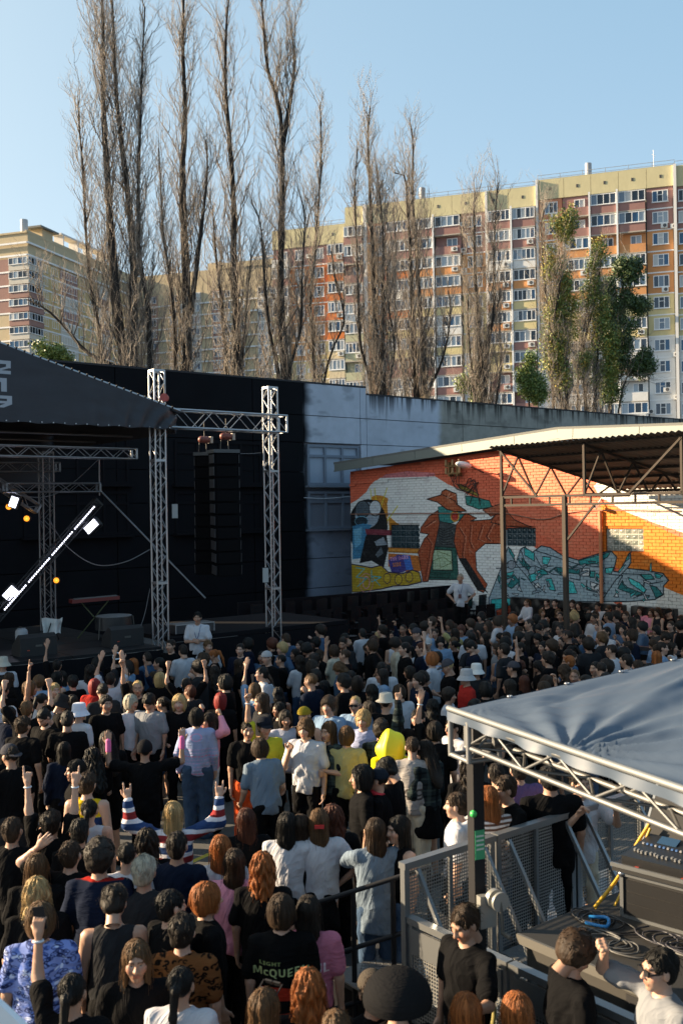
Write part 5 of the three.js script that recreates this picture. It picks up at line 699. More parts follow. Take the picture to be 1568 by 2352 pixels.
// desk platform and gear
{
  const o = atH(1262, 2130, 1.16), gp = (a, b, y) => [o.x + T.x * a + U.x * b, y + 0.42, o.z + T.z * a + U.z * b], R = -51.5;
  const t = thing('desk_platform', 'dark plywood desk with a pale front edge covered in cables', 'table', null, o.toArray().map((v, i) => i === 1 ? 0.42 : v), R);   // local x = T, local z = -U
  part(t, 'table_top', box(3.0, 0.05, 2.1, 1.4, 0.71, -0.8), M([0.018, 0.017, 0.016], 0.75)); part(t, 'edge', box(3.0, 0.07, 0.025, 1.4, 0.7, 0.262), M([0.1, 0.095, 0.085], 0.5)); part(t, 'front_panel', box(2.9, 0.6, 0.03, 1.4, 0.36, 0.2), M([0.03, 0.028, 0.025], 0.8)); for (const x of [0, 2.8]) for (const z of [0.15, -1.75]) part(t, 'leg', box(0.07, 0.7, 0.07, x, 0.35, z), black);
  const c = thing('flight_case', 'black flight case with silver edges and red clamps under the mixing desk', 'case', null, gp(0.5, 0.9, 0.737), R + 8), W = 0.62, D = 0.5, H = 0.34;
  part(c, 'shell', box(W, H, D, 0, H / 2, 0), M([0.007, 0.007, 0.008], 0.6)); for (const x of [-1, 1]) for (const z of [-1, 1]) { part(c, 'edge', box(0.03, H, 0.03, x * W / 2, H / 2, z * D / 2), barA); part(c, 'corner', new THREE.SphereGeometry(0.033, 10, 8).translate(x * W / 2, H, z * D / 2), alu); }
  for (const z of [-1, 1]) for (const y of [0.01, H]) part(c, 'edge', box(W, 0.028, 0.028, 0, y, z * D / 2), barA); for (const x of [-1, 1]) for (const y of [0.01, H]) part(c, 'edge', box(0.028, 0.028, D, x * W / 2, y, 0), barA);
  for (let i = 0; i < 3; i++) part(c, 'rack_panel', box(W - 0.08, 0.085, 0.012, 0, 0.07 + i * 0.095, D / 2 + 0.004), M([0.012, 0.012, 0.013], 0.4)); for (const [x, y] of [[-0.18, 0.4], [0.2, 0.4]]) part(c, 'red_clamp', box(0.03, 0.04, 0.05, x, y, D / 2), M([0.5, 0.04, 0.02], 0.5));
  const m = thing('mixing_desk', 'black mixing desk with rows of faders and its lid standing open', 'mixer', null, gp(0.5, 0.9, 0.737 + H + 0.03), R + 8);
  part(m, 'base_tray', box(0.74, 0.05, 0.6, 0, 0.02, 0), M([0.008, 0.008, 0.009], 0.6)); part(m, 'tray_edge', [box(0.76, 0.03, 0.02, 0, 0.045, 0.3), box(0.02, 0.03, 0.6, 0.375, 0.045, 0)], barA); part(m, 'console', box(0.66, 0.1, 0.5, 0.02, 0.09, 0, 0, 0, 0.1), M([0.009, 0.0095, 0.011], 0.45)); part(m, 'screen', box(0.16, 0.01, 0.1, -0.1, 0.165, -0.14, 0, 0, 0.3), M([0.02, 0.05, 0.1], 0.15));
  for (let i = 0; i < 16; i++) { part(m, 'fader', box(0.014, 0.02, 0.026, -0.26 + i * 0.035, 0.138, 0.12 + 0.05 * rnd(), 0, 0, 0.1), M([0.16, 0.165, 0.17], 0.5)); part(m, 'button', box(0.016, 0.012, 0.016, -0.26 + i * 0.035, 0.152, -0.02, 0, 0, 0.1), M(i % 3 ? [0.05, 0.12, 0.3] : [0.25, 0.25, 0.26], 0.5)); }
  part(m, 'lid', box(0.72, 0.04, 0.52, 0, 0, 0, 0, 0, 0.95).translate(-0.02, 0.3, -0.42), M([0.012, 0.012, 0.013], 0.75)); part(m, 'lid_edge', [box(0.74, 0.03, 0.025, -0.02, 0.52, -0.58), box(0.02, 0.045, 0.54, 0, 0, 0, 0, 0, 0.95).translate(-0.385, 0.3, -0.42), box(0.02, 0.045, 0.54, 0, 0, 0, 0, 0, 0.95).translate(0.345, 0.3, -0.42)], barA);
  const lt = thing('music_stand', 'dark green perforated stand tray leaning before the flight case', 'stand', null, gp(1.25, 0.4, 0.737), R + 20); part(lt, 'tray', box(0.36, 0.01, 0.26, 0, 0.2, 0, 0.3, 0, 0.75), M([0.03, 0.06, 0.062], 0.5)); part(lt, 'lip', box(0.36, 0.03, 0.012, 0, 0.11, 0.1, 0.3), alu); part(lt, 'stem', bar([0, 0, -0.02], [0, 0.2, 0], 0.012), alu);
  const bt = (label, a, b, cap, r, h, body) => { const p = gp(a, b, 0.737), g = thing('bottle', label, 'bottle', 'bottles on the desk', p); part(g, 'body', new THREE.LatheGeometry([[0, 0], [r, 0], [r, h * 0.65], [r * 0.45, h * 0.85], [r * 0.4, h], [0, h]].map(([x, y]) => new THREE.Vector2(x, y)), 16), body); part(g, 'cap', cyl(r * 0.45, r * 0.45, 0.025, 0, h + 0.008, 0, 10), cap); part(g, 'sleeve', cyl(r * 1.02, r * 1.02, h * 0.2, 0, h * 0.3, 0, 16), M([0.05, 0.35, 0.1], 0.5)); };
  bt('white plastic bottle with a green band on the desk', 1.62, 0.72, M([0.6, 0.6, 0.58], 0.4), 0.034, 0.17, M([0.62, 0.62, 0.58], 0.35)); bt('clear water bottle beside the flight case', 1.2, 0.95, M([0.1, 0.2, 0.5], 0.4), 0.032, 0.2, M([0.10, 0.13, 0.17], 0.1));
  { const p = gp(1.5, 0.5, 0.74), g = thing('snack_bag', 'crumpled blue and white bag lying beside the white bottle', 'bag', null, p, 30), s = new THREE.SphereGeometry(0.5, 20, 12), q = s.attributes.position; for (let i = 0; i < q.count; i++) { const k = 0.8 + 0.5 * noise(q.getX(i) * 6 + 9, q.getY(i) * 6, q.getZ(i) * 6); q.setXYZ(i, q.getX(i) * 0.32 * k, (q.getY(i) + 0.5) * 0.1 * k, q.getZ(i) * 0.2 * k); } s.computeVertexNormals(); part(g, 'foil', s, M([0.5, 0.55, 0.62], 0.25, { metalness: 0.3 })); part(g, 'print', s.clone().scale(0.5, 1.02, 1.01), M([0.03, 0.15, 0.45], 0.35)); }
  { const p = gp(1.35, -0.12, 0.737), g = thing('keyboard_mixer', 'long black keyboard case on the front of the desk with white lettering', 'keyboard', null, gp(1.5, -0.14, 0.3), R); part(g, 'body', box(1.3, 0.22, 0.12, 0, 0.2, 0.02), M([0.018, 0.018, 0.02], 0.5)); part(g, 'rail', [box(1.4, 0.03, 0.05, 0, 0.34, 0.05), box(1.4, 0.03, 0.05, 0, 0.06, 0.06)], M([0.2, 0.2, 0.18], 0.4, { metalness: 0.6 }));
    const cv = document.createElement('canvas'); cv.width = 256; cv.height = 48; const x = cv.getContext('2d'); x.fillStyle = '#111113'; x.fillRect(0, 0, 256, 48); x.fillStyle = '#c8c8c8'; x.font = 'bold 34px sans-serif'; x.fillText('YAMAHA', 52, 36); x.beginPath(); x.arc(26, 24, 15, 0, 6.3); x.lineWidth = 3; x.strokeStyle = '#c8c8c8'; x.stroke(); const tx = new THREE.CanvasTexture(cv); tx.colorSpace = THREE.SRGBColorSpace; part(g, 'lettering', new THREE.PlaneGeometry(0.34, 0.064).translate(-0.3, 0.2, 0.083), new THREE.MeshStandardMaterial({ map: tx, roughness: 0.6 })); }
  const cab = (label, pts, r, m) => solo('cable', tube(pts.map(([a, b, y]) => gp(a, b, y)), r, 90, 5), m, label, 'cable', 'cables of the desk');
  cab('thick yellow cable hanging from the desk lid', [[0.15, 1.1, 1.35], [0.1, 1.0, 1.2], [0.05, 0.8, 0.95], [0.0, 0.55, 0.75]], 0.016, M([0.5, 0.3, 0.02], 0.5)); cab('second yellow cable beside the desk lid', [[0.17, 1.08, 1.32], [0.14, 0.95, 1.1], [0.1, 0.68, 0.76]], 0.012, M([0.5, 0.32, 0.03], 0.5)); cab('blue cable falling behind the flight case', [[0.19, 1.04, 1.2], [0.17, 0.9, 1.0], [0.15, 0.78, 0.76]], 0.012, M([0.02, 0.12, 0.42], 0.5));
  for (let i = 0; i < 4; i++) { const a0 = 0.0 + 0.3 * i, b0 = rr(0.1, 0.45); cab(['black cable coil at the left end of the desk', 'grey cable coil lying before the flight case', 'dark blue cable coil before the flight case', 'pale cable coil beside the music stand'][i], Array.from({ length: 22 }, (_, k) => [a0 + 0.16 * Math.cos(k * 1.5 + i) + 0.018 * k + rr(-0.03, 0.03), b0 + (0.12 + rr(-0.03, 0.03)) * Math.sin(k * 1.5 + i), 0.745 + 0.01 * rnd() + 0.006 * (i % 3)]), 0.007, M([[0.012, 0.012, 0.014], [0.07, 0.07, 0.07], [0.03, 0.03, 0.04], [0.12, 0.12, 0.115]][i % 4], 0.5)); }
  cab('blue cable loop lying on the left end of the desk', [[0.1, 0.35, 0.76], [0.22, 0.42, 0.77], [0.3, 0.3, 0.76], [0.15, 0.24, 0.76]], 0.014, M([0.02, 0.2, 0.5], 0.4));
}
{ // white edge in the lower left corner
  const g = thing('white_counter', 'white rounded counter edge in the lower left corner', 'counter'), p = at(-60, 2250, 4.2), q = at(100, 2400, 4.2); part(g, 'top', sq([p.x, p.y, p.z], [q.x, q.y, q.z], 0.5, 0.04).translate(-0.18, -0.16, 0), M([0.7, 0.74, 0.78], 0.3)); part(g, 'leg', box(0.06, 1.9, 0.06, p.x, 0.95, p.z), frameWhite);
}
// ---------- people: bodies grown from joints, meshed by surface nets ----------
class Field {
  constructor(lo, hi, c) { this.lo = lo; this.c = c; this.n = [0, 1, 2].map((i) => Math.ceil((hi[i] - lo[i]) / c) + 2); this.f = new Float32Array(this.n[0] * this.n[1] * this.n[2]).fill(0.5); }
  each(lo, hi, fn) {
    const { c, n, f } = this, a = [0, 1, 2].map((i) => Math.max(0, Math.floor((lo[i] - this.lo[i]) / c))), b = [0, 1, 2].map((i) => Math.min(n[i] - 1, Math.ceil((hi[i] - this.lo[i]) / c)));
    for (let i = a[0]; i <= b[0]; i++) { const x = this.lo[0] + i * c; for (let j = a[1]; j <= b[1]; j++) { const y = this.lo[1] + j * c; let k = (i * n[1] + j) * n[2] + a[2]; for (let q = a[2]; q <= b[2]; q++, k++) f[k] = fn(x, y, this.lo[2] + q * c, f[k]); } }
  }
  cap(a, b, ra, rb, k = 0.02, cut = false) {
    const m = Math.max(ra, rb) + k + 2 * this.c, d = [b[0] - a[0], b[1] - a[1], b[2] - a[2]], L = d[0] * d[0] + d[1] * d[1] + d[2] * d[2] || 1e-9;
    this.each([0, 1, 2].map((i) => Math.min(a[i], b[i]) - m), [0, 1, 2].map((i) => Math.max(a[i], b[i]) + m), (x, y, z, f) => {
      const px = x - a[0], py = y - a[1], pz = z - a[2]; let h = (px * d[0] + py * d[1] + pz * d[2]) / L; h = h < 0 ? 0 : h > 1 ? 1 : h;
      const s = Math.hypot(px - h * d[0], py - h * d[1], pz - h * d[2]) - ra - (rb - ra) * h; return this.join(f, s, k, cut);
    }); return this;
  }
  ell(p, r, k = 0.02, cut = false) {
    const m = k + 2 * this.c, mn = Math.min(...r);
    this.each(p.map((v, i) => v - r[i] - m), p.map((v, i) => v + r[i] + m), (x, y, z, f) => { const a = (x - p[0]) / r[0], b = (y - p[1]) / r[1], c = (z - p[2]) / r[2], k0 = Math.hypot(a, b, c), k1 = Math.hypot(a / r[0], b / r[1], c / r[2]); const s = k0 < 1e-6 ? -mn : k0 * (k0 - 1) / k1; return this.join(f, s, k, cut); }); return this;
  }
  join(f, s, k, cut) { if (cut) { s = -s; const h = Math.max(k - Math.abs(f - s), 0) / k; return Math.max(f, s) + h * h * k / 4; } const h = Math.max(k - Math.abs(f - s), 0) / k; return Math.min(f, s) - h * h * k / 4; }
  map(fn) { const { c, n, f, lo } = this; for (let i = 0, k = 0; i < n[0]; i++) for (let j = 0; j < n[1]; j++) for (let q = 0; q < n[2]; q++, k++) if (f[k] < 0.12) f[k] = fn(lo[0] + i * c, lo[1] + j * c, lo[2] + q * c, f[k]); return this; }
  at(p) { const { c, n, f, lo } = this, q = [0, 1, 2].map((i) => (p[i] - lo[i]) / c), b = q.map(Math.floor); if (b.some((v, i) => v < 0 || v >= n[i] - 1)) return 0.5; const t = q.map((v, i) => v - b[i]); let s = 0; for (let m = 0; m < 8; m++) { const i = m >> 2, j = (m >> 1) & 1, k = m & 1; s += (i ? t[0] : 1 - t[0]) * (j ? t[1] : 1 - t[1]) * (k ? t[2] : 1 - t[2]) * f[((b[0] + i) * n[1] + b[1] + j) * n[2] + b[2] + k]; } return s; }
  grad(p) { const e = this.c * 0.8, g = [0, 1, 2].map((i) => { const a = p.slice(), b = p.slice(); a[i] += e; b[i] -= e; return this.at(a) - this.at(b); }), l = Math.hypot(...g) || 1; return g.map((v) => v / l); }
  mesh(colour) {
    const { c, n, f, lo } = this, [nx, ny, nz] = n, id = new Int32Array(nx * ny * nz).fill(-1), pos = [], idx = [], sx = ny * nz, sy = nz;
    const E = [[0, 1], [2, 3], [4, 5], [6, 7], [0, 2], [1, 3], [4, 6], [5, 7], [0, 4], [1, 5], [2, 6], [3, 7]], off = [0, 1, sy, sy + 1, sx, sx + 1, sx + sy, sx + sy + 1], v = new Float32Array(8);
    for (let i = 0; i < nx - 1; i++) for (let j = 0; j < ny - 1; j++) for (let q = 0; q < nz - 1; q++) {
      const k = i * sx + j * sy + q; let m = 0; for (let t = 0; t < 8; t++) { v[t] = f[k + off[t]]; if (v[t] < 0) m++; } if (m === 0 || m === 8) continue;
      let X = 0, Y = 0, Z = 0, w = 0; for (const [a, b] of E) if ((v[a] < 0) !== (v[b] < 0)) { const t = v[a] / (v[a] - v[b]); X += (a >> 2) + t * ((b >> 2) - (a >> 2)); Y += ((a >> 1) & 1) + t * (((b >> 1) & 1) - ((a >> 1) & 1)); Z += (a & 1) + t * ((b & 1) - (a & 1)); w++; }
      id[k] = pos.length / 3; pos.push(lo[0] + (i + X / w) * c, lo[1] + (j + Y / w) * c, lo[2] + (q + Z / w) * c);
    }
    const quad = (a, b, d, e, flip) => { if (a < 0 || b < 0 || d < 0 || e < 0) return; flip ? idx.push(a, d, b, a, e, d) : idx.push(a, b, d, a, d, e); };
    for (let i = 1; i < nx - 1; i++) for (let j = 1; j < ny - 1; j++) for (let q = 1; q < nz - 1; q++) {
      const k = i * sx + j * sy + q, s = f[k] < 0;
      if (s !== f[k + sx] < 0) quad(id[k - sy - 1], id[k - 1], id[k], id[k - sy], !s);
      if (s !== f[k + sy] < 0) quad(id[k - sx - 1], id[k - sx], id[k], id[k - 1], !s);
      if (s !== f[k + 1] < 0) quad(id[k - sx - sy], id[k - sy], id[k], id[k - sx], !s);
    }
    const g = new THREE.BufferGeometry(); g.setAttribute('position', new THREE.Float32BufferAttribute(pos, 3)); g.setIndex(idx); g.computeVertexNormals();
    const C = new Float32Array(pos.length).fill(1); if (colour) for (let i = 0; i < pos.length; i += 3) { const t = colour(pos[i], pos[i + 1], pos[i + 2]); C[i] = t[0]; C[i + 1] = t[1]; C[i + 2] = t[2]; } g.setAttribute('color', new THREE.BufferAttribute(C, 3)); return g;
  }
}
const joinC = (list) => mergeGeometries(list);
const lod = (near, a, b) => near ? a : b;
// head: centre of the skull at the origin, face to +z
const heads = {};
function headGeo(near) {
  return heads[near] ??= (() => {
    const F = new Field([-0.11, -0.16, -0.13], [0.11, 0.14, 0.15], lod(near, 0.0075, 0.0165));
    F.ell([0, 0.03, -0.012], [0.074, 0.088, 0.096], 0.01).ell([0, -0.035, 0.028], [0.057, 0.078, 0.062], 0.03).ell([0, -0.097, 0.058], [0.022, 0.018, 0.022], 0.03).cap([-0.033, 0.03, 0.08], [0.033, 0.03, 0.08], 0.011, 0.011, 0.02).cap([0, 0.014, 0.088], [0, -0.026, 0.111], 0.008, 0.013, 0.012);
    for (const s of [-1, 1]) F.ell([s * 0.04, -0.022, 0.055], [0.026, 0.028, 0.028], 0.03).ell([s * 0.031, 0.006, 0.099], [0.019, 0.012, 0.017], 0.014, true).ell([s * 0.078, -0.004, -0.006], [0.012, 0.033, 0.021], 0.008).cap([s * 0.012, -0.028, 0.1], [s * 0.012, -0.028, 0.1], 0.009, 0.009, 0.01);
    F.cap([-0.018, -0.056, 0.083], [0.018, -0.056, 0.083], 0.008, 0.008, 0.008).cap([-0.015, -0.068, 0.081], [0.015, -0.068, 0.081], 0.009, 0.009, 0.008).cap([0, -0.08, -0.02], [0, -0.16, -0.03], 0.05, 0.054, 0.03);
    return F.mesh((x, y, z) => { if (z > 0.05) { const ax = Math.abs(x); if (Math.hypot((ax - 0.031) / 1.7, y - 0.007) < 0.0072) return Math.hypot(ax - 0.031, y - 0.007) < 0.0062 ? [0.10, 0.10, 0.11] : [1.1, 1.5, 1.8]; if (ax > 0.012 && ax < 0.052 && Math.abs(y - 0.030 + (ax - 0.03) ** 2 * 4) < 0.0055) return [0.22, 0.2, 0.18]; if (ax < 0.023 && Math.abs(y + 0.062) < 0.012 && z > 0.08) return [0.86, 0.55, 0.52]; if (ax > 0.03 && y < 0 && y > -0.045) return [1.06, 0.92, 0.9]; } return [1, 1, 1]; });
  })();
}
// hand: wrist at the origin, fingers to +y, palm to +z, thumb to +x
const handsC = {};
function handGeo(kind, near) {
  return handsC[kind + near] ??= (() => {
    const F = new Field([-0.07, -0.04, -0.06], [0.1, 0.21, 0.1], lod(near, 0.0072, 0.015)), fat = near ? 1.05 : 1.4, xs = [-0.031, -0.0105, 0.0105, 0.03], len = [0.062, 0.08, 0.086, 0.076];
    F.cap([0, -0.03, 0], [0, 0.02, 0], 0.025, 0.026, 0.015); xs.forEach((x) => F.cap([x * 0.6, 0.01, 0], [x, 0.084, 0], 0.014, 0.0125, 0.014));
    const curl = { relaxed: [0.45, 0.45, 0.4, 0.4], open: [0.1, 0.06, 0.06, 0.1], fist: [1.45, 1.45, 1.45, 1.45], point: [1.45, 1.45, 1.4, 0.03], rock: [0.05, 1.45, 1.45, 0.05], hold: [0.85, 0.8, 0.75, 0.7] }[kind];
    xs.forEach((x, i) => { let p = [x, 0.084, 0], a = 0; const sp2 = (kind === 'open' || kind === 'rock') ? x * 2.2 : x * 0.5; [0.45, 0.32, 0.23].forEach((q, j) => { a += curl[i] * (j ? 0.95 : 1); const l = len[i] * q, e = [p[0] + l * Math.sin(sp2) * Math.cos(a), p[1] + l * Math.cos(a) * Math.cos(sp2), p[2] + l * Math.sin(a)]; F.cap(p, e, (0.0098 - j * 0.0009) * fat, (0.0092 - j * 0.001) * fat, 0.006); p = e; }); });
    const th = kind === 'fist' || kind === 'point' ? [[0.024, 0.022, 0.006], [0.042, 0.055, 0.024], [0.022, 0.082, 0.042]] : kind === 'hold' ? [[0.024, 0.02, 0.004], [0.05, 0.05, 0.03], [0.045, 0.078, 0.05]] : [[0.024, 0.02, 0.002], [0.054, 0.052, 0.012], [0.066, 0.084, 0.016]];
    F.cap(th[0], th[1], 0.0125 * fat, 0.011 * fat, 0.012).cap(th[1], th[2], 0.0105 * fat, 0.009 * fat, 0.006); return F.mesh();
  })();
}
const POSES = {
  stand: { A: [[0.16, -1, -0.02], [0.03, -1, 0.2], 'relaxed'], B: [[-0.16, -1, -0.02], [-0.03, -1, 0.2], 'relaxed'] },
  phone: { A: [[0.14, -1, 0.12], [-0.5, 0.25, 0.9], 'hold'], B: [[-0.14, -1, 0.12], [0.5, 0.2, 0.9], 'hold'], pitch: 0.35 },
  crossed: { A: [[0.2, -1, 0.25], [-0.95, 0.12, 0.5], 'fist'], B: [[-0.2, -1, 0.2], [0.95, 0.02, 0.62], 'fist'] },
  hips: { A: [[0.62, -0.8, -0.12], [-0.6, -0.6, 0.3], 'fist'], B: [[-0.62, -0.8, -0.12], [0.6, -0.6, 0.3], 'fist'] },
  point1: { A: [[0.16, -1, 0], [0.02, -1, 0.2], 'relaxed'], B: [[-0.22, 1, 0.16], [0.0, 1, 0.08], 'point'], yaw: 0.1 },
  wave1: { A: [[0.3, 0.85, 0.3], [-0.1, 1, 0.15], 'open'], B: [[-0.16, -1, 0.02], [0.02, -0.8, 0.4], 'relaxed'] },
  point2: { A: [[0.22, 1, 0.1], [0.04, 1, 0.02], 'point'], B: [[-0.22, 1, 0.1], [-0.04, 1, 0.02], 'point'], pitch: -0.1 },
  rock2: { A: [[0.8, 0.28, 0.15], [0.05, 1, 0.02], 'rock'], B: [[-0.8, 0.28, 0.15], [-0.05, 1, 0.02], 'rock'] },
  fist2: { A: [[0.55, 0.75, 0.05], [-0.12, 1, 0.1], 'fist'], B: [[-0.55, 0.75, 0.05], [0.12, 1, 0.1], 'fist'] },
  clap: { A: [[0.35, 0.85, 0.3], [-0.28, 1, 0.2], 'open'], B: [[-0.35, 0.85, 0.3], [0.28, 1, 0.2], 'open'] },
  gloves: { A: [[0.75, 0.1, 0.2], [0.02, 1, 0.12], 'open'], B: [[-0.75, 0.1, 0.2], [-0.02, 1, 0.12], 'open'] },
  headhandA: { B: [[-0.16, -1, 0], [-0.03, -1, 0.2], 'relaxed'], A: [[0.85, 0.42, 0.0], [-0.82, 0.7, -0.28], 'open'] },
  headhand: { A: [[0.16, -1, 0], [0.03, -1, 0.2], 'relaxed'], B: [[-0.85, 0.42, 0.0], [0.82, 0.7, -0.28], 'open'] },
  face: { A: [[0.16, -1, 0], [0.03, -1, 0.2], 'relaxed'], B: [[-0.22, -0.9, 0.4], [0.42, 0.95, 0.3], 'relaxed'] },
  pinkup: { A: [[0.85, 0.35, 0], [-0.7, 0.85, -0.1], 'fist'], B: [[-0.85, 0.35, 0], [0.7, 0.85, -0.1], 'fist'] },
  lean: { A: [[0.2, -1, 0.35], [0, -0.75, 0.75], 'relaxed'], B: [[-0.2, -1, 0.2], [0.1, -0.7, 0.7], 'relaxed'], lean: 0.28, pitch: -0.2 },
  rail: { A: [[0.2, -0.75, 0.6], [-0.85, 0.0, 0.5], 'fist'], B: [[-0.25, -0.7, 0.55], [0.8, -0.02, 0.6], 'relaxed'], lean: 0.12 },
  reach: { A: [[0.3, -0.45, 0.8], [0.1, -0.15, 1], 'relaxed'], B: [[-0.16, -1, 0.02], [0, -1, 0.2], 'relaxed'] },
  wrist: { A: [[0.5, -0.55, 0.45], [0.35, 0.25, 0.9], 'fist'], B: [[-0.2, -1, 0.02], [0, -1, 0.2], 'relaxed'], pitch: 0.4 },
  shade: { A: [[0.16, -1, 0], [0.03, -1, 0.2], 'relaxed'], B: [[-0.55, 0.2, 0.6], [0.62, 0.72, 0.25], 'fist'] },
  phoneup: { A: [[0.35, 0.7, 0.5], [0.02, 1, 0.15], 'hold'], B: [[-0.16, -1, 0.02], [0, -1, 0.2], 'relaxed'] },
  cam: { A: [[0.35, -0.5, 0.6], [-0.45, 0.85, 0.6], 'hold'], B: [[-0.35, -0.5, 0.6], [0.45, 0.85, 0.6], 'hold'] },
  down: { A: [[0.16, -1, 0.02], [0.02, -0.9, 0.35], 'relaxed'], B: [[-0.16, -1, 0.02], [-0.02, -0.9, 0.35], 'relaxed'], pitch: 0.6, lean: 0.06 },
  sit: { A: [[0.14, -1, 0.25], [-0.45, 0.1, 0.9], 'hold'], B: [[-0.14, -1, 0.25], [0.45, 0.05, 0.9], 'hold'], sit: true, pitch: 0.3 },
  sit2: { A: [[0.18, -1, 0.3], [-0.1, -0.35, 0.9], 'relaxed'], B: [[-0.18, -1, 0.3], [0.1, -0.35, 0.9], 'relaxed'], sit: true },
};
const nrm = (v) => { const l = Math.hypot(...v); return v.map((x) => x / l); }, add = (p, v, s) => p.map((x, i) => x + v[i] * s);
function joints(pose) {
  const P = POSES[pose], dy = P.sit ? -0.47 : 0, J = { P, dy };
  for (const [k, s] of [['A', 1], ['B', -1]]) {
    const [u, f, hand] = P[k], up = nrm(u)[1], S = [s * (0.185 - 0.03 * Math.max(0, up)), 1.415 + dy + 0.055 * Math.max(0, up), -0.01], E = add(S, nrm(u), 0.285), W = add(E, nrm(f), 0.25);
    J[k] = { S, E, W, dir: nrm(f), hand };
    const H = P.sit ? [s * 0.1, 0.47, 0] : [s * 0.09, 0.92, 0], K = P.sit ? [s * 0.15, 0.5, 0.43] : [s * 0.1, 0.49, 0.025], N = P.sit ? [s * 0.14, 0.09, 0.46] : [s * 0.105, 0.085, -0.03]; J[k].leg = [H, K, N];
  }
  return J;
}
const bendM = (a, dy) => new THREE.Matrix4().makeTranslation(0, 0.95 + dy, 0).multiply(new THREE.Matrix4().makeRotationX(a)).multiply(new THREE.Matrix4().makeTranslation(0, -0.95 - dy, 0));
function bend(g, a, dy) { if (!a) return g; const p = g.attributes.position, v = V(0, 0, 0); for (let i = 0; i < p.count; i++) { v.fromBufferAttribute(p, i); const w = sstep(0.85 + dy, 1.1 + dy, v.y); v.applyMatrix4(bendM(a * w, dy)); p.setXYZ(i, v.x, v.y, v.z); } g.computeVertexNormals(); return g; }
function headMatrix(J) { const m = new THREE.Matrix4().makeTranslation(0, 1.62 + J.dy, 0.015).multiply(new THREE.Matrix4().makeRotationFromEuler(new THREE.Euler(J.P.pitch ?? 0, J.P.yaw ?? 0, 0, 'YXZ'))); return J.P.lean ? bendM(J.P.lean, J.dy).multiply(m) : m; }
const bounds = (J, pad = 0.16) => { const pts = [[-0.25, -0.02, -0.2], [0.25, 1.6 + J.dy, 0.25]]; for (const k of ['A', 'B']) pts.push(J[k].E, J[k].W, ...J[k].leg); return [[0, 1, 2].map((i) => Math.min(...pts.map((p) => p[i])) - (i === 1 ? 0.06 : pad)), [0, 1, 2].map((i) => Math.max(...pts.map((p) => p[i])) + pad)]; };
const protoC = new Map();
const bodyGeo = (pose, near) => cached(protoC, 'body' + pose + near, () => {
  const J = joints(pose), d = J.dy, F = new Field(...bounds(J), lod(near, 0.023, 0.038));
  F.ell([0, 0.95 + d, 0], [0.155, 0.12, 0.11], 0.05).ell([0, 1.1 + d, 0], [0.135, 0.15, 0.098], 0.06).ell([0, 1.29 + d, 0], [0.16, 0.18, 0.115], 0.06).cap([-0.14, 1.41 + d, -0.015], [0.14, 1.41 + d, -0.015], 0.055, 0.055, 0.06).cap([0, 1.42 + d, -0.02], [0, 1.56 + d, 0], 0.058, 0.05, 0.04);
  for (const k of ['A', 'B']) { const a = J[k], [H, K, N] = a.leg; F.cap(a.S, a.E, 0.055, 0.041, 0.03).cap(a.E, a.W, 0.041, 0.027, 0.02).cap(H, K, 0.085, 0.055, 0.03).cap(K, N, 0.055, 0.036, 0.02).cap(N, [N[0] * 1.08, 0.035, N[2] + 0.14], 0.036, 0.03, 0.02); }
  const list = [F.mesh(), headGeo(near).clone().applyMatrix4(headMatrix({ ...J, P: { ...J.P, lean: 0 } }))];
  for (const [k, s] of [['A', 1], ['B', -1]]) { const a = J[k], y = V(...a.dir), up = a.dir[1] > 0.4, ref = up ? V(0, 0, 1) : V(-s, 0, 0.3); const z = ref.clone().addScaledVector(y, -ref.dot(y)).normalize(), x = y.clone().cross(z); let h = handGeo(a.hand, near).clone(); const flip = up ? s < 0 ? -1 : 1 : s > 0 ? -1 : 1; /* thumb side */ if (flip < 0) { h.scale(-1, 1, 1); const ix = h.index.array; for (let i = 0; i < ix.length; i += 3) { const t = ix[i]; ix[i] = ix[i + 1]; ix[i + 1] = t; } h.computeVertexNormals(); } h.applyMatrix4(new THREE.Matrix4().makeBasis(x, y, z).setPosition(...a.W)); list.push(h); }
  return bend(joinC(list), J.P.lean, d);
});
const creaseTex = tex(512, 512, (u, v) => { const a = wrapNoise(u, v, 9, 3), b = wrapNoise(u, v, 20, 7), r = 1 - Math.abs(2 * a - 1), q = 1 - Math.abs(2 * b - 1); return 0.55 * r ** 3 + 0.35 * q ** 4 + 0.1 * wrapNoise(u, v, 60, 1); }, false);
const strandTex = tex(512, 128, (u, v) => 0.45 + 0.55 * (0.5 * noise(Math.floor(u * 128) * 7.3, v * 2.5, 1) + 0.5 * noise(u * 256, v * 4, 5)), false);
const clothUV = (g) => { const p = g.attributes.position, u = new Float32Array(p.count * 2); for (let i = 0; i < p.count; i++) { u[2 * i] = (p.getX(i) + p.getZ(i) * 0.8) / 0.9; u[2 * i + 1] = p.getY(i) / 1.7; } g.setAttribute('uv', new THREE.BufferAttribute(u, 2)); return g; };
const hairUV = (g) => { const p = g.attributes.position, u = new Float32Array(p.count * 2); for (let i = 0; i < p.count; i++) { u[2 * i] = Math.atan2(p.getX(i), -p.getZ(i) - 0.02) / 6.283 * 2; u[2 * i + 1] = p.getY(i) * 2 + Math.hypot(p.getX(i), p.getZ(i)) * 3; } g.setAttribute('uv', new THREE.BufferAttribute(u, 2)); return g; };
const folds = (x, y, z, k) => k * (0.034 * (fbm(x * 8, y * 4.5, z * 8) - 0.5) + 0.011 * Math.sin(y * 26 + Math.abs(x) * 30 + 9 * noise(x * 4, y * 3, z * 4)) * noise(x * 3 + 5, y * 3, z * 3) - 0.012 * (1 - Math.abs(2 * noise(x * 11 + y * 4, y * 2.2, z * 11) - 1)) ** 3 + 0.004);
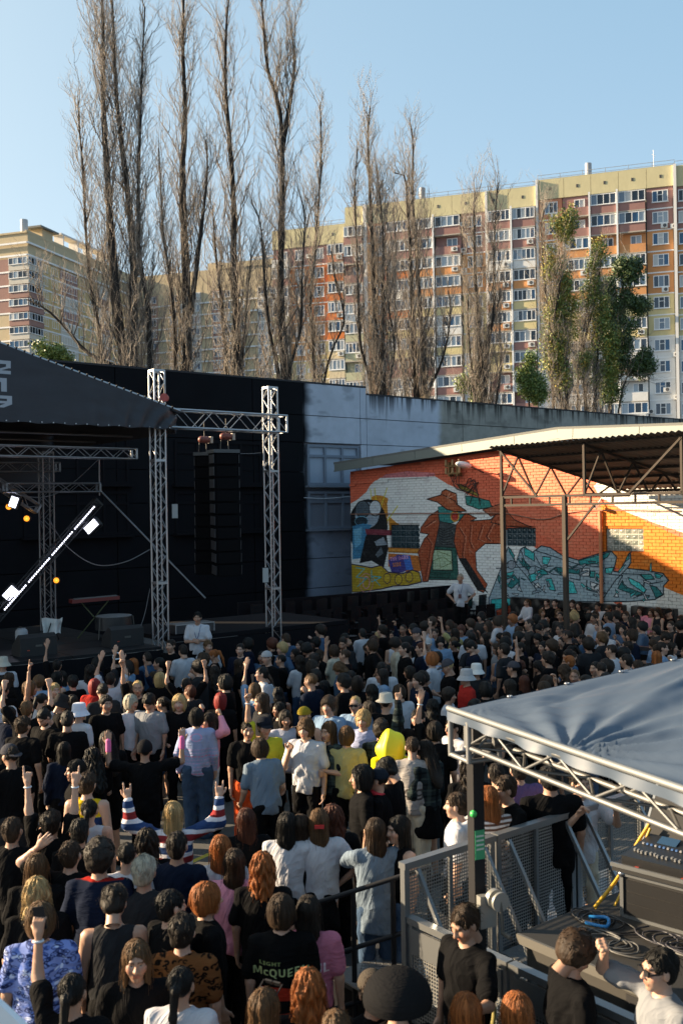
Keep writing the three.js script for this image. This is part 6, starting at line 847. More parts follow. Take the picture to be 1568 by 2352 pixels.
const topGeo = (pose, kind, near) => cached(protoC, 'top' + pose + kind + near, () => {
  const J = joints(pose), d = J.dy, F = new Field(...bounds(J), lod(near, 0.0165, 0.033)), hem = (kind === 'crop' ? 1.03 : kind === 'longtee' ? 0.72 : 0.86) + d, loose = kind === 'tank' ? 0 : 0.014;
  F.ell([0, 1.28 + d, 0], [0.178 + loose, 0.21, 0.132 + loose], 0.04).ell([0, 1.0 + d, 0.0], [0.17 + loose, 0.3, 0.125 + loose], 0.08);
  if (kind === 'longtee') F.cap([0, 0.95 + d, 0], [0, 0.7 + d, 0], 0.15, 0.17, 0.06);
  F.cap([kind === 'tank' ? -0.11 : -0.145, 1.415 + d, -0.015], [kind === 'tank' ? 0.11 : 0.145, 1.415 + d, -0.015], 0.066, 0.066, 0.05);
  for (const k of ['A', 'B']) { const a = J[k]; if (kind === 'tank') continue; const l = kind === 'long' ? 1 : 0.72; F.cap(a.S, a.S.map((v, i) => v + (a.E[i] - v) * l), 0.067, 0.069, 0.03); if (kind === 'long') F.cap(a.E, a.S.map((_, i) => a.E[i] + (a.W[i] - a.E[i]) * 0.93), 0.066, 0.042, 0.03); }
  F.map((x, y, z, f) => { let s = f + folds(x, y, z, near ? 1 : 0.7); s = Math.max(s, hem - y - 0.012 * Math.sin(x * 15) * Math.sin(z * 11)); return s; });
  F.ell([0, 1.545 + d, 0.02], kind === 'tank' ? [0.095, 0.12, 0.1] : [0.078, 0.085, 0.085], 0.012, true);
  if (kind === 'hood') F.ell([0, 1.46 + d, -0.09], [0.11, 0.075, 0.075], 0.02).ell([0, 1.5 + d, -0.06], [0.075, 0.05, 0.06], 0.02, true);
  if (kind === 'polo') for (const s of [-1, 1]) F.cap([0, 1.5 + d, -0.06], [s * 0.065, 1.48 + d, 0.04], 0.014, 0.014, 0.01).cap([s * 0.065, 1.48 + d, 0.04], [s * 0.03, 1.42 + d, 0.1], 0.014, 0.012, 0.01);
  let g = clothUV(bend(F.mesh(), J.P.lean, d)); g.deleteAttribute('color'); return g;
});
const printed = (pose, kind, near) => cached(protoC, 'print' + pose + kind + near, () => { const g = topGeo(pose, kind, near).toNonIndexed(), p = g.attributes.position, u = new Float32Array(p.count * 2), d = joints(pose).dy; for (let i = 0; i < p.count; i += 3) { const front = p.getZ(i) + p.getZ(i + 1) + p.getZ(i + 2) > 0; for (let j = i; j < i + 3; j++) { u[2 * j] = front ? 0.25 + p.getX(j) * 0.385 : 0.75 - p.getX(j) * 0.385; u[2 * j + 1] = (p.getY(j) - d - 0.7) / 0.85; } } g.setAttribute('uv', new THREE.BufferAttribute(u, 2)); return g; });
const pantsGeo = (pose, kind, near) => cached(protoC, 'pants' + (POSES[pose].sit ? 'sit' : '') + kind + near, () => {
  const J = joints(POSES[pose].sit ? 'sit' : 'stand'), d = J.dy, F = new Field([-0.4, -0.04, -0.25], [0.4, 1.12, 0.7], lod(near, 0.025, 0.045)), w = kind === 'wide' ? 0.025 : 0;
  F.ell([0, 0.95 + d, 0], [0.172, 0.135, 0.128], 0.05);
  if (kind === 'skirt') F.cap([0, 0.95 + d, 0], [0, 0.68 + d, P0(J)], 0.14, 0.19, 0.05);
  else for (const k of ['A', 'B']) { const [H, K, N] = J[k].leg, end = kind === 'shorts' ? null : [N[0], N[1] - 0.03, N[2]]; F.cap(H, K, 0.098 + w, 0.075 + w, 0.04); if (end) F.cap(K, end, 0.073 + w, 0.058 + w * 1.6, 0.03); }
  F.map((x, y, z, f) => Math.max(f + folds(x, y * 1.5, z, 0.8), y - 1.01 - d, kind === 'skirt' ? 0.6 + d - y : -1));
  const g = clothUV(F.mesh()); g.deleteAttribute('color'); return g;
});
const P0 = (J) => J.dy ? 0.25 : 0;
const shoeGeo = new Field([-0.08, -0.02, -0.12], [0.08, 0.14, 0.24], 0.021).cap([0, 0.045, -0.05], [0, 0.035, 0.13], 0.045, 0.04, 0.02).cap([0, 0.05, -0.03], [0, 0.1, -0.04], 0.045, 0.042, 0.03).map((x, y, z, f) => Math.max(f, 0.004 - y)).mesh(); shoeGeo.deleteAttribute('color');
const hairGeo = (style, near) => cached(protoC, 'hair' + style + near, () => {
  const long = /long|wavy|pony|half/.test(style), F = new Field([-0.21, long ? -0.52 : -0.2, -0.24], [0.21, 0.2, 0.16], lod(near, 0.0105, 0.019));
  const v = { short: 0.006, crop: 0.0, bowl: 0.016, bob: 0.018, curly: 0.034, afro: 0.05, long: 0.012, wavy: 0.02, pony: 0.004, half: 0.012, messy: 0.016 }[style] ?? 0.01;
  F.ell([0, 0.036, -0.02], [0.082 + v, 0.093 + v, 0.104 + v], 0.01);
  if (style === 'bowl' || style === 'bob') { F.ell([0, -0.02, -0.02], [0.09 + v, 0.085 + v * 2, 0.1 + v], 0.04); if (style === 'bob') F.ell([0, -0.08, -0.03], [0.095, 0.09, 0.085], 0.05); }
  if (style === 'short' || style === 'messy' || style === 'curly') F.ell([0, -0.02, -0.055], [0.073 + v * 0.5, 0.075, 0.06 + v * 0.5], 0.03);
  if (long && style !== 'pony') { const W = style === 'wavy' ? 1.2 : 1; F.ell([0, -0.1, -0.06], [0.086 * W, 0.15, 0.058 * W], 0.04).ell([0, -0.24, -0.075], [0.088 * W, 0.2, 0.045 * W], 0.06).ell([0, -0.36, -0.08], [0.075 * W, 0.12, 0.036 * W], 0.06); for (const s of [-1, 1]) F.cap([s * 0.07, 0.02, 0.0], [s * 0.078, -0.22, 0.01], 0.026 * W, 0.022 * W, 0.03); }
  if (style === 'pony') F.cap([0, 0.06, -0.1], [0, 0.03, -0.155], 0.03, 0.032, 0.02).cap([0, 0.03, -0.155], [0.01, -0.14, -0.17], 0.036, 0.03, 0.02).cap([0.01, -0.14, -0.17], [0.02, -0.3, -0.15], 0.03, 0.015, 0.02);
  // open the face
  const fy = { bowl: -0.035, bob: -0.03, curly: -0.02, messy: -0.015 }[style] ?? -0.012, ft = style === 'bowl' ? 0.075 : style === 'curly' || style === 'messy' ? 0.088 : 0.1;
  F.ell([0, fy - 0.02, 0.11], [0.07, ft, 0.088], 0.012, true); F.cap([0, -0.12, 0.03], [0, -0.3, 0.06], 0.062, 0.075, 0.02, true);
  if (!long) F.map((x, y, z, f) => Math.max(f, (style === 'bowl' ? -0.085 : style === 'bob' ? -0.14 : style === 'crop' ? -0.03 : -0.075) - y - (z < -0.03 ? 0.02 : 0), style === 'short' || style === 'crop' ? (z > -0.012 && y < -0.0 ? 0.02 - Math.min(0.02, Math.abs(y) * 3) * 0 - 0.012 + (-y) * 0.4 : -1) : -1));
  const amp = near ? 1 : 0.8;
  F.map((x, y, z, f) => { const a = Math.atan2(x, -z) * 9, t = Math.hypot(x, z) * 60; if (/curly|afro/.test(style)) return f + 0.03 * (fbm(x * 26, y * 26, z * 26) - 0.5) * amp; if (style === 'wavy') return f + amp * (0.012 * Math.sin(y * 55 + 3 * Math.sin(a * 0.8)) + 0.022 * (noise(a * 1.4, y * 7, 3) - 0.5)); if (style === 'messy') return f + amp * 0.03 * (noise(x * 30, y * 18, z * 30) - 0.5); return f + amp * 0.013 * (noise(a * 1.6, y * 5 + (y > 0.05 ? t * 0.1 : 0), 2) - 0.5) + amp * 0.006 * (noise(a * 4, y * 8, 8) - 0.5); });
  const base = F.mesh((x, y, z) => { const a = Math.atan2(x, -z), s = 0.55 + 0.5 * noise(a * 16, y * 3.5, 1) + 0.3 * noise(a * 40, y * 6 + 5, 4); return [s, s * (0.97 + 0.05 * noise(a * 9, y, 2)), s * 0.95]; });
  const list = [base], kinky = /curly|afro/.test(style), N = near ? 220 : 22, steps = { long: 24, half: 22, wavy: 22, pony: 6, bowl: 9, bob: 11, messy: 4, short: 4, crop: 2, curly: 3, afro: 3 }[style] ?? 4;
  for (let i = 0; i < N; i++) {   // single locks lying on the hair and running past its ends
    const u = rnd() * 6.283, v = Math.acos(1 - rnd() * (kinky ? 1.25 : /short|messy|crop/.test(style) ? 1.15 : 0.75)), d = [Math.sin(v) * Math.sin(u), Math.cos(v), -Math.sin(v) * Math.cos(u)]; let p = [0, 0.036, -0.02], ok = false;
    for (let q = 0; q < 40; q++) { p = add(p, d, 0.006); if (F.at(p) > 0) { ok = q > 8; break; } } if (!ok || (p[2] > 0.055 && p[1] < 0.06)) continue;
    const stray = i % 7 === 0, pts = [V(...p)], ph = rnd() * 6, st = kinky ? 0.011 : 0.0165, n = Math.max(2, Math.round(steps * rr(0.75, 1.15)));
    let dir = nrm([d[0] * 0.6 + rr(-0.2, 0.2), -0.15 - (steps > 8 ? 0.4 : 0), d[2] * 0.6 - 0.1 + rr(-0.2, 0.2)]);
    for (let q = 0; q < n; q++) {
      const g = F.grad(p), f = F.at(p), on = f < 0.02 && f > -0.02; let w = steps > 5 ? [dir[0] * 0.5 + (style === 'wavy' ? 0.5 * Math.sin(q * 1.1 + ph) : 0.08 * Math.sin(q * 0.6 + ph)), dir[1] * 0.5 - 0.7, dir[2] * 0.5] : [dir[0] + rr(-0.35, 0.35), dir[1] - 0.12 + rr(-0.3, 0.3), dir[2] + rr(-0.35, 0.35)];
      if (kinky) w = [rr(-1, 1) + g[0] * 0.5, rr(-1, 1), rr(-1, 1) + g[2] * 0.5];
      if (on) { const k = w[0] * g[0] + w[1] * g[1] + w[2] * g[2]; w = add(w, g, -k * (kinky ? 0.5 : style === 'messy' && q > 1 ? 0.3 : stray ? 0.5 : 0.95)); if (stray) w = add(w, g, 0.16); }
      dir = nrm(w); p = add(p, dir, st); if (on && !stray) p = add(p, g, -(F.at(p) - 0.0025) * 0.8); if (p[2] > 0.075 && p[1] < 0.05 && p[1] > -0.12) break; pts.push(V(...p));
    }
    if (pts.length < 3) continue; const fat = near ? 1 : 1.7, g = taper(pts, (stray ? 0.0018 : kinky ? 0.0045 : 0.0038) * fat, 0.0008 * fat, 3, Math.min(10, pts.length)), k = 0.55 + 0.95 * rnd(); g.deleteAttribute('uv'); g.setAttribute('color', new THREE.Float32BufferAttribute(new Array(g.attributes.position.count * 3).fill(k), 3)); list.push(g);
  }
  const out = hairUV(mergeGeometries(list)); out.scale(0.93, 0.975, 0.95); return out;
});
const hatGeo = {
  bucket: () => new THREE.LatheGeometry([[0, 0.145], [0.075, 0.14], [0.09, 0.128], [0.1, 0.05], [0.104, 0.035], [0.15, -0.03], [0.152, -0.036], [0.1, 0.03]].map(([a, b]) => new THREE.Vector2(a, b)), 28).scale(1, 1, 1.08).translate(0, 0.005, -0.015),
  straw: () => new THREE.LatheGeometry([[0, 0.135], [0.05, 0.15], [0.085, 0.14], [0.1, 0.05], [0.14, 0.035], [0.142, 0.03], [0.1, 0.04]].map(([a, b]) => new THREE.Vector2(a, b)), 28).scale(1, 1, 1.12).translate(0, 0.005, -0.015),
  cap: () => merge([new THREE.SphereGeometry(0.1, 24, 10, 0, 6.284, 0, 1.6).scale(0.96, 1.02, 1.1).translate(0, 0.042, -0.018), new THREE.CylinderGeometry(0.085, 0.085, 0.008, 20, 1, false, -1.3, 2.6).scale(1, 1, 1.25).rotateX(0.18).translate(0, 0.045, 0.075)]),
  beanie: () => new THREE.SphereGeometry(0.105, 24, 12, 0, 6.284, 0, 1.85).scale(0.95, 1.05, 1.08).translate(0, 0.04, -0.02),
  wide: () => new THREE.SphereGeometry(0.205, 32, 14, 0, 6.284, 0, 1.75).scale(1, 0.82, 1.05).translate(0, 0.02, -0.02),
};
const HC = { k: [0.0045, 0.0042, 0.0042], d: [0.011, 0.007, 0.0048], b: [0.031, 0.017, 0.009], l: [0.09, 0.048, 0.021], y: [0.36, 0.25, 0.115], g: [0.25, 0.08, 0.02], r: [0.2, 0.018, 0.018], s: [0.34, 0.31, 0.25], a: [0.065, 0.019, 0.01] };
const TC = { K: [0.0045, 0.0045, 0.0052], C: [0.02, 0.021, 0.024], W: [0.43, 0.435, 0.47], N: [0.007, 0.011, 0.024], G: [0.19, 0.2, 0.22], B: [0.17, 0.26, 0.39], P: [0.60, 0.24, 0.32], Y: [0.42, 0.40, 0.03], O: [0.30, 0.27, 0.12], R: [0.34, 0.025, 0.02], V: [0.11, 0.07, 0.16], D: [0.045, 0.085, 0.15], E: [0.46, 0.41, 0.32], S: [0.13, 0.17, 0.22], J: [0.04, 0.07, 0.125] };
const SK = [[0.37, 0.215, 0.145], [0.32, 0.18, 0.12], [0.41, 0.25, 0.18], [0.25, 0.135, 0.088]].map((c) => { const m = new THREE.MeshStandardMaterial({ roughness: 0.52, vertexColors: true }); m.color.setRGB(...c); return m; });
const hairM = {}; for (const k in HC) { hairM[k] = new THREE.MeshPhysicalMaterial({ roughness: 0.6, specularIntensity: 0.55, vertexColors: true, bumpMap: strandTex, bumpScale: 0.006 }); hairM[k].color.setRGB(...HC[k]); }
const cloth = (k) => M(TC[k] ?? k, 0.85, { specularIntensity: 0.12, bumpMap: creaseTex, bumpScale: 0.011 });
const wristG = new THREE.TorusGeometry(0.03, 0.008, 6, 16).rotateX(1.57), phoneG = box(0.075, 0.15, 0.009), shadesG = merge([box(0.052, 0.03, 0.012, -0.031, 0.006, 0.098), box(0.052, 0.03, 0.012, 0.031, 0.006, 0.098), box(0.02, 0.006, 0.01, 0, 0.014, 0.1), box(0.006, 0.008, 0.1, -0.071, 0.01, 0.05), box(0.006, 0.008, 0.1, 0.071, 0.01, 0.05)]);
const placed = [];
function person(o) {
  const near = o.near, pose = o.pose ?? 'stand', J = joints(pose), t = thing('person', o.label, 'person', o.group ?? 'people in the crowd', [o.x, o.base ?? 0, o.z], o.yaw), s = o.h / 1.755; t.scale.set(s * (o.w ?? 1), s, s * (o.w ?? 1)); placed.push([o.x, o.z]);
  part(t, 'body', bodyGeo(pose, near), SK[o.skin ?? 0]);
  part(t, { long: 'sweater', tank: 'tank_top', polo: 'polo_shirt', hood: 'hooded_top', longtee: 'long_shirt' }[o.top] ?? 'shirt', o.map ? printed(pose, o.top === 'hoodlong' ? 'long' : o.top, near) : topGeo(pose, o.top, near), o.map ?? cloth(o.tc));
  part(t, { shorts: 'shorts', skirt: 'skirt' }[o.pants] ?? 'trousers', pantsGeo(pose, o.pants, near), cloth(o.pc));
  const hm = headMatrix(J), put = (m) => { m.matrix.copy(hm); m.matrix.decompose(m.position, m.quaternion, m.scale); return m; };
  if (o.hair) put(part(t, 'hair', hairGeo(o.hair, near), hairM[o.hc]));
  if (o.hat) { const g = cached(protoC, 'hat' + o.hat, hatGeo[o.hat]), m = put(part(t, 'hat', g, M(o.hatc, 0.85, { specularIntensity: 0.12, bumpMap: creaseTex, bumpScale: 0.004 }))); if (o.hatback) m.rotateY(Math.PI); }
  if (o.shades) put(part(t, 'sunglasses', shadesG, black));
  if (!o.noshoe) for (const k of ['A', 'B']) { const N = J[k].leg[2], sh = part(t, 'shoe', shoeGeo, cloth(o.sc ?? (o.h * 1000 % 3 < 1 ? 'W' : 'K'))); sh.position.set(N[0] * 1.02, 0, N[2] + 0.01); sh.rotation.y = N[0] * 1.2; }
  for (const k of ['A', 'B']) if (J[k].dir[1] > 0.6 && near !== false && /point|rock|fist|wave|clap|phoneup/.test(pose)) { const w = part(t, 'wristband', wristG, M(o.band ?? [0.5, 0.55, 0.62], 0.6)); w.position.set(...add(J[k].W, J[k].dir, -0.035)); w.quaternion.setFromUnitVectors(UP, V(...J[k].dir)); }
  if (o.extra) o.extra(t, J, put);
  t.updateMatrixWorld(); return t;
}
// ---------- who stands where ----------
const printTex = (base, fn, w = 512, h = 256) => { const cv = document.createElement('canvas'); cv.width = w; cv.height = h; const c = cv.getContext('2d'); c.fillStyle = base; c.fillRect(0, 0, w, h); fn(c, w, h); const t = new THREE.CanvasTexture(cv); t.colorSpace = THREE.SRGBColorSpace; t.wrapS = t.wrapT = THREE.RepeatWrapping; return new THREE.MeshPhysicalMaterial({ map: t, roughness: 0.85, specularIntensity: 0.12, bumpMap: creaseTex, bumpScale: 0.009 }); };
const text = (c, s, x, y, px, col, squash = 1) => { c.save(); c.translate(x, y); c.scale(squash, 1); c.font = 'bold ' + px + 'px sans-serif'; c.textAlign = 'center'; c.fillStyle = col; c.fillText(s, 0, 0); c.restore(); };
const MAPS = {
  stripe: printTex('#c9c6cc', (c, w, h) => { for (let i = 0; i < 8; i++) { c.fillStyle = i % 2 ? '#7a2b2e' : '#2b3f66'; c.fillRect(0, i * h / 8, w, h / 8 * 0.62); } }),
  thin: printTex('#c9bdb8', (c, w, h) => { c.fillStyle = '#5a4238'; for (let i = 0; i < 22; i++) c.fillRect(0, i * h / 22, w, h / 44); }),
  blue: printTex('#7c8cc6', (c, w, h) => { for (let i = 0; i < 1300; i++) { c.fillStyle = ['#3b4c86', '#5e74b8', '#28345f', '#c3cdea'][i % 4]; c.beginPath(); c.ellipse(rr(0, w), rr(0, h), rr(2, 6), rr(1, 4), rr(0, 3), 0, 6.3); c.fill(); } c.strokeStyle = '#161c3c'; for (let i = 0; i < 1400; i++) { c.beginPath(); c.ellipse(rr(0, w), rr(0, h), rr(2, 6), rr(1.5, 4.5), rr(0, 3), 0, 6.3); c.stroke(); } }),
  leopard: printTex('#6a4326', (c, w, h) => { for (let i = 0; i < 1500; i++) { const x = rr(0, w), y = rr(0, h); c.strokeStyle = '#0d0906'; c.lineWidth = rr(1.5, 3); c.beginPath(); c.ellipse(x, y, rr(2, 4), rr(1.5, 3), rr(0, 3), rr(0, 2), rr(3.5, 6)); c.stroke(); } }),
  plaid: printTex('#232a2c', (c, w, h) => { for (let i = 0; i < 24; i++) { c.fillStyle = i % 2 ? 'rgba(70,85,80,0.5)' : 'rgba(10,14,16,0.6)'; c.fillRect(i * w / 24, 0, w / 60, h); c.fillRect(0, i * h / 12, w, h / 40); } }),
  tour: printTex('#8f9bbd', (c, w, h) => { c.strokeStyle = '#b98fae'; c.lineWidth = 4; c.beginPath(); c.arc(w * 0.75, h * 0.2, 14, 0, 6.3); c.stroke(); for (let i = 0; i < 9; i++) { c.fillStyle = i === 2 || i > 6 ? '#bb7f9c' : '#a99cc0'; const y = h * (0.38 + i * 0.055), ww = w * (0.1 + 0.05 * hash(i, 2, 3)); for (let x = -ww; x < ww; x += 9) c.fillRect(w * 0.75 + x, y, 5 + 3 * hash(i, x | 0, 1), 5); } }),
  queen: printTex('#0c0c0d', (c, w, h) => { text(c, 'LIGHT', w * 0.72, h * 0.3, 11, '#8d9a62'); text(c, 'McQUEEN', w * 0.75, h * 0.39, 24, '#a3ac78', 0.72); c.fillStyle = '#9c2f20'; c.beginPath(); c.ellipse(w * 0.75, h * 0.54, 34, 15, 0.1, 0, 6.3); c.fill(); c.fillStyle = '#b9c0cc'; c.fillRect(w * 0.69, h * 0.5, 24, 6); c.fillStyle = '#7c2a1c'; c.fillRect(w * 0.69, h * 0.7, 60, 6); }),
  soul: printTex('#a86478', (c, w, h) => { text(c, "D'SOUL", w * 0.75, h * 0.4, 30, '#d9c8cf', 0.62); text(c, 'music on', w * 0.75, h * 0.54, 13, '#d3b9c4'); }),
  element: printTex('#0d0d0e', (c, w, h) => { text(c, 'ELEMENT', w * 0.25, h * 0.42, 30, '#b9b5ae', 0.75); c.fillStyle = '#8c2a22'; c.fillRect(w * 0.24, h * 0.26, 12, 8); }),
  jersey: printTex('#9299b8', (c, w, h) => { c.fillStyle = '#5f8fc0'; c.fillRect(w * 0.2, h * 0.35, w * 0.1, h * 0.14); c.fillRect(w * 0.22, h * 0.55, w * 0.07, h * 0.2); text(c, '18', w * 0.25, h * 0.5, 40, '#b77d8d'); text(c, '18', w * 0.75, h * 0.5, 60, '#5f8fc0'); }),
  poetn: printTex('#a3a4b2', (c, w, h) => { text(c, 'FOETUS', w * 0.25, h * 0.42, 42, '#20263c', 0.7); text(c, '07', w * 0.25, h * 0.62, 30, '#20263c'); }),
  back49: printTex('#8f8b89', (c, w, h) => { text(c, 'PARTY', w * 0.82, h * 0.24, 18, '#3a3838'); text(c, '49', w * 0.75, h * 0.6, 54, '#4a4644'); }),
  yellow: printTex('#b9ad4a', (c, w, h) => { c.fillStyle = '#b6bccc'; c.fillRect(0, h * 0.42, w, h); c.fillStyle = '#caa51c'; c.fillRect(0, 0, w, h * 0.28); text(c, 'ero', w * 0.75, h * 0.56, 34, '#20304e'); c.fillStyle = '#1d2f55'; c.fillRect(w * 0.62, h * 0.29, w * 0.26, h * 0.1); }),
  star: printTex('#141c2e', (c, w, h) => { for (const x of [0.56, 0.94]) { c.fillStyle = '#a8281f'; c.beginPath(); for (let i = 0; i < 10; i++) { const r = i % 2 ? 8 : 20, a = i * 0.628; c.lineTo(w * x + r * Math.sin(a), h * 0.3 - r * Math.cos(a)); } c.fill(); c.strokeStyle = '#b9bcc6'; c.stroke(); } c.fillStyle = '#8e1f18'; c.fillRect(w * 0.68, 0, w * 0.14, h * 0.085); }),
  tie: printTex('#c3cbe0', (c, w, h) => { for (let i = 0; i < 90; i++) { c.fillStyle = ['rgba(80,120,200,.5)', 'rgba(120,90,180,.4)', 'rgba(230,235,245,.6)'][i % 3]; c.beginPath(); c.ellipse(rr(0, w), rr(0, h), rr(8, 30), rr(4, 16), rr(0, 3), 0, 6.3); c.fill(); } }),
};
const bag = (c, strap = true) => (t) => { part(t, 'backpack', new THREE.CapsuleGeometry(0.13, 0.2, 4, 12).scale(1, 1, 0.6).translate(0, 1.2, -0.17), M(c, 0.7)); };
const strap = (c) => (t) => part(t, 'shoulder_strap', new THREE.TorusGeometry(0.24, 0.018, 6, 30).scale(0.85, 1.2, 0.75).rotateZ(0.6).translate(0.02, 1.2, 0), M(c, 0.7));
const glove = (t, J) => { for (const k of ['A', 'B']) part(t, 'glove', new THREE.CapsuleGeometry(0.036, 0.12, 4, 10).applyQuaternion(new THREE.Quaternion().setFromUnitVectors(UP, V(...J[k].dir))).translate(...add(J[k].W, J[k].dir, -0.02)), M([0.62, 0.12, 0.30], 0.8)); };
const hold = (t, J) => { const p = add(J.A.W, J.A.dir, 0.1), m = part(t, 'phone', phoneG, black); m.position.set(...p); m.position.z += 0.02; m.rotation.z = -0.15; };
const lanyard = (t) => { part(t, 'lanyard', tube([[-0.07, 1.47, 0.06], [-0.045, 1.32, 0.135], [0, 1.2, 0.14], [0.045, 1.32, 0.135], [0.07, 1.47, 0.06]], 0.006, 24, 5), M([0.02, 0.04, 0.15], 0.7)); part(t, 'badge', box(0.08, 0.11, 0.006, 0, 1.15, 0.15), M([0.12, 0.05, 0.05], 0.5)); };
const beltStripe = (t) => { for (const s of [-1, 1]) part(t, 'side_stripe', sq([s * 0.19, 0.92, 0], [s * 0.165, 0.12, -0.02], 0.012, 0.03), M([0.5, 0.5, 0.52], 0.7)); };
const bandana = (t) => part(t, 'bandana', new THREE.TorusGeometry(0.068, 0.025, 8, 20).rotateX(1.3).translate(0, 1.49, 0.01), M([0.5, 0.02, 0.03], 0.8));
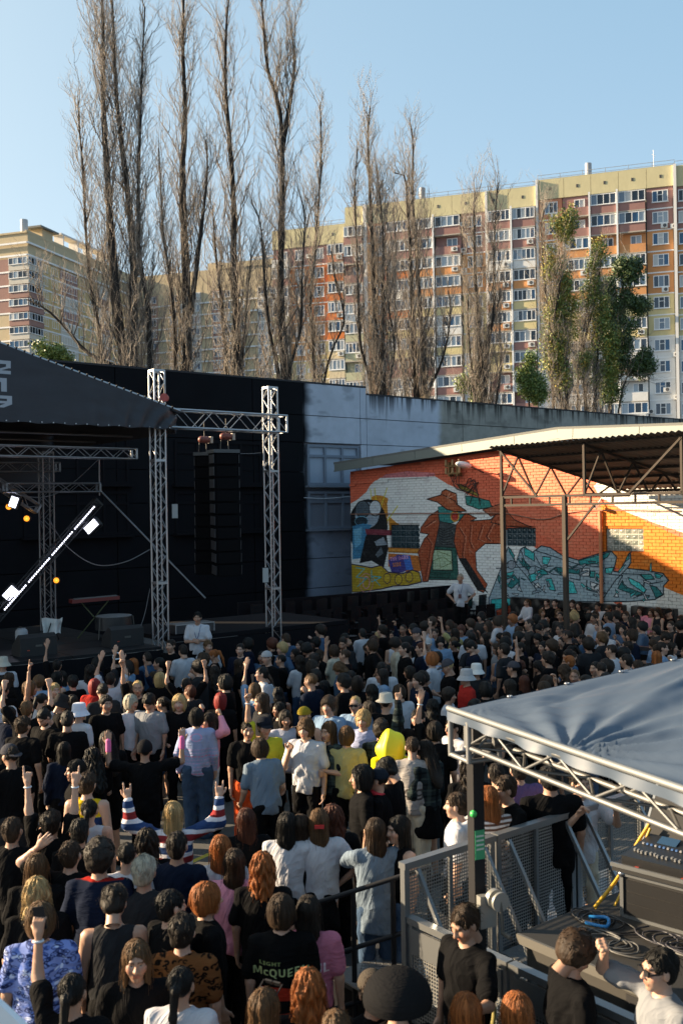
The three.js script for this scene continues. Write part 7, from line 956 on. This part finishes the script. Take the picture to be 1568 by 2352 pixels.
// [x, y of the crown in the photograph, height, turn, pose, hair, hair colour, top, top colour or print, trousers, colour, label, more]
const KEY = [
  [46, 3062, 1.74, 178, 'stand', 'short', 'b', 'tee', 'K', 'slim', 'K', 'short brown hair and black tee at the left edge, back turned'],
  [192, 3036, 1.72, 176, 'point2', 'messy', 'd', 'tee', 'K', 'slim', 'K', 'person in black pointing both index fingers straight up'],
  [327, 2895, 1.74, 172, 'stand', 'messy', 'b', 'tank', 'yellow', 'slim', 'K', 'person in yellow and white sleeveless jersey, curly brown hair'],
  [335, 2996, 1.64, 185, 'stand', 'pony', 'k', 'tank', 'W', 'slim', 'K', 'dark ponytail and white top right beside the yellow jersey'],
  [298, 3067, 1.7, 190, 'stand', 'short', 'k', 'tee', 'K', 'slim', 'K', 'black cropped hair and black tee behind the pointing person'],
  [649, 3004, 1.68, 180, 'rock2', 'long', 'y', 'long', 'stripe', 'slim', 'K', 'blonde in striped red white and blue sweater making horns with both hands'],
  [551, 3113, 1.66, 184, 'stand', 'wavy', 'd', 'tee', 'K', 'slim', 'K', 'long dark wavy hair in black, left in front of the striped sweater'],
  [663, 3116, 1.76, 178, 'stand', 'short', 'd', 'tee', 'N', 'slim', 'K', 'short dark hair and navy tee in front of the striped sweater'],
  [373, 3150, 1.88, 178, 'stand', 'curly', 'd', 'tee', 'star', 'slim', 'K', 'tall person with curly dark hair, navy tee with red stars on sleeves'],
  [264, 3150, 1.72, 172, 'headhandA', 'short', 'b', 'tee', 'K', 'slim', 'K', 'person in black with one hand on the back of the head'],
  [138, 3199, 1.66, 186, 'stand', 'long', 'l', 'tee', 'K', 'slim', 'K', 'long straight light brown hair and black top near the left edge'],
  [138, 3297, 1.66, 190, 'stand', 'wavy', 'y', 'tee', 'K', 'slim', 'K', 'wavy dark blonde hair above the blue patterned shirt'],
  [540, 3208, 1.76, 172, 'stand', 'messy', 's', 'tee', 'C', 'slim', 'K', 'bleached silver short hair and dark tee, back turned'],
  [476, 3156, 1.68, 182, 'stand', 'crop', 'k', 'tee', 'W', 'slim', 'K', 'cropped black hair and white tee between curly and silver hair'],
  [152, 3383, 1.74, 184, 'stand', 'bowl', 'l', 'tee', 'blue', 'slim', 'K', 'person in blue and white patterned shirt near the lower left'],
  [270, 3650, 1.66, 176, 'phoneup', 'pony', 'k', 'tee', 'K', 'slim', 'K', 'dark haired person holding a phone up in front of the blue shirt', { extra: hold }],
  [425, 3331, 1.74, 186, 'down', 'messy', 'd', 'tank', 'C', 'slim', 'K', 'person in grey sleeveless top with the head bowed'],
  [511, 3527, 1.68, 12, 'stand', 'long', 'l', 'tee', 'K', 'slim', 'K', 'long haired person in black facing the camera with sun on the nose'],
  [772, 3309, 1.7, 112, 'stand', 'bowl', 'g', 'tee', 'K', 'slim', 'K', 'ginger bowl haircut and black tee, face turned right'],
  [637, 3334, 1.72, 130, 'stand', 'short', 'k', 'tee', 'K', 'slim', 'K', 'dark haired person turned right behind the leopard shirt'],
  [683, 3426, 1.7, 178, 'stand', 'messy', 'd', 'tee', 'leopard', 'slim', 'K', 'person in leopard print shirt'],
  [677, 3624, 1.62, 170, 'stand', 'pony', 'k', 'tee', 'W', 'slim', 'K', 'black ponytail and white tee at the bottom edge'],
  [827, 3131, 1.64, 180, 'stand', 'long', 'g', 'tee', 'W', 'slim', 'K', 'long straight ginger hair right of the striped sweater'],
  [878, 3182, 1.64, 176, 'reach', 'long', 'b', 'tee', 'P', 'slim', 'K', 'long brown hair with one arm round the golden haired neighbour'],
  [923, 3030, 1.64, 182, 'stand', 'long', 'a', 'tee', 'K', 'slim', 'K', 'very long dark auburn hair, back turned'],
  [984, 3202, 1.66, 178, 'stand', 'wavy', 'g', 'tee', 'K', 'slim', 'K', 'golden wavy hair and black tee in the near middle'],
  [1076, 3045, 1.66, 168, 'face', 'long', 'k', 'tee', 'W', 'skirt', 'K', 'very long black hair and white tee, hand at the face'],
  [1196, 3033, 1.68, 184, 'hips', 'half', 'l', 'tee', 'W', 'skirt', 'K', 'white tee and black skirt, light brown hair with a red clip', { extra: (t, J, put) => put(part(t, 'hair_clip', box(0.09, 0.035, 0.02, 0, 0.0, -0.135), M([0.4, 0.02, 0.02], 0.5))) }],
  [1248, 3022, 1.66, 190, 'stand', 'wavy', 'a', 'tee', 'K', 'slim', 'K', 'auburn wavy hair right behind the white tee with the red clip'],
  [1127, 3053, 1.62, 176, 'stand', 'long', 'b', 'tee', 'K', 'slim', 'K', 'brown hair showing between two white tees'],
  [1408, 3067, 1.68, 184, 'reach', 'long', 'b', 'longtee', 'S', 'slim', 'J', 'person in long grey blue denim shirt with a hand on the railing'],
  [1495, 3059, 1.68, -60, 'stand', 'long', 'k', 'tank', 'K', 'slim', 'J', 'smiling dark haired person in black tank top, face turned left to the sun'],
  [1053, 3354, 1.7, 180, 'stand', 'bowl', 'b', 'tee', 'queen', 'slim', 'K', 'bowl haircut and black tee with yellow green lettering on the back'],
  [1156, 3357, 1.64, 172, 'stand', 'long', 'd', 'tee', 'soul', 'slim', 'K', 'long dark hair and pink tee with white lettering', { extra: strap([0.012, 0.012, 0.014]) }],
  [1156, 3644, 1.64, 176, 'stand', 'wavy', 'g', 'tee', 'K', 'slim', 'K', 'long curly ginger brown hair at the bottom edge'],
  [989, 3707, 1.62, 150, 'stand', 'half', 'l', 'tee', 'K', 'slim', 'K', 'light brown hair with sunglasses pushed up, at the bottom edge', { extra: (t, J, put) => { const m = put(part(t, 'sunglasses', shadesG, black)); m.translateY(0.075); m.translateZ(0.01); m.rotateX(-0.5); } }],
  [1259, 3785, 1.64, 178, 'stand', 'short', 'l', 'tee', 'C', 'slim', 'K', 'top of a light brown head at the very bottom'],
  [1489, 3667, 1.72, 180, 'stand', null, 'k', 'tee', 'K', 'slim', 'K', 'person under a large round black hat at the bottom', { hat: 'wide', hatc: [0.009, 0.009, 0.01] }],
  [1397, 3650, 1.64, 186, 'stand', 'short', 'b', 'tee', 'K', 'slim', 'K', 'brown cap behind the large round black hat', { hat: 'cap', hatc: [0.06, 0.05, 0.04], hatback: true }],
  [1747, 3724, 1.64, 178, 'stand', 'long', 'g', 'tee', 'K', 'slim', 'K', 'bright ginger straight hair at the bottom, left of a redder head'],
  [1937, 3721, 1.64, 182, 'stand', 'long', 'g', 'tee', 'K', 'slim', 'K', 'reddish straight hair at the bottom, right of the brighter ginger head'],
  [1747, 3388, 1.74, -55, 'wrist', 'short', 'b', 'tee', 'K', 'slim', 'K', 'person in black resting a wrist on the near barrier, head bowed', { extra: strap([0.2, 0.17, 0.05]) }],
  [2126, 3501, 1.72, 100, 'down', 'curly', 'b', 'long', 'K', 'slim', 'K', 'curly dark hair and black jacket with a white strap, facing right', { extra: strap([0.4, 0.4, 0.38]) }],
  [2475, 3553, 1.76, -75, 'shade', 'short', 'k', 'tee', 'G', 'slim', 'J', 'person in grey tee and sunglasses shading the eyes with a fist', { shades: true }],
  [1714, 2969, 1.62, -100, 'stand', 'short', 'b', 'hood', 'W', 'skirt', 'K', 'person in white hooded top behind the far barrier, facing left', { base: 0.295 }],
  [1841, 2954, 1.66, 186, 'rail', 'long', 'g', 'tee', 'thin', 'slim', 'J', 'straight golden ginger hair and thin striped tee at the far barrier', { base: 0.295 }],
  [1925, 2900, 1.72, -70, 'rail', 'short', 'b', 'tee', 'element', 'slim', 'K', 'boyish person in black lettered tee leaning on the far barrier', { base: 0.295 }],
  [1943, 2838, 1.7, 186, 'stand', 'short', 'k', 'tee', 'V', 'slim', 'K', 'person in purple tee under the tent truss', { base: 0.295 }],
  [2060, 2868, 1.76, 184, 'stand', 'short', 'k', 'tee', 'K', 'slim', 'K', 'tall broad person in black under the tent truss', { w: 1.15, base: 0.295 }],
  [2169, 2888, 1.66, 20, 'cam', 'short', 'd', 'tee', 'W', 'shorts', 'E', 'person in white shirt holding a phone up to the face behind the barrier', { base: 0.295 }],
  [297, 2639, 1.72, 150, 'stand', null, 'k', 'tee', 'W', 'slim', 'K', 'person in white bucket hat and loose white tee', { hat: 'bucket', hatc: [0.56, 0.58, 0.66] }],
  [398, 2605, 1.78, 30, 'stand', 'messy', 'd', 'tee', 'K', 'slim', 'K', 'smiling dark haired person in black right of the white bucket hat'],
  [176, 2652, 1.76, -30, 'down', 'short', 'k', 'tee', 'K', 'slim', 'K', 'bearded person in black left of the white bucket hat', { extra: (t, J, put) => put(part(t, 'beard', new THREE.SphereGeometry(0.06, 14, 10).scale(1, 0.8, 0.75).translate(0, -0.075, 0.045), hairM.k)) }],
  [86, 2685, 1.78, 165, 'stand', 'messy', 'b', 'tee', 'K', 'slim', 'K', 'wavy brown hair and black tee at the left, back turned'],
  [101, 2624, 1.8, 186, 'fist2', 'short', 'l', 'tee', 'K', 'slim', 'K', 'person at the left with both fists raised high'],
  [517, 2549, 1.8, 8, 'point1', 'crop', 'y', 'tee', 'K', 'slim', 'K', 'dyed blonde person with glasses facing the camera, one arm up', { extra: (t, J, put) => put(part(t, 'glasses', merge([new THREE.TorusGeometry(0.022, 0.002, 5, 16).translate(-0.03, 0.006, 0.1), new THREE.TorusGeometry(0.022, 0.002, 5, 16).translate(0.03, 0.006, 0.1)]), steel)) }],
  [490, 2603, 1.72, 60, 'stand', 'bowl', 's', 'tee', 'W', 'slim', 'K', 'ash blonde short hair and white tee in front of the dyed blonde'],
  [566, 2597, 1.76, -20, 'down', 'messy', 'k', 'tee', 'G', 'slim', 'K', 'person in grey tee with a black cross strap, looking down', { extra: strap([0.012, 0.012, 0.014]) }],
  [543, 2777, 1.68, 188, 'gloves', null, 'k', 'tee', 'K', 'slim', 'K', 'person in black beanie raising pink gloved hands', { hat: 'beanie', hatc: [0.01, 0.01, 0.012], extra: glove }],
  [672, 2603, 1.72, 5, 'hips', 'bob', 'y', 'tee', 'K', 'slim', 'K', 'blonde bob and black tee facing the camera', { w: 1.1 }],
  [737, 2655, 1.76, 184, 'stand', 'bowl', 'k', 'long', 'tour', 'wide', 'J', 'person in pale blue long sleeved shirt with pink print and jeans'],
  [783, 2670, 1.66, -50, 'pinkup', 'long', 'd', 'long', 'P', 'shorts', 'W', 'person in pink sweater with raised elbows behind the pale blue shirt'],
  [827, 2597, 1.66, 172, 'stand', 'bob', 'r', 'tee', 'K', 'slim', 'K', 'person with bright red bobbed hair'],
  [982, 2597, 1.82, -65, 'crossed', 'long', 'b', 'tee', 'C', 'slim', 'K', 'long brown hair and dark grey tee in profile facing left'],
  [990, 2689, 1.76, 15, 'point1', 'short', 'k', 'tee', 'Y', 'slim', 'K', 'person in yellow green tee and black cap with an arm raised', { hat: 'cap', hatc: [0.01, 0.012, 0.018] }],
  [930, 2700, 1.74, 10, 'stand', 'short', 'd', 'tee', 'K', 'wide', [0.55, 0.075, 0.02], 'person in black with bright orange work trousers'],
  [997, 2770, 1.72, -155, 'lean', 'bowl', 'b', 'tee', 'S', 'slim', 'K', 'bowl haircut and grey blue tee leaning forward, back turned'],
  [1070, 2662, 1.68, 10, 'stand', 'bob', 'd', 'tee', 'poetn', 'slim', 'K', 'dark haired person in white lettered jersey'],
  [1147, 2692, 1.82, -25, 'face', 'bowl', 'l', 'polo', 'W', 'slim', 'K', 'tall fair person in white polo shirt and striped black track trousers', { extra: beltStripe }],
  [1143, 2649, 1.72, -20, 'stand', null, 'l', 'tank', 'K', 'slim', 'K', 'person in mustard yellow backwards cap', { hat: 'cap', hatc: [0.24, 0.18, 0.02], hatback: true }],
  [1232, 2611, 1.8, -25, 'stand', 'curly', 'b', 'tee', 'B', 'slim', 'K', 'curly brown hair and light blue tee facing left', { extra: strap([0.012, 0.012, 0.014]) }],
  [1232, 2705, 1.76, -40, 'crossed', 'half', 'l', 'tee', 'plaid', 'slim', 'K', 'tied back light brown hair and dark checked shirt'],
  [1299, 2723, 1.72, 165, 'stand', 'bowl', 'l', 'tee', 'O', 'slim', 'K', 'bowl haircut and olive yellow tee, back turned'],
  [1332, 2607, 1.78, -15, 'stand', 'crop', 'y', 'polo', 'B', 'slim', 'K', 'short blonde hair, black sunglasses and light blue shirt', { shades: true }],
  [1361, 2660, 1.78, -20, 'stand', 'bowl', 'y', 'tee', 'jersey', 'slim', 'K', 'blonde bowl haircut and pale jersey with blue numbers'],
  [1446, 2602, 1.8, 150, 'stand', 'crop', 'd', 'tee', 'K', 'slim', 'K', 'person in pale straw hat and black tee', { hat: 'straw', hatc: [0.45, 0.42, 0.36] }],
  [1428, 2700, 1.76, 175, 'point1', 'curly', 'd', 'long', 'plaid', 'slim', 'K', 'person in dark checked shirt pointing one finger high'],
  [1464, 2752, 1.72, 178, 'stand', null, 'd', 'hood', [0.78, 0.66, 0.01], 'slim', 'K', 'person with a neon yellow bag over the head and shoulders', { extra: (t) => { const s = new THREE.SphereGeometry(0.19, 48, 32), q = s.attributes.position; for (let i = 0; i < q.count; i++) { const x = q.getX(i), y = q.getY(i), z = q.getZ(i), k = 1 + 0.35 * (noise(x * 9 + 4, y * 5, z * 9) - 0.5) + 0.08 * Math.sin(x * 30); q.setXYZ(i, x * 0.95 * k, y * 1.15 * k, z * 0.8 * k); } s.computeVertexNormals(); part(t, 'neon_bag', s.translate(0, 1.58, -0.06), M([0.80, 0.68, 0.01], 0.5)); } }],
  [1357, 2868, 1.76, -80, 'stand', 'bob', 'k', 'tee', 'K', 'slim', 'K', 'black bobbed hair and black tee in sharp profile facing left'],
  [1419, 2881, 1.7, -110, 'stand', 'crop', 'd', 'tee', 'K', 'slim', 'K', 'black cap and red neckerchief', { hat: 'cap', hatc: [0.012, 0.016, 0.024], extra: bandana }],
  [1468, 2843, 1.76, -120, 'down', 'messy', 'k', 'tee', 'K', 'slim', 'K', 'black hair, black tee and pale collar looking down left'],
  [1545, 2760, 1.76, 176, 'stand', 'crop', 'b', 'tee', 'back49', 'wide', 'E', 'person in off white tee with number 49 on the back and pale trousers'],
  [1598, 2776, 1.7, -140, 'phone', 'long', 'd', 'long', 'plaid', 'skirt', 'K', 'long dark hair and green checked shirt looking at a phone', { extra: hold }],
  [1567, 2656, 1.8, -20, 'crossed', 'short', 'k', 'tee', 'K', 'slim', 'K', 'serious dark haired person in black left of the tent corner'],
  [1630, 2705, 1.76, 160, 'wave1', 'bowl', 'd', 'tee', 'K', 'slim', 'K', 'dark bowl haircut with raised arm beside the tent corner'],
  [1760, 2840, 1.72, 175, 'stand', 'wavy', 'd', 'long', 'K', 'slim', 'K', 'wavy dark hair in a black knit under the tent corner'],
  [1860, 2860, 1.72, 180, 'stand', 'short', 'd', 'tee', 'tie', 'slim', 'K', 'person in white printed tee behind the ginger hair'],
  [780, 2400, 1.8, 30, 'stand', 'messy', 'l', 'tee', 'W', 'slim', 'K', 'light hair and white tee near the front rows below the free tower'],
  [1785, 2490, 1.72, 170, 'stand', null, 'b', 'tee', 'C', 'slim', 'K', 'person in white bucket hat right of the middle', { hat: 'bucket', hatc: [0.6, 0.6, 0.58] }],
  [440, 2448, 1.74, 186, 'stand', 'short', 'k', 'tee', 'K', 'slim', 'K', 'person in white cap in the front rows', { hat: 'cap', hatc: [0.55, 0.58, 0.62], hatback: true }],
  [12, 2464, 1.76, 190, 'stand', null, 'k', 'tee', 'W', 'slim', 'K', 'person in cream bucket hat at the left edge', { hat: 'bucket', hatc: [0.45, 0.42, 0.36] }],
  [600, 2520, 1.7, 186, 'stand', 'bob', 'y', 'tee', 'K', 'slim', 'K', 'bright blonde bob in the middle rows below the front tower'],
  [355, 2545, 1.7, 175, 'stand', 'bob', 'r', 'tee', 'R', 'slim', 'K', 'copper red hair and red collar in the middle rows at the left'],
  [205, 2560, 1.7, 40, 'stand', 'long', 'y', 'tee', 'K', 'slim', 'K', 'fair long hair and black top facing right near the left'],
  [955, 2560, 1.74, 150, 'wave1', 'bowl', 'l', 'tee', 'B', 'slim', 'K', 'person in light blue with backpack and a raised hand', { extra: bag([0.02, 0.025, 0.04]) }],
  [415, 2520, 1.72, 182, 'clap', 'short', 'd', 'tee', 'W', 'slim', 'K', 'person clapping overhead left of the dyed blonde'],
  [700, 2540, 1.72, 186, 'fist2', 'short', 'k', 'tee', 'K', 'slim', 'K', 'person with bent raised fist arms behind the blonde bob'],
  [470, 2500, 1.72, 178, 'wave1', 'short', 'k', 'tee', 'C', 'slim', 'K', 'person raising an open hand high in the middle rows'],
  [215, 2470, 1.72, 178, 'wave1', 'short', 'k', 'tee', 'K', 'slim', 'K', 'person raising an open hand near the left floor monitor'],
  [1430, 2480, 1.76, 182, 'stand', 'short', 'k', 'tee', 'W', 'slim', 'K', 'broad white tee with a dark strap in the middle rows', { w: 1.1, extra: strap([0.012, 0.012, 0.014]) }],
  [1770, 2370, 1.76, 176, 'stand', 'short', 'k', 'tee', 'W', 'slim', 'K', 'white tee seen from behind near the left canopy post', { w: 1.12 }],
  [1640, 2440, 1.74, -150, 'wave1', 'short', 'd', 'tee', 'B', 'slim', 'K', 'light blue shirt and raised arm below the rust coat figure'],
  [1700, 2690, 1.74, -60, 'stand', 'short', 'd', 'tee', 'W', 'slim', 'K', 'short dark hair behind the tent corner truss'],
];
for (const [sx, sy, h, yaw, pose, hair, hc, top, tc, pants, pc, label, o = {}] of KEY) {
  const p = atH(sx / 1.6327, sy / 1.6327, h + (o.base ?? 0)), near = -p.z < 13.6;
  person({ x: p.x, z: p.z, h, yaw: yaw + rr(-4, 4), pose, hair: o.hat && o.hat !== 'wide' && !hair ? 'crop' : hair, hc, top, tc, map: MAPS[tc], pants, pc, near, skin: Math.floor(rnd() * 3), label, ...o });
}
// standing on platforms
const raised = (sx, sy, z, h, yaw, pose, hair, hc, top, tc, label, o = {}) => { const p = at(sx / 1.6327, sy / 1.6327, z); return person({ x: p.x, z: p.z, h, base: p.y - h, yaw, pose, hair, hc, top, tc, pants: o.pants ?? 'slim', pc: o.pc ?? 'K', near: false, skin: 1, label, ...o }); };
const blk = (label, x, z, top, w = 1) => { const g = thing('riser', label, 'platform', null, [x, 0, z], 38.5); part(g, 'deck', box(w, 0.06, 0.8, 0, top - 0.03, 0), black); part(g, 'skirt', box(w - 0.04, top - 0.06, 0.76, 0, (top - 0.06) / 2, 0), blackCloth); };
{ const a = raised(741, 2293, 21.3, 1.8, 0, 'crossed', 'short', 'k', 'polo', 'W', 'security person in white shirt with lanyard at the stage front', { extra: lanyard, group: 'security staff', near: true }); blk('black riser under the security person at the stage front', a.position.x, a.position.z, a.position.y);
  const b = raised(1725, 2150, 27.5, 1.8, -15, 'hips', 'crop', 's', 'polo', 'W', 'security person in white shirt, hands on hips, before the mural', { extra: lanyard, group: 'security staff', near: true }); blk('black riser under the security person before the mural', b.position.x, b.position.z, b.position.y, 2.4); }
// seated along the mural: [x, y of the crown, place along, off the wall, ...]
const seat = (sx, off, base, yaw, pose, hair, hc, top, tc, label, o = {}) => { const [lx] = onPlane(SHED, sx / 1.6327, 1385, off), w = cw(lx, base, off); person({ x: w.x, z: w.z, base: base - 0.03, h: rr(1.64, 1.78), yaw: -51.5 + yaw, pose, hair, hc, top, tc, pants: o.pants ?? 'slim', pc: o.pc ?? 'K', near: false, skin: Math.floor(rnd() * 3), label, group: 'people sitting below the mural', ...o }); };
seat(1975, 1.1, 0.38, -10, 'sit2', 'pony', 'l', 'long', 'W', 'seated in white long sleeves at the left end of the sofas'); seat(2050, 1.0, 0.36, 0, 'sit2', 'short', 'd', 'tank', 'K', 'seated in black tank top beside a black tee'); seat(2080, 1.05, 0.36, 10, 'sit2', 'short', 'k', 'tee', 'K', 'seated dark haired in black tee right of the tank top');
seat(2145, 1.0, 0.36, 20, 'sit', 'short', 'd', 'tee', 'K', 'seated in black just right of the second canopy post'); seat(2170, 0.95, 0.36, 0, 'sit2', 'long', 'k', 'tee', 'K', 'seated with long black hair in black'); seat(2240, 1.0, 0.36, 10, 'sit', 'short', 'k', 'tee', 'W', 'seated in white tee and jeans in the middle of the long sofa', { pc: 'J' }); seat(2280, 1.1, 0.36, -10, 'sit', 'short', 'b', 'polo', 'K', 'seated in dark polo and sunglasses with bare knees', { pants: 'shorts', shades: true }); seat(2320, 1.15, 0.36, -20, 'sit', 'short', 'd', 'tee', 'K', 'seated leaning forward in black right of the bare knees');
seat(2398, 1.0, 0.36, 10, 'sit2', 'long', 'd', 'tee', 'P', 'seated in pink tee with long dark hair'); seat(2440, 1.0, 0.36, 0, 'sit2', 'long', 'b', 'tee', 'P', 'seated in pale pink beside the pink tee'); seat(2465, 1.2, 0.36, -15, 'sit', 'long', 'b', 'tank', 'C', 'seated in dark tank top with bare legs', { pants: 'shorts' }); seat(2505, 1.2, 0.36, -25, 'sit', null, 'd', 'tee', 'K', 'seated in black cap looking down at the right', { hat: 'cap', hatc: [0.012, 0.012, 0.012] }); seat(2552, 2.0, 0.36, -40, 'sit', 'short', 'b', 'tee', 'W', 'seated in white with sunglasses at the right edge', { shades: true });
for (const [sx, off, hair, hc, top, tc, label] of [[2030, 3.6, 'long', 'l', 'tank', 'W', 'standing with long fair hair and a white bag'], [2090, 3.3, 'long', 'l', 'tee', 'K', 'standing with long light brown hair in black before the sofas'], [2150, 3.5, 'long', 'y', 'tee', 'K', 'standing blonde in black right of the second canopy post'], [2200, 3.2, 'long', 'k', 'tee', 'K', 'standing with long black hair facing the camera before the sofa'], [2230, 3.4, 'bob', 'd', 'tee', 'K', 'standing with dark bob before the bare knees'], [2345, 3.4, 'short', 'b', 'tee', 'N', 'standing short haired in navy before the sofas'], [2385, 3.2, 'bowl', 'k', 'tee', 'W', 'standing in white tee before the pink tee']]) { const [lx] = onPlane(SHED, sx / 1.6327, 1400, off), w = cw(lx, 0, off); person({ x: w.x, z: w.z, h: rr(1.6, 1.7), yaw: rr(-60, 30), pose: pick(['stand', 'crossed']), hair, hc, top, tc, pants: 'slim', pc: 'K', near: false, skin: 0, label }); }
// ---------- the rest of the crowd ----------
{
  const T0 = sw(-4, 0, -2), stageLine = (x) => 19.85 + 0.795 * (x + 4.03), inv = SHED.matrixWorld.clone().invert(), clear = [[470, 1915, 1.35], [300, 1900, 0.9], [420, 1960, 0.8]].map(([x, y, r]) => { const p = atH(x, y, 0); return [p.x, p.z, r]; });
  const A0 = atH(1029, 1633, 2.66), cand = [];
  for (let d = 27; d > 9.2; d -= 0.5) for (let x = -10; x < 11; x += 0.52) {
    const X = x + rr(-0.28, 0.28), Z = d + rr(-0.28, 0.28), dx = 784 + FPX * X / Z; if (dx < -30 || dx > 1580 || Z > Math.min(26.6, stageLine(X))) continue;
    const l = V(X, 0, -Z).applyMatrix4(inv); if (l.z < 4.0 && l.x > 6) continue; if (l.z < 6.6 && l.z > 5.6 && l.x > 8) continue;
    const fx = X - 0.47, fz = -Z + 7.8, inside = fx * U.x + fz * U.z, across = fx * T.x + fz * T.z; if (across > -1.75 && inside > -1.2) continue;      // keep out of the desk enclosure
    if (Z < 9.6 && dx > 800) continue; if (clear.some(([cx, cz, r]) => Math.hypot(X - cx, -Z - cz) < r)) continue;
    const min = Z > 15 ? 0.42 : 0.56; if (placed.some(([a, b]) => Math.hypot(a - X, b + Z) < min)) continue; if (Z < 13.6 && (dx > 330 || Z < 10.5)) continue;
    cand.push([X, Z, dx]); placed.push([X, -Z]);
  }
  const place = (dx) => dx < 190 ? 'below stage left end' : dx < 340 ? 'below keyboard' : dx < 430 ? 'below front tower' : dx < 580 ? 'below speaker columns' : dx < 700 ? 'below free tower' : dx < 810 ? 'below pale blue wall' : dx < 960 ? 'below mural tags' : dx < 1130 ? 'below rust coat figure' : dx < 1270 ? 'near left canopy post' : 'near black fence';
  const dep = (z) => z > 22 ? 'furthest row' : z > 19.5 ? 'far rows' : z > 17 ? 'middle rows' : z > 14.5 ? 'nearer rows' : 'sunlit part';
  const TW = { K: 'black', C: 'charcoal', W: 'white', N: 'navy', G: 'grey', B: 'light blue', P: 'pink', O: 'olive', R: 'red', V: 'purple', E: 'beige', D: 'dark blue' }, HW = { k: 'black', d: 'dark', b: 'brown', l: 'light brown', y: 'blonde', g: 'ginger', a: 'auburn' };
  cand.sort((p, q) => p[1] - q[1]);
  const stuff = [];
  cand.forEach(([X, Z, dx], i) => {
    const fem = rnd() < 0.45, hc = pick(['k', 'k', 'k', 'k', 'k', 'd', 'd', 'd', 'd', 'd', 'b', 'b', 'b', 'l', rnd() < 0.5 ? 'y' : 'd', rnd() < 0.4 ? 'g' : 'k', 'a']), hair = fem ? pick(['long', 'long', 'wavy', 'half', 'pony', 'bob']) : pick(['short', 'short', 'crop', 'messy', 'bowl', 'curly', 'short']);
    let tc = pick(['K', 'K', 'K', 'K', 'K', 'K', 'K', 'K', 'K', 'K', 'C', 'C', 'N', 'N', 'N', 'W', 'W', 'W', 'B', 'B', 'D', 'D', pick(['G', 'R', 'O', 'P', 'V', 'E'])]); const top = fem ? pick(['tee', 'tee', 'tank', 'long']) : pick(['tee', 'tee', 'tee', 'polo', 'long']);
    const pose = pick(['stand', 'stand', 'stand', 'stand', 'stand', 'crossed', 'phone', 'phone', 'face', 'down', 'hips', rnd() < 0.22 ? 'wave1' : 'stand', rnd() < 0.3 ? 'point1' : 'crossed', rnd() < 0.08 ? 'fist2' : 'stand', rnd() < 0.3 ? 'phoneup' : 'stand']);
    const face = Math.atan2(T0.x - X, T0.z + Z) / D2R, yaw = rnd() < 0.16 ? rr(-110, 110) : face + (rnd() + rnd() + rnd() - 1.5) * 70, h = fem ? rr(1.52, 1.74) : rr(1.64, 1.9);
    if (Z < 15.2 && !'KCN'.includes(tc)) tc = 'K';
    const o = { x: X, z: -Z, h, yaw, pose, hair, hc, top, tc, pants: pick(['slim', 'slim', 'wide', 'shorts']), pc: pick(['K', 'K', 'J', 'C']), near: Z < 13, skin: Math.floor(rnd() * 4), noshoe: Z > 13 };
    if (!fem && rnd() < 0.08) { o.hat = pick(['cap', 'cap', 'bucket']); o.hatc = pick([[0.02, 0.02, 0.022], [0.35, 0.35, 0.36], [0.05, 0.05, 0.06]]); o.hair = 'crop'; o.hatback = rnd() < 0.4; }
    if (i >= 190) { stuff.push(o); return; }
    const a = ((yaw % 360) + 540) % 360 - 180, dir = Math.abs(a) < 45 ? 'facing camera' : Math.abs(a) > 135 ? 'back turned' : a < 0 ? 'turned left' : 'turned right';
    o.label = `${fem && hair !== 'bob' ? 'long' : 'short'} ${HW[hc]} hair, ${TW[tc]} top, ${dir}${{ crossed: ', arms crossed', phone: ', holding hands low', face: ', hand at chin', down: ', head bowed', hips: ', hands on hips' }[pose] ?? ''}, ${dep(Z)} ${place(dx)}`;
    if (/wave1|point1|fist2|phoneup/.test(pose)) o.label = `${TW[tc]} top, ${pose === 'fist2' ? 'arms' : 'arm'} raised, ${HW[hc]} hair, ${dep(Z)} ${place(dx)}`;
    if (o.label.split(' ').length > 16) o.label = o.label.replace(/, (arms crossed|holding hands low|hand at chin|head bowed|hands on hips)/, '');
    person(o);
  });
  // those past the count: one joined object
  const geos = [], flat = (g, m, c) => { g = g.index ? g.toNonIndexed() : g.clone(); g.deleteAttribute('uv'); g.applyMatrix4(m); const n = g.attributes.position.count, C = new Float32Array(n * 3), o = g.attributes.color; for (let i = 0; i < n; i++) for (let k = 0; k < 3; k++) C[i * 3 + k] = c[k] * (o ? o.array[i * 3 + k] : 1); g.setAttribute('color', new THREE.BufferAttribute(C, 3)); geos.push(g); };
  for (const o of stuff) { const s = o.h / 1.755, m = new THREE.Matrix4().compose(V(o.x, 0, o.z), new THREE.Quaternion().setFromAxisAngle(UP, o.yaw * D2R), V(s, s, s)); flat(bodyGeo(o.pose, false), m, SK[o.skin].color.toArray()); flat(topGeo(o.pose, o.top, false), m, TC[o.tc]); flat(pantsGeo(o.pose, o.pants, false), m, TC[o.pc]); flat(hairGeo(o.hair, false), m.clone().multiply(headMatrix(joints(o.pose))), HC[o.hc]); }
  console.log('crowd', cand.length, 'stuff', stuff.length, 'key', KEY.length);
  if (geos.length) solo('crowd', mergeGeometries(geos), new THREE.MeshStandardMaterial({ roughness: 0.75, vertexColors: true }), 'dense back rows of the crowd close to the stage front', 'crowd', null, 'stuff');
}
scene.traverse((o) => { if (o.isMesh) { o.castShadow = true; o.receiveShadow = true; } if (o.isLight && o.shadow && !o.isRectAreaLight) o.castShadow = true; });
renderer.render(scene, camera);
